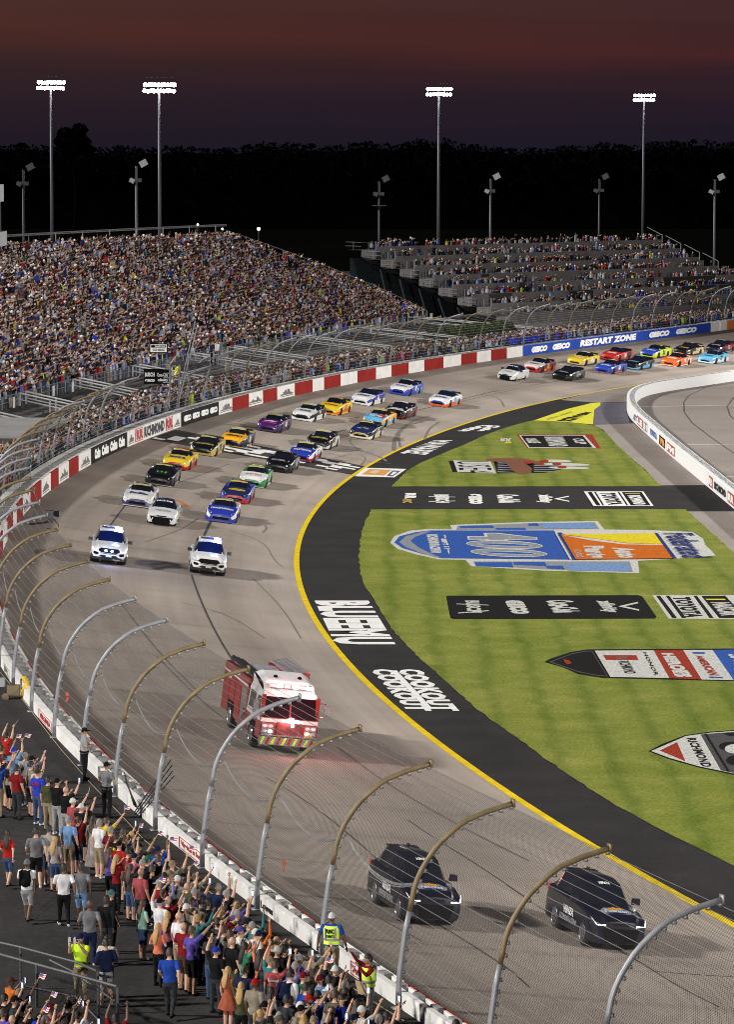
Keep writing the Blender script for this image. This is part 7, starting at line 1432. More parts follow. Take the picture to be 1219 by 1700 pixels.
near = [
 # x, y top of head, shirt, pants, legs, head, headcolour, pose, skin, female, item, extra text
 (62, 1274, 'royal', 'denim', None, 'cap', 'brown', 'stand', 0, 0, '', ''), (79, 1287, 'olive', 'khaki', None, 'short', 'dark', 'stand', 0, 0, '', ''), (94, 1289, 'black', 'lightgrey', None, 'cap', 'black', 'phone', 0, 0, '', ''),
 (108, 1303, 'black', 'lightgrey', None, 'bald', '', 'rphone', 0, 0, 'p', ''), (120, 1322, 'rose', 'charcoal', None, 'cap', 'white', 'rfwd', 0, 0, 'f', ''), (134, 1331, 'black', 'black', 'bare', 'capback', 'white', 'rphone', 0, 0, '', ''),
 (114, 1352, 'lightblue', 'khaki', 'bare', 'cap', 'lightgrey', 'stand', 0, 0, '', ''), (129, 1353, 'darkred', 'denim', 'bare', 'short', 'brown', 'rhigh', 0, 0, 'f', ''), (154, 1352, 'floral', 'khaki', 'bare', 'cap', 'white', 'stand', 0, 1, 'd', 'in a long pale dress'),
 (164, 1357, 'white', 'khaki', 'bare', 'short', 'grey', 'stand', 0, 0, '', ''), (176, 1354, 'yellow', 'denim', 'bare', 'short', 'brown', 'rpoint', 0, 0, 'f', ''), (183, 1369, 'maroon', 'khaki', 'bare', 'cap', 'lightgrey', 'cross', 0, 0, '', ''), (192, 1380, 'black', 'khaki', 'bare', 'short', 'dark', 'phone', 1, 0, '', 'with yellow print on the back'),
 (197, 1393, 'red', 'beige', 'bare', 'cap', 'black', 'stand', 0, 0, '', 'with a small pack'), (216, 1432, 'charcoal', 'denim', 'bare', 'cap', 'white', 'rfwd', 0, 1, '', ''), (229, 1396, 'charcoal', 'denim', None, 'cap', 'black', 'rfwd', 1, 0, 'f', ''), (244, 1418, 'navy', 'denim', None, 'cap', 'green', 'rphone', 0, 0, '', ''),
 (263, 1417, 'black', 'charcoal', None, 'short', 'brown', 'rhigh', 0, 0, 'f', ''), (236, 1423, 'black', 'denim', None, 'cap', 'lightgrey', 'cross', 0, 0, '', ''), (281, 1441, 'beige', 'khaki', None, 'cap', 'tan', 'stand', 0, 0, '', ''), (294, 1450, 'grey', 'black', None, 'cap', 'white', 'phone', 0, 0, '', ''), (234, 1443, 'navy', 'denim', None, 'long', 'dark', 'rfwd', 1, 1, '', 'with a small pack'),
 (12, 1376, 'red', 'denim', 'bare', 'long', 'dark', 'walk', 0, 1, '', 'strolling along the walkway'), (59, 1371, 'grey', 'black', 'bare', 'short', 'dark', 'walk', 0, 0, '', ''), (80, 1367, 'lightgrey', 'denim', 'bare', 'short', 'dark', 'stand', 1, 0, '', ''), (90, 1386, 'floral', 'denim', 'bare', 'long', 'blond', 'stand', 0, 1, '', ''), (44, 1423, 'white', 'lightgrey', 'bare', 'cap', 'grey', 'walk', 2, 0, 'b', 'walking with a black backpack'),
 (105, 1431, 'white', 'black', None, 'short', 'dark', 'walk', 2, 0, '', ''), (134, 1430, 'grey', 'lightblue', 'bare', 'short', 'dark', 'walk', 2, 0, '', ''), (148, 1491, 'grey', 'navy', None, 'bald', '', 'walk', 2, 0, 'c', 'carrying a striped bag'), (176, 1484, 'black', 'charcoal', None, 'short', 'dark', 'walk', 2, 0, 'L', 'in a long sleeved black top'), (184, 1474, 'black', 'black', None, 'cap', 'teal', 'stand', 1, 0, '', ''),
 (236, 1492, 'mint', 'denim', 'bare', 'cap', 'royal', 'cross', 0, 1, '', ''), (262, 1530, 'coral', 'black', None, 'long', 'blond', 'cross', 0, 1, '', ''), (281, 1571, 'blue', 'charcoal', None, 'short', 'brown', 'walk', 0, 0, '', 'with a shoulder bag'), (265, 1487, 'white', 'denim', None, 'cap', 'black', 'lhigh', 0, 0, 'F', ''), (278, 1511, 'pink', 'navy', None, 'long', 'blond', 'rfwd', 0, 1, 'f', ''),
 (296, 1511, 'white', 'khaki', None, 'bald', '', 'stand', 0, 0, '', ''), (304, 1528, 'darkred', 'brown', 'bare', 'bald', '', 'rhigh', 0, 0, '', ''), (297, 1452, 'charcoal', 'khaki', None, 'capback', 'white', 'rhigh', 0, 0, 'f', ''), (322, 1471, 'purple', 'charcoal', None, 'cap', 'lightgrey', 'rpoint', 0, 0, 'p', ''), (305, 1491, 'black', 'charcoal', None, 'cap', 'camo', 'stand', 0, 0, '', ''), (317, 1486, 'olive', 'denim', None, 'cap', 'camo', 'cross', 0, 0, '', ''),
 (270, 1473, 'lavender', 'denim', None, 'cap', 'camo', 'rhigh', 0, 0, 'L', ''), (335, 1511, 'grey', 'charcoal', 'bare', 'cap', 'beige', 'rpoint', 0, 0, 'f', ''), (345, 1491, 'black', 'black', None, 'pony', 'dark', 'stand', 1, 1, '', ''), (366, 1505, 'tan', 'denim', None, 'long', 'blond', 'rphone', 0, 1, '', ''), (361, 1521, 'charcoal', 'black', None, 'short', 'dark', 'phone', 0, 0, '', ''), (349, 1543, 'charcoal', 'denim', None, 'cap', 'black', 'rhigh', 0, 0, '', ''),
 (381, 1528, 'beige', 'denim', None, 'cap', 'darkred', 'phone', 0, 0, '', 'with dark print on the back'), (385, 1552, 'black', 'camo', 'bare', 'bald', '', 'stand', 0, 0, '', 'with a white picture on the back'), (413, 1522, 'blue', 'charcoal', None, 'cap', 'black', 'stand', 0, 0, '', ''), (424, 1538, 'white', 'denim', None, 'cap', 'white', 'cross', 0, 0, '', ''), (429, 1541, 'orange', 'navy', None, 'cap', 'navy', 'rhigh', 0, 0, 'L', ''), (406, 1562, 'seagreen', 'denim', None, 'long', 'dark', 'rphone', 0, 1, '', ''),
 (450, 1557, 'charcoal', 'black', None, 'cap', 'olive', 'stand', 0, 0, '', ''), (460, 1567, 'black', 'black', None, 'capback', 'offwhite', 'cross', 0, 0, '', ''), (471, 1567, 'black', 'charcoal', None, 'short', 'dark', 'phone', 0, 0, '', ''), (448, 1584, 'teal', 'palejeans', None, 'cap', 'tan', 'lhigh', 0, 0, '', ''), (457, 1592, 'rose', 'charcoal', None, 'short', 'brown', 'rfwd', 0, 0, 'p', 'with white lettering on the back'), (431, 1574, 'coral', 'denim', None, 'long', 'dark', 'both', 0, 1, 'L', ''),
 (490, 1593, 'lavender', 'navy', None, 'cap', 'lightgrey', 'rfwd', 0, 0, 'p', ''), (482, 1606, 'white', 'navy', 'bare', 'short', 'dark', 'stand', 0, 0, 'b', 'with a navy backpack'), (503, 1610, 'green', 'charcoal', None, 'cap', 'darkred', 'rfwd', 0, 0, 'f', ''), (406, 1600, 'navy', 'lightgrey', 'bare', 'short', 'brown', 'stand', 0, 0, '', 'with a navy string pack'), (420, 1627, 'white', 'black', None, 'short', 'dark', 'stand', 0, 0, 's', 'a boy in a loose tee'), (378, 1602, 'terracotta', 'terracotta', 'bare', 'long', 'blond', 'stand', 0, 1, 'k', 'in a short terracotta dress'),
 (531, 1615, 'lightblue', 'khaki', None, 'cap', 'maroon', 'cross', 0, 0, '', ''), (546, 1616, 'lightblue', 'denim', None, 'short', 'dark', 'stand', 0, 0, '', 'slightly behind the maroon cap'), (547, 1632, 'navy', 'khaki', None, 'capback', 'white', 'rhigh', 0, 0, 'f', 'with white letters on the back'), (508, 1628, 'blue', 'denim', None, 'short', 'dark', 'cross', 0, 0, '', ''), (516, 1638, 'navy', 'charcoal', None, 'short', 'dark', 'stand', 0, 0, '', 'with white letters on the back'), (527, 1642, 'royal', 'charcoal', None, 'short', 'dark', 'phone', 0, 0, '', 'with white letters on the back'),
 (566, 1648, 'royal', 'charcoal', None, 'short', 'dark', 'stand', 0, 0, '', 'turning half round'), (573, 1637, 'black', 'black', None, 'short', 'dark', 'stand', 1, 0, '', 'with pale letters on the back'), (499, 1665, 'beige', 'charcoal', None, 'cap', 'black', 'stand', 0, 0, '', ''), (504, 1681, 'grey', 'denim', None, 'long', 'blond', 'cross', 0, 1, '', ''), (450, 1636, 'grey', 'black', None, 'long', 'dark', 'cross', 2, 1, '', ''),
 (600, 1666, 'offwhite', 'denim', None, 'cap', 'white', 'rfwd', 0, 0, '', ''), (587, 1680, 'navy', 'denim', None, 'cap', 'navy', 'lhigh', 0, 0, '', ''), (629, 1681, 'grey', 'denim', None, 'short', 'grey', 'rfwd', 0, 0, 'f', ''), (642, 1677, 'black', 'black', None, 'short', 'dark', 'rhigh', 0, 0, 'p', ''), (757, 1690, 'red', 'denim', None, 'short', 'dark', 'stand', 0, 0, '', 'alone at the lower edge by the wall'),
 (22, 1238, 'lightblue', 'charcoal', 'bare', 'cap', 'royal', 'rhigh', 0, 0, 'f', ''), (41, 1246, 'lightgrey', 'charcoal', None, 'cap', 'lightgrey', 'stand', 0, 0, '', ''), (52, 1252, 'lavender', 'charcoal', None, 'cap', 'black', 'rphone', 0, 0, '', ''), (50, 1261, 'beige', 'charcoal', 'bare', 'short', 'dark', 'stand', 0, 0, '', ''), (60, 1268, 'offwhite', 'charcoal', 'bare', 'short', 'brown', 'rhigh', 0, 0, '', ''), (9, 1214, 'red', 'navy', None, 'short', 'dark', 'both', 0, 0, 'f', ''), (2, 1235, 'darkred', 'navy', None, 'short', 'brown', 'rfwd', 1, 0, 'f', ''), (6, 1250, 'black', 'tan', 'bare', 'short', 'dark', 'rfwd', 0, 0, '', ''), (14, 1262, 'floral', 'black', 'bare', 'long', 'dark', 'stand', 0, 1, '', ''), (27, 1268, 'darkred', 'charcoal', None, 'short', 'dark', 'stand', 0, 0, '', ''),
 (-4, 1262, 'blue', 'khaki', None, 'cap', 'white', 'rfwd', 0, 0, '', ''), (205, 1385, 'purple', 'black', None, 'pony', 'brown', 'rfwd', 0, 1, 'f', ''), (212, 1404, 'darkred', 'charcoal', None, 'short', 'dark', 'rhigh', 0, 0, '', ''), (222, 1413, 'pink', 'denim', None, 'cap', 'navy', 'phone', 0, 0, '', ''), (252, 1434, 'black', 'charcoal', None, 'short', 'brown', 'rfwd', 0, 0, 'f', ''), (272, 1446, 'navy', 'denim', None, 'short', 'dark', 'stand', 1, 0, '', ''), (310, 1462, 'olive', 'charcoal', None, 'bald', '', 'rhigh', 0, 0, '', ''),
 (371, 1534, 'grey', 'navy', None, 'short', 'brown', 'stand', 0, 0, '', ''), (398, 1534, 'white', 'navy', None, 'capback', 'purple', 'phone', 0, 0, '', ''), (440, 1590, 'charcoal', 'denim', None, 'pony', 'dark', 'stand', 0, 1, '', ''), (515, 1618, 'beige', 'denim', None, 'short', 'brown', 'cross', 0, 0, '', ''), (556, 1640, 'camo', 'denim', None, 'short', 'brown', 'stand', 0, 0, '', ''), (476, 1648, 'charcoal', 'black', None, 'short', 'dark', 'stand', 1, 0, '', ''), (612, 1690, 'red', 'denim', None, 'short', 'brown', 'stand', 0, 0, '', ''),
]
EXH = []
for i, (x, y, sh_, pa_, lg_, hd_, hc_, po_, sk_, fm_, it_, ex_) in enumerate(near):
    rr = random.Random(i); h = (1.66 if fm_ else 1.79)+rr.uniform(-.05, .05)
    if it_ == 's': h = 1.55
    p = un(x, y+1, WALK_Z+h*1.01); n = WC.n(WC.near(p)[0]); rz = math.atan2(-n[1], -n[0])+R(rr.uniform(15, 50))
    if 'walk' == po_: rz = R(rr.uniform(70, 100)) if i != 34 else R(80)
    rz = {566: R(-50), 208: 0}.get(x, rz)
    lab = auto_label(x, y, sh_, pa_, lg_, hd_, hc_ or 'dark', po_, fm_, ex_)
    sk = None
    if it_ == 'd': sk = (.3, .12, .30)
    if it_ == 'k': sk = (.7, .62, .30)
    o = person((float(p[0]), float(p[1]), WALK_Z), rz, sh_, pa_, lg_, hd_, hc_, po_, sk_, bool(fm_), h, 'L' in it_, lab, NG, sk, shoes='white' if rr.random() < .45 else 'black', eyes=(po_ != 'walk'))
    EXH.append((o, po_, it_, x, y, lab))
# lettering printed on a few backs
def back_print(i, s, col, z0, z1, w=.26, bold=.05):
    o = EXH[i][0]
    def f(u, v):
        y = w/2-w*u; return (-.128-.004+.25*y*y, y, z0+(z1-z0)*v)
    link('back_print', text_on(MB(), s, f, 0, bold).mesh('back_print', [cm(col)]), o)
def idx(x, y): return min(range(len(near)), key=lambda i: abs(near[i][0]-x)+abs(near[i][1]-y))
back_print(idx(62, 1274), 'RACE', 'red', 1.26, 1.36); back_print(idx(192, 1380), 'BR', 'yellow', 1.18, 1.36); 
for q in ((547, 1632), (516, 1638), (573, 1637)): back_print(idx(*q), 'RMC', 'white', 1.28, 1.40, .28, .08); back_print(idx(*q), 'EVENTS', 'white', 1.14, 1.23, .28, .06)
for q in ((527, 1642), (566, 1648)): back_print(idx(*q), 'EVENT', 'white', 1.28, 1.39, .28, .08); back_print(idx(*q), 'TICKET', 'white', 1.14, 1.24, .26, .06)
back_print(idx(381, 1528), '1110', 'charcoal', 1.2, 1.36); back_print(idx(457, 1592), 'Richmond', 'white', 1.26, 1.34, .26, .02); back_print(idx(429, 1541), '77', 'white', 1.14, 1.34, .2, .08)
# the spectators filling the gaps of the near block
POLY = [(150, 1345), (222, 1370), (300, 1425), (400, 1490), (480, 1550), (570, 1600), (610, 1650), (600, 1705), (440, 1705), (420, 1640), (345, 1570), (240, 1450), (185, 1410)]
def inside(x, y):
    c = False
    for i in range(len(POLY)):
        (x0, y0), (x1, y1) = POLY[i-1], POLY[i]
        if (y0 > y) != (y1 > y) and x < (x1-x0)*(y-y0)/(y1-y0)+x0: c = not c
    return c
rf = random.Random(77); taken = [tuple(o.location)[:2] for o, *_ in EXH]; nfill = 0; tries = 0
while nfill < 46 and tries < 4000:
    tries += 1; x, y = rf.uniform(140, 620), rf.uniform(1340, 1705)
    if not inside(x, y): continue
    p = un(x, y, WALK_Z+1.78)
    if min(math.hypot(p[0]-a, p[1]-b_) for a, b_ in taken) < .44: continue
    taken.append((p[0], p[1])); nfill += 1; fm = rf.random() < .35
    sh_ = rf.choice(['black', 'navy', 'charcoal', 'white', 'grey', 'blue', 'darkred', 'olive', 'lightgrey', 'teal', 'beige', 'rose', 'lightblue', 'purple']); pa_ = rf.choice(['denim', 'black', 'khaki', 'charcoal', 'navy']); hd_ = rf.choice(['short', 'cap', 'cap', 'capback', 'bald']) if not fm else rf.choice(['long', 'pony', 'cap'])
    hc_ = rf.choice(['dark', 'brown', 'brown', 'blond', 'grey']) if 'cap' not in hd_ else rf.choice(['white', 'black', 'navy', 'red', 'lightgrey', 'tan', 'camo', 'royal']); po_ = rf.choice(['stand', 'rfwd', 'rhigh', 'rpoint', 'phone', 'cross', 'lhigh', 'rphone', 'stand'])
    n = WC.n(WC.near(p)[0]); rz = math.atan2(-n[1], -n[0])+R(rf.uniform(5, 55)); lg_ = 'bare' if rf.random() < .3 else None
    it_ = {'rfwd': 'f' if rf.random() < .35 else '', 'rphone': 'p', 'rhigh': 'f' if rf.random() < .2 else ''}.get(po_, '')
    lab = auto_label(x, y, sh_, pa_, lg_, hd_, hc_, po_, fm); o = person((float(p[0]), float(p[1]), WALK_Z), rz, sh_, pa_, lg_, hd_, hc_, po_, rf.choice([0, 0, 0, 1, 1, 2]), fm, (1.66 if fm else 1.78)+rf.uniform(-.07, .07), rf.random() < .12, lab, NG)
    EXH.append((o, po_, it_, x, y, lab)); near.append((x, y))
# hand-held flags, phones and worn packs are things of their own
nf = 0
for o, po_, it_, x, y, lab in EXH:
    for ch in it_:
        if ch in 'fF':
            w, M = hand_world(o, po_, -1 if ch == 'f' else 1); f_ = link('small_flag', flag_mesh()); f_.location = w; f_.rotation_euler = (R(random.uniform(-10, 10)), R(random.uniform(5, 40)), o.rotation_euler[2]+R(random.uniform(-60, 10))); f_.scale = (.85,)*3
            tag(f_, 'stick flag waved by the '+' '.join(lab.split()[:11]).rstrip(','), 'flag', 'small stick flags waved by spectators')
        elif ch == 'p':
            w, M = hand_world(o, po_, -1); f_ = link('phone', phone_mesh()); f_.location = w; f_.rotation_euler = (0, 0, o.rotation_euler[2]); tag(f_, 'phone held by the '+' '.join(lab.split()[:12]).rstrip(','), 'phone', 'phones held up by spectators')
        elif ch == 'b':
            M = Matrix.LocRotScale(o.location, o.rotation_euler, o.scale); mb = MB(); mb.ball((0, 0, 0), (.10, .16, .25), 0, 12, 8); mb.box((.02, .11, .02), (.30, .03, .42)).box((.02, -.11, .02), (.30, .03, .42)).ball((-.08, 0, -.08), (.05, .12, .1), 0, 8, 6)
            b_ = link('backpack', mb.mesh('backpack', [cm('black') if x < 100 else cm('navy')], True)); b_.location = M @ Vector((-.17, 0, 1.25)); b_.rotation_euler = o.rotation_euler; tag(b_, 'black backpack worn over a white tee by a walking spectator' if x < 100 else 'navy backpack worn over a white tee in the crowd', 'backpack')
        elif ch == 'c':
            w, M = hand_world(o, po_, 1); mb = MB()
            for k in range(5): mb.box((-.14+.07*k, 0, -.16), (.07, .16, .30), k % 2)
            mb.tube([(-.12, 0, 0), (-.08, 0, .12), (.08, 0, .12), (.12, 0, 0)], .012, 5, 1); me = mb.mesh('striped_bag', [cm('white'), cm('charcoal')]); me.polygons.foreach_set('material_index', mb.m); b_ = link('striped_bag', me); b_.location = un(124, 1566, WALK_Z+.55); b_.location = tuple(map(float, un(124, 1556, WALK_Z+.75))); tag(b_, 'black and white striped bag carried by a walking man', 'bag')
# officers and event staff
def at_foot(px, py): p = un(px, py, WALK_Z); return (float(p[0]), float(p[1]), WALK_Z)
o = person(at_foot(140, 1296), R(15), 'lightgrey', 'black', None, 'cap', 'black', 'cross', 1, False, 1.85, False, 'officer in grey shirt and black trousers watching the track by the sixth post up', None, eyes=True)
link('belt', MB().tube([(.13*math.cos(a), .185*math.sin(a), .98) for a in np.linspace(0, 2*math.pi, 17)], .03, 6).mesh('belt', [cm('black')]), o)
o = person(at_foot(177, 1358), R(55), 'grey', 'black', None, 'cap', 'black', 'cross', 1, False, 1.85, False, 'second officer, seen from behind beside the folded steel rods', None)
link('belt', bpy.data.meshes['belt'], o)
o = person(at_foot(551, 1630), R(70), 'blue', 'khaki', 'khaki', 'cap', 'white', 'hold', 2, False, 1.88, True, 'steward in a yellow safety vest standing by the wall with his back to us', None) if False else None
POSES['hold'] = ('hold', 'hold', 0)
o = person(at_foot(551, 1631), R(75), 'blue', 'khaki', None, 'cap', 'white', 'hold', 2, False, 1.86, False, 'steward in yellow safety vest over a blue shirt, back to us beside the second post', None)
def vest(o, m, txt=None, back=True):
    P = []
    for z, rx, ry in ((.98, .150, .200), (1.1, .14, .19), (1.25, .145, .205), (1.36, .142, .21), (1.44, .115, .165)): P.append([(rx*math.cos(a), ry*math.sin(a), z) for a in np.linspace(0, 2*math.pi, 24, endpoint=False)])
    link('safety_vest', MB().grid(P, closed=True).mesh('safety_vest', [m], True), o)
    S = MB(); 
    for z, rx, ry in ((1.10, .147, .197),): S.grid([[(rx*math.cos(a), ry*math.sin(a), z+d) for a in np.linspace(0, 2*math.pi, 24, endpoint=False)] for d in (-.03, .03)], closed=True)
    for y in (.12, -.12): S.add([(-.135, y-.022, 1.1), (-.135, y+.022, 1.1), (-.14, y+.022, 1.4), (-.14, y-.022, 1.4)], [(0, 1, 2, 3)])
    link('reflective_band', S.mesh('reflective_band', [cm('lightgrey')]), o)
    if txt:
        for s, z0, z1 in txt:
            def f(u, v): y = .10-.20*u; return (-.156, y, z0+(z1-z0)*v)
            link('back_print', text_on(MB(), s, f, 0, .07).mesh('back_print', [cm('black')]), o)
M_HIV = mat('hi_vis_yellow', (.62, .85, .06), .7, var=.06, scale=10); vest(o, M_HIV, [('RMC', 1.26, 1.38), ('EVENTS', 1.15, 1.23)])
o = person(at_foot(612, 1702), R(205), 'darkred', 'lightgrey', None, 'short', 'dark', 'rphone', 1, False, 1.8, True, 'steward in a yellow vest and dark red sleeves facing us, hand at one ear', None, eyes=True); vest(o, M_HIV)
b_ = link('cardboard_sign', MB().box((0, 0, 0), (.03, .42, .34)).mesh('cardboard_sign', [mat('tan_card', (.50, .36, .22), .8)])); b_.location = tuple(map(float, un(601, 1641, WALK_Z+1.25))); b_.rotation_euler = (0, R(15), R(215)); tag(b_, 'tan card held by the steward facing us', 'card')
o = person(at_foot(134, 1664), R(250), 'lime', 'khaki', None, 'cap', 'navy', 'phone', 0, False, 1.8, False, 'man in a glaring lime tee and cap facing us beside the steel railing', None, eyes=True)
o = person(at_foot(176, 1672), R(120), 'navy', 'lightgrey', 'bare', 'short', 'dark', 'cross', 0, False, 1.76, True, 'man in a navy pullover talking to the one in the lime tee', None)
o = person(at_foot(178, 1656), R(255), 'offwhite', 'charcoal', None, 'short', 'dark', 'cross', 1, False, 1.62, False, 'person in a cream top half hidden behind the navy pullover', None, eyes=True)
# far walkway stewards in lime, flaggers on the stand
for (t, off, lab) in ((WC.near(un(307, 668, 3.4))[0], 1.7, 'lime clad marshal behind the wall just right of the flag stand'), (WC.near(un(523, 625, 4.3))[0], 2.4, 'lime vested marshal in the middle of the far walkway crowd'), (WC.near(un(712, 570, 4.3))[0], 3.0, 'lime vested marshal near the right end of the crowded stand'), (WC.near(un(886, 560, 3.6))[0], 1.8, 'lime vested marshal behind the start of the blue wall')):
    p = WC.at(t, off); person((float(p[0]), float(p[1]), WALK_Z), R(-40), 'lime', 'lime' if 'clad' in lab else 'charcoal', None, 'cap', 'white', 'stand', 1, False, 1.8, False, lab, None)
M4 = fs.matrix_basis
q = M4 @ Vector((.3, -.6, 4.33)); person(tuple(q), rzf+.4, 'navy', 'black', None, 'short', 'dark', 'stand', 1, False, 1.78, True, 'official in navy at the rail of the flag stand', None)
q = M4 @ Vector((.4, .85, 4.33)); person(tuple(q), rzf-.5, 'white', 'black', None, 'cap', 'black', 'rfwd', 1, False, 1.78, False, 'flagger in white at the right end of the flag stand holding the yellow flag', None)
# block of spectators at the lower left corner behind the steel railing
cornr = [(16, 1619, 'orange', 'cap', 'brown', 'phone'), (6, 1647, 'black', 'short', 'dark', 'rphone'), (23, 1650, 'charcoal', 'cap', 'black', 'phone'), (30, 1638, 'navy', 'cap', 'tan', 'rpoint'), (19, 1682, 'olive', 'bald', '', 'rpoint'), (47, 1668, 'black', 'short', 'dark', 'rpoint'), (83, 1663, 'rose', 'cap', 'maroon', 'rfwd'), (112, 1658, 'black', 'cap', 'black', 'phone'), (74, 1683, 'charcoal', 'cap', 'grey', 'rhigh'), (104, 1684, 'black', 'short', 'brown', 'rhigh'), (191, 1680, 'darkred', 'short', 'dark', 'both'), (142, 1690, 'navy', 'capback', 'lightgrey', 'phone'), (4, 1672, 'purple', 'short', 'brown', 'rfwd'), (58, 1692, 'lightblue', 'cap', 'royal', 'rpoint'), (127, 1676, 'white', 'short', 'dark', 'rhigh'), (36, 1696, 'black', 'short', 'dark', 'rfwd')]
for i, (x, y, c, hd_, hc_, po_) in enumerate(cornr):
    rr = random.Random(100+i); p = un(x, y, 2.2+1.78); o = person((float(p[0]), float(p[1]), 2.2), R(40+rr.uniform(-15, 25)), c, 'denim', None, hd_, hc_, po_, rr.choice([0, 0, 1, 2]), False, 1.75, False, None, NG)
    lab = auto_label(x, y, c, 'denim', None, hd_, hc_ or 'dark', po_, 0, 'behind the steel railing'); o['label'] = lab
    if po_ in ('rpoint', 'rfwd', 'rhigh') and i % 2:
        w, M = hand_world(o, po_, -1); f_ = link('small_flag', flag_mesh()); f_.location = w; f_.rotation_euler = (0, R(20), o.rotation_euler[2]-.4); f_.scale = (.85,)*3; tag(f_, 'stick flag waved by the '+' '.join(lab.split()[:11]).rstrip(','), 'flag', 'small stick flags waved by spectators')
    elif po_ == 'phone' or po_ == 'rphone':
        w, M = hand_world(o, po_, -1); f_ = link('phone', phone_mesh()); f_.location = w; f_.rotation_euler = (0, 0, o.rotation_euler[2]); tag(f_, 'phone held by the '+' '.join(lab.split()[:12]).rstrip(','), 'phone', 'phones held up by spectators')
# steel railing of the corner stairs
def R3(px, py, z): return tuple(map(float, un(px, py, z)))
mb = MB(); z1 = WALK_Z+1.1
mb.tube([R3(-20, 1557, z1), R3(0, 1565, z1), R3(35, 1573, z1), R3(128, 1598, z1), R3(160, 1612, z1)], .035, 6).tube([R3(-20, 1578, z1), R3(0, 1584.5, z1), R3(60, 1601, z1), R3(130, 1620, z1), R3(194, 1638, z1)], .04, 6)
for px, py in ((33, 1573), (60, 1601), (162, 1612), (163, 1628), (195, 1638)):
    p = np.array(R3(px, py, z1)); mb.tube([tuple(p), (p[0], p[1], WALK_Z)], .035, 6)
mb.tube([R3(82, 1594, z1), R3(120, 1613, z1-.1), R3(190, 1662, WALK_Z+.55)], .03, 5).tube([R3(40, 1637, WALK_Z+.7), R3(125, 1655, WALK_Z+.5), R3(165, 1695, WALK_Z+.2)], .03, 5)
r0 = R3(120, 1640, WALK_Z); r_ = thing('steel_railing', 'double steel pipe railing with chain link infill at the lower left corner', 'railing', r0)
world_part('pipe', mb, mat('dull_grey_pipe', (.07, .07, .073), .6, .2), r_)
a, b_ = np.array(R3(-20, 1578, z1)), np.array(R3(194, 1638, z1)); L_ = np.linalg.norm(b_-a)
world_part('wire_mesh', MB().add([tuple(a-[0, 0, 1.05]), tuple(b_-[0, 0, 1.05]), tuple(b_), tuple(a)], [(0, 1, 2, 3)]), M_MESHF, r_, uv=[(0, 0), (L_, 0), (L_, 1.05), (0, 1.05)])
# ------------------------------------------------------------------ the far crowd
rc = np.random.default_rng(21)
SHIRTS = ['white']*12+['offwhite']*6+['lightgrey']*8+['grey']*9+['black']*22+['charcoal']*15+['navy']*17+['blue']*3+['royal']*1+['lightblue']*3+['red']*2+['darkred']*4+['maroon']*2+['orange']*1+['yellow']*1+['lime']*1+['green']*1+['purple']*1+['tan']*4+['olive']*3+['teal']*1+['pink']*1+['lavender']*2+['brown']*3
PANTS = ['denim']*6+['black']*4+['khaki']*4+['charcoal']*3+['lightgrey']*2+['navy']*3
SKC = [PALE]*4+[TANS]*5+[BRN]*2
def lp_person(v):
    """low polygon spectator: quads with a zone per face (0 skin 1 shirt 2 trousers 3 hair/cap)"""
    V, F_, Z = [], [], []
    def bx(lo, hi, z, tx=1., skew=(0, 0)):
        o = len(V); (x0, y0, z0), (x1, y1, z1) = lo, hi; cx_, cy_ = (x0+x1)/2, (y0+y1)/2
        for zz, k, s in ((z0, 1, 0), (z1, tx, 1)):
            for x, y in ((x0, y0), (x1, y0), (x1, y1), (x0, y1)): V.append((cx_+(x-cx_)*k+skew[0]*s, cy_+(y-cy_)*k+skew[1]*s, zz))
        for f in ((4, 5, 6, 7), (0, 1, 5, 4), (1, 2, 6, 5), (2, 3, 7, 6), (3, 0, 4, 7)): F_.append([o+i for i in f]); Z.append(z)
    def limb(a, b, r0, r1, z):
        a, b = np.array(a, float), np.array(b, float); d = b-a; s = np.cross(d, (0, 1, .3)); s /= np.linalg.norm(s); t = np.cross(d, s); t /= np.linalg.norm(t); o = len(V)
        for p, r in ((a, r0), (b, r1)):
            for k in range(4): an = k*math.pi/2; V.append(tuple(p+s*math.cos(an)*r+t*math.sin(an)*r))
        for k in range(4): F_.append([o+k, o+(k+1) % 4, o+4+(k+1) % 4, o+4+k]); Z.append(z)
    bx((-.10, -.17, .02), (.10, -.02, .92), 2, .95); bx((-.10, .02, .02), (.10, .17, .92), 2, .95)
    bx((-.115, -.17, .88), (.115, .17, 1.25), 1, 1.08); bx((-.12, -.19, 1.25), (.12, .19, 1.47), 1, .72)
    bx((-.07, -.065, 1.46), (.085, .065, 1.68), 0, 1.05); bx((-.10, -.082, 1.60), (.07, .082, 1.72), 3, 1.0); bx((-.09, -.075, 1.72), (.06, .075, 1.79), 3, .6)
    if v % 2: bx((.05, -.07, 1.66), (.16, .07, 1.69), 3, .9)
    arms = [('d', 'd'), ('p', 'd'), ('p', 'b'), ('h', 'd'), ('f', 'f'), ('d', 'p'), ('p', 'd'), ('p', 'p'), ('d', 'f'), ('p', 'd')][v % 10]
    for sg, a in ((-1, arms[0]), (1, arms[1])):
        s = (0, .20*sg, 1.42)
        e, w = {'d': ((-.02, .25*sg, 1.13), (.06, .24*sg, .88)), 'p': ((.22, .22*sg, 1.55), (.48, .20*sg, 1.72)), 'h': ((.08, .26*sg, 1.68), (.18, .22*sg, 1.98)), 'f': ((.16, .2*sg, 1.28), (.34, .08*sg, 1.50)), 'b': ((-.02, .27*sg, 1.15), (.18, .1*sg, 1.15))}[a]
        limb(s, e, .06, .05, 1); limb(e, w, .042, .036, 0 if v % 4 else 1)
    return np.array(V), np.array(F_), np.array(Z)
LP = [lp_person(v) for v in range(10)]
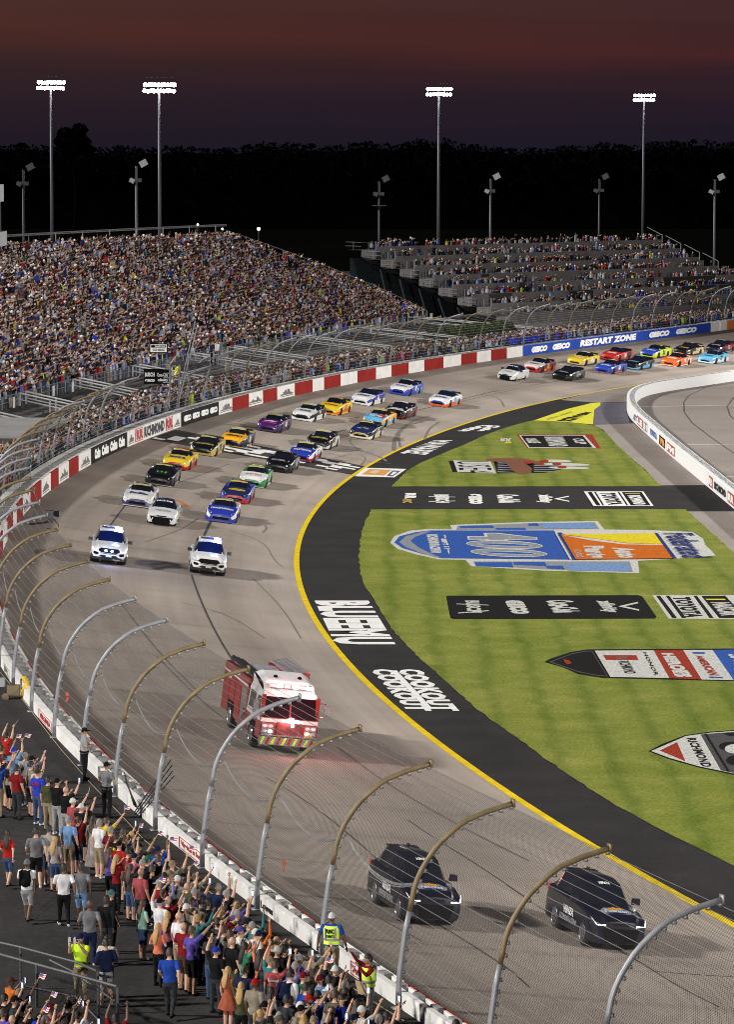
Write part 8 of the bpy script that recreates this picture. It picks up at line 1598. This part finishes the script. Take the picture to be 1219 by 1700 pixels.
def hedge_col(n, pal): return np.array(pal)[n]
def crowd_mesh(name, spots, parent=None, dim=.70):
    """spots: rows of x, y, z, heading, scale, shirt index or -1; everyone in one mesh with a colour per face"""
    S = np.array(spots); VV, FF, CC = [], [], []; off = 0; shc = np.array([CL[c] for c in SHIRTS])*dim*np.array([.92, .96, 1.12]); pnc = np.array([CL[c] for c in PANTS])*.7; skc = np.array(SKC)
    hac = np.array([HAIRC['dark'], HAIRC['brown'], HAIRC['brown'], HAIRC['dark'], CL['white'], CL['black'], CL['navy'], CL['charcoal'], CL['lightgrey'], HAIRC['brown']])
    kind = rc.integers(0, len(LP), len(S))
    for v, (V, F_, Z) in enumerate(LP):
        I = np.where(kind == v)[0]
        if not len(I): continue
        s = S[I]; ca, sa = np.cos(s[:, 3])[:, None], np.sin(s[:, 3])[:, None]; sc_ = s[:, 4][:, None]
        X = (V[None, :, 0]*ca-V[None, :, 1]*sa)*sc_+s[:, 0][:, None]; Y = (V[None, :, 0]*sa+V[None, :, 1]*ca)*sc_+s[:, 1][:, None]; Zz = V[None, :, 2]*sc_+s[:, 2][:, None]
        VV.append(np.stack([X, Y, Zz], 2).reshape(-1, 3)); FF.append((F_[None]+(np.arange(len(I))*len(V))[:, None, None]+off).reshape(-1, 4)); off += len(I)*len(V)
        pal = np.zeros((len(I), 4, 3)); pal[:, 0] = skc[rc.integers(0, len(skc), len(I))]; si = s[:, 5].astype(int); rnd = rc.integers(0, len(shc), len(I)); pal[:, 1] = shc[np.where(si < 0, rnd, np.maximum(si, 0))]; pal[:, 2] = pnc[rc.integers(0, len(pnc), len(I))]; pal[:, 3] = hac[rc.integers(0, len(hac), len(I))]
        CC.append(pal[:, Z].reshape(-1, 3))
    V, F_, C = np.vstack(VV), np.vstack(FF), np.vstack(CC); me = bpy.data.meshes.new(name); me.vertices.add(len(V)); me.vertices.foreach_set('co', V.astype(np.float32).ravel()); me.loops.add(F_.size); me.loops.foreach_set('vertex_index', F_.astype(np.int32).ravel()); me.polygons.add(len(F_)); me.polygons.foreach_set('loop_start', np.arange(0, F_.size, 4, dtype=np.int32))
    at = me.attributes.new('tint', 'FLOAT_COLOR', 'FACE'); at.data.foreach_set('color', np.c_[C, np.ones(len(C))].astype(np.float32).ravel()); me.materials.append(M_CROWD); me.update(calc_edges=True); return link(name, me, parent)
M_CROWD, n_, l_, b_ = node_mat('crowd_clothes'); at_ = n_.new('ShaderNodeAttribute'); at_.attribute_name = 'tint'; l_.new(at_.outputs['Color'], b_.inputs['Base Color']); b_.inputs['Roughness'].default_value = .8; b_.inputs['Specular IOR Level'].default_value = .05
def vis(x, y, z, m=14): px, py = proj(x, y, z); return -m < px < 1219+m
# left stand
spots = []
for k in range(NR):
    r = (k+.35)/NR; z = DECK0+(DECK1-DECK0)*k/NR; te = tend(r)-.5; t = TS0
    ph = rc.uniform(0, 1)
    while t < te:
        aisle = any(abs(t-(s+2.0*r)) < .55 for s in stair_t)
        if not aisle and rc.random() < .93:
            tt_ = t+rc.uniform(-.12, .12); p = sdeck(tt_, r+rc.uniform(-.15, .15)/NR)
            if vis(p[0], p[1], z+1): n = WC.n(tt_); spots.append((p[0], p[1], z, math.atan2(-n[1], -n[0])+rc.normal(-.15, .4), rc.uniform(.88, 1.02)*(.9 if rc.random() < .12 else 1), -1))
        t += .56
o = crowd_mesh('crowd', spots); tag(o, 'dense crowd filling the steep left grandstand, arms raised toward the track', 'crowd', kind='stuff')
# right stand: three thin rows on every tier, with gaps
spots = []
for k in range(NT):
    p0_, z = steps[k]; L = lens[k]; x = 3.2
    dens = np.interp(k, [0, 3, 7], [.80, .72, .55])
    while x < min(L, 70)-.4:
        g = .5+.5*math.sin(x*.35+k*2.1)+.35*math.sin(x*1.1+k)
        for row in range(2):
            if rc.random() < dens*(1 if g > .12 else .35):
                q = p0_+TD*(x+rc.uniform(-.15, .15))+OUTN*(.5+.9*row)
                if vis(q[0], q[1], z+1): spots.append((q[0], q[1], z+.12*row-.45-(.22 if rc.random() < .5 else 0)+(.3 if rc.random() < .12 else 0), math.atan2(-OUTN[1], -OUTN[0])+rc.normal(0, .5), rc.uniform(.78, .90), -1))
        x += .55
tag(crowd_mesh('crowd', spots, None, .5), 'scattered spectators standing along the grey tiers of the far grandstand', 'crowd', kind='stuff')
# walkway crowd behind the fence: the nearest ones are persons of their own
W_ = []
t = 150.0; BL = SHIRTS.index('royal')
while t < 440:
    dens = float(np.interp(t, [150, 172, 180, 232, 250, 262, 300, 322, 340, 365, 400, 440], [.35, .9, 1, .95, .75, .7, .85, .6, .85, .9, .9, .8]))
    for off in np.arange(1.9, 6.6, .62):
        if rc.random() < dens*(1 if off < 4.6 else .55):
            tt_ = t+rc.uniform(-.25, .25); o_ = off+rc.uniform(-.2, .2); p = WC.at(tt_, o_)
            if vis(p[0], p[1], 4, 6): n = WC.n(tt_); si = BL if (340 < tt_ < 358 and rc.random() < .75) else -1; W_.append((p[0], p[1], WALK_Z, math.atan2(-n[1], -n[0])+rc.normal(.1, .5), rc.uniform(.88, 1.04), si))
    t += .62
W_.sort(key=lambda s: s[1]); lab_count = {}
NI = 300-NPEOPLE[0]
PK = list(POSES)
for i, s in enumerate(W_[:NI]):
    rr = random.Random(500+i); sh_ = rr.choice(SHIRTS); pa_ = rr.choice(PANTS); fm = rr.random() < .35; hd_ = rr.choice(['short', 'short', 'cap', 'cap', 'bald']) if not fm else rr.choice(['long', 'pony', 'cap']); hc_ = rr.choice(['dark', 'brown', 'blond', 'brown']) if 'cap' not in hd_ else rr.choice(['white', 'black', 'navy', 'red', 'lightgrey'])
    po_ = rr.choice(['stand', 'rfwd', 'rpoint', 'rhigh', 'phone', 'lfwd', 'cross', 'rpoint', 'rhigh']); legs = 'bare' if rr.random() < .4 else None
    tt_, oo_ = WC.near((s[0], s[1])); row = 'at the wall' if oo_ < 2.8 else 'in the middle rows' if oo_ < 4.2 else 'in the back rows'
    hw = ('long haired ' if hd_ == 'long' else 'ponytailed ' if hd_ == 'pony' else 'bald ' if hd_ == 'bald' else (hc_+' haired ') if hd_ == 'short' else '')+'spectator'+(f' in {cname(hc_)} cap' if hd_ == 'cap' else '')
    lab = f"{hw}, {cname(sh_)} top, {PSN[po_]}, {row}"
    person((float(s[0]), float(s[1]), WALK_Z), s[3], sh_, pa_, legs, hd_, hc_, po_, rr.choice([0, 0, 0, 1, 2]), fm, 1.76*s[4], rr.random() < .15, lab, 'spectators lined up behind the far fence', None)
tag(crowd_mesh('crowd', W_[NI:]), 'standing crowd packed on the far walkway behind the fence', 'crowd', kind='stuff')
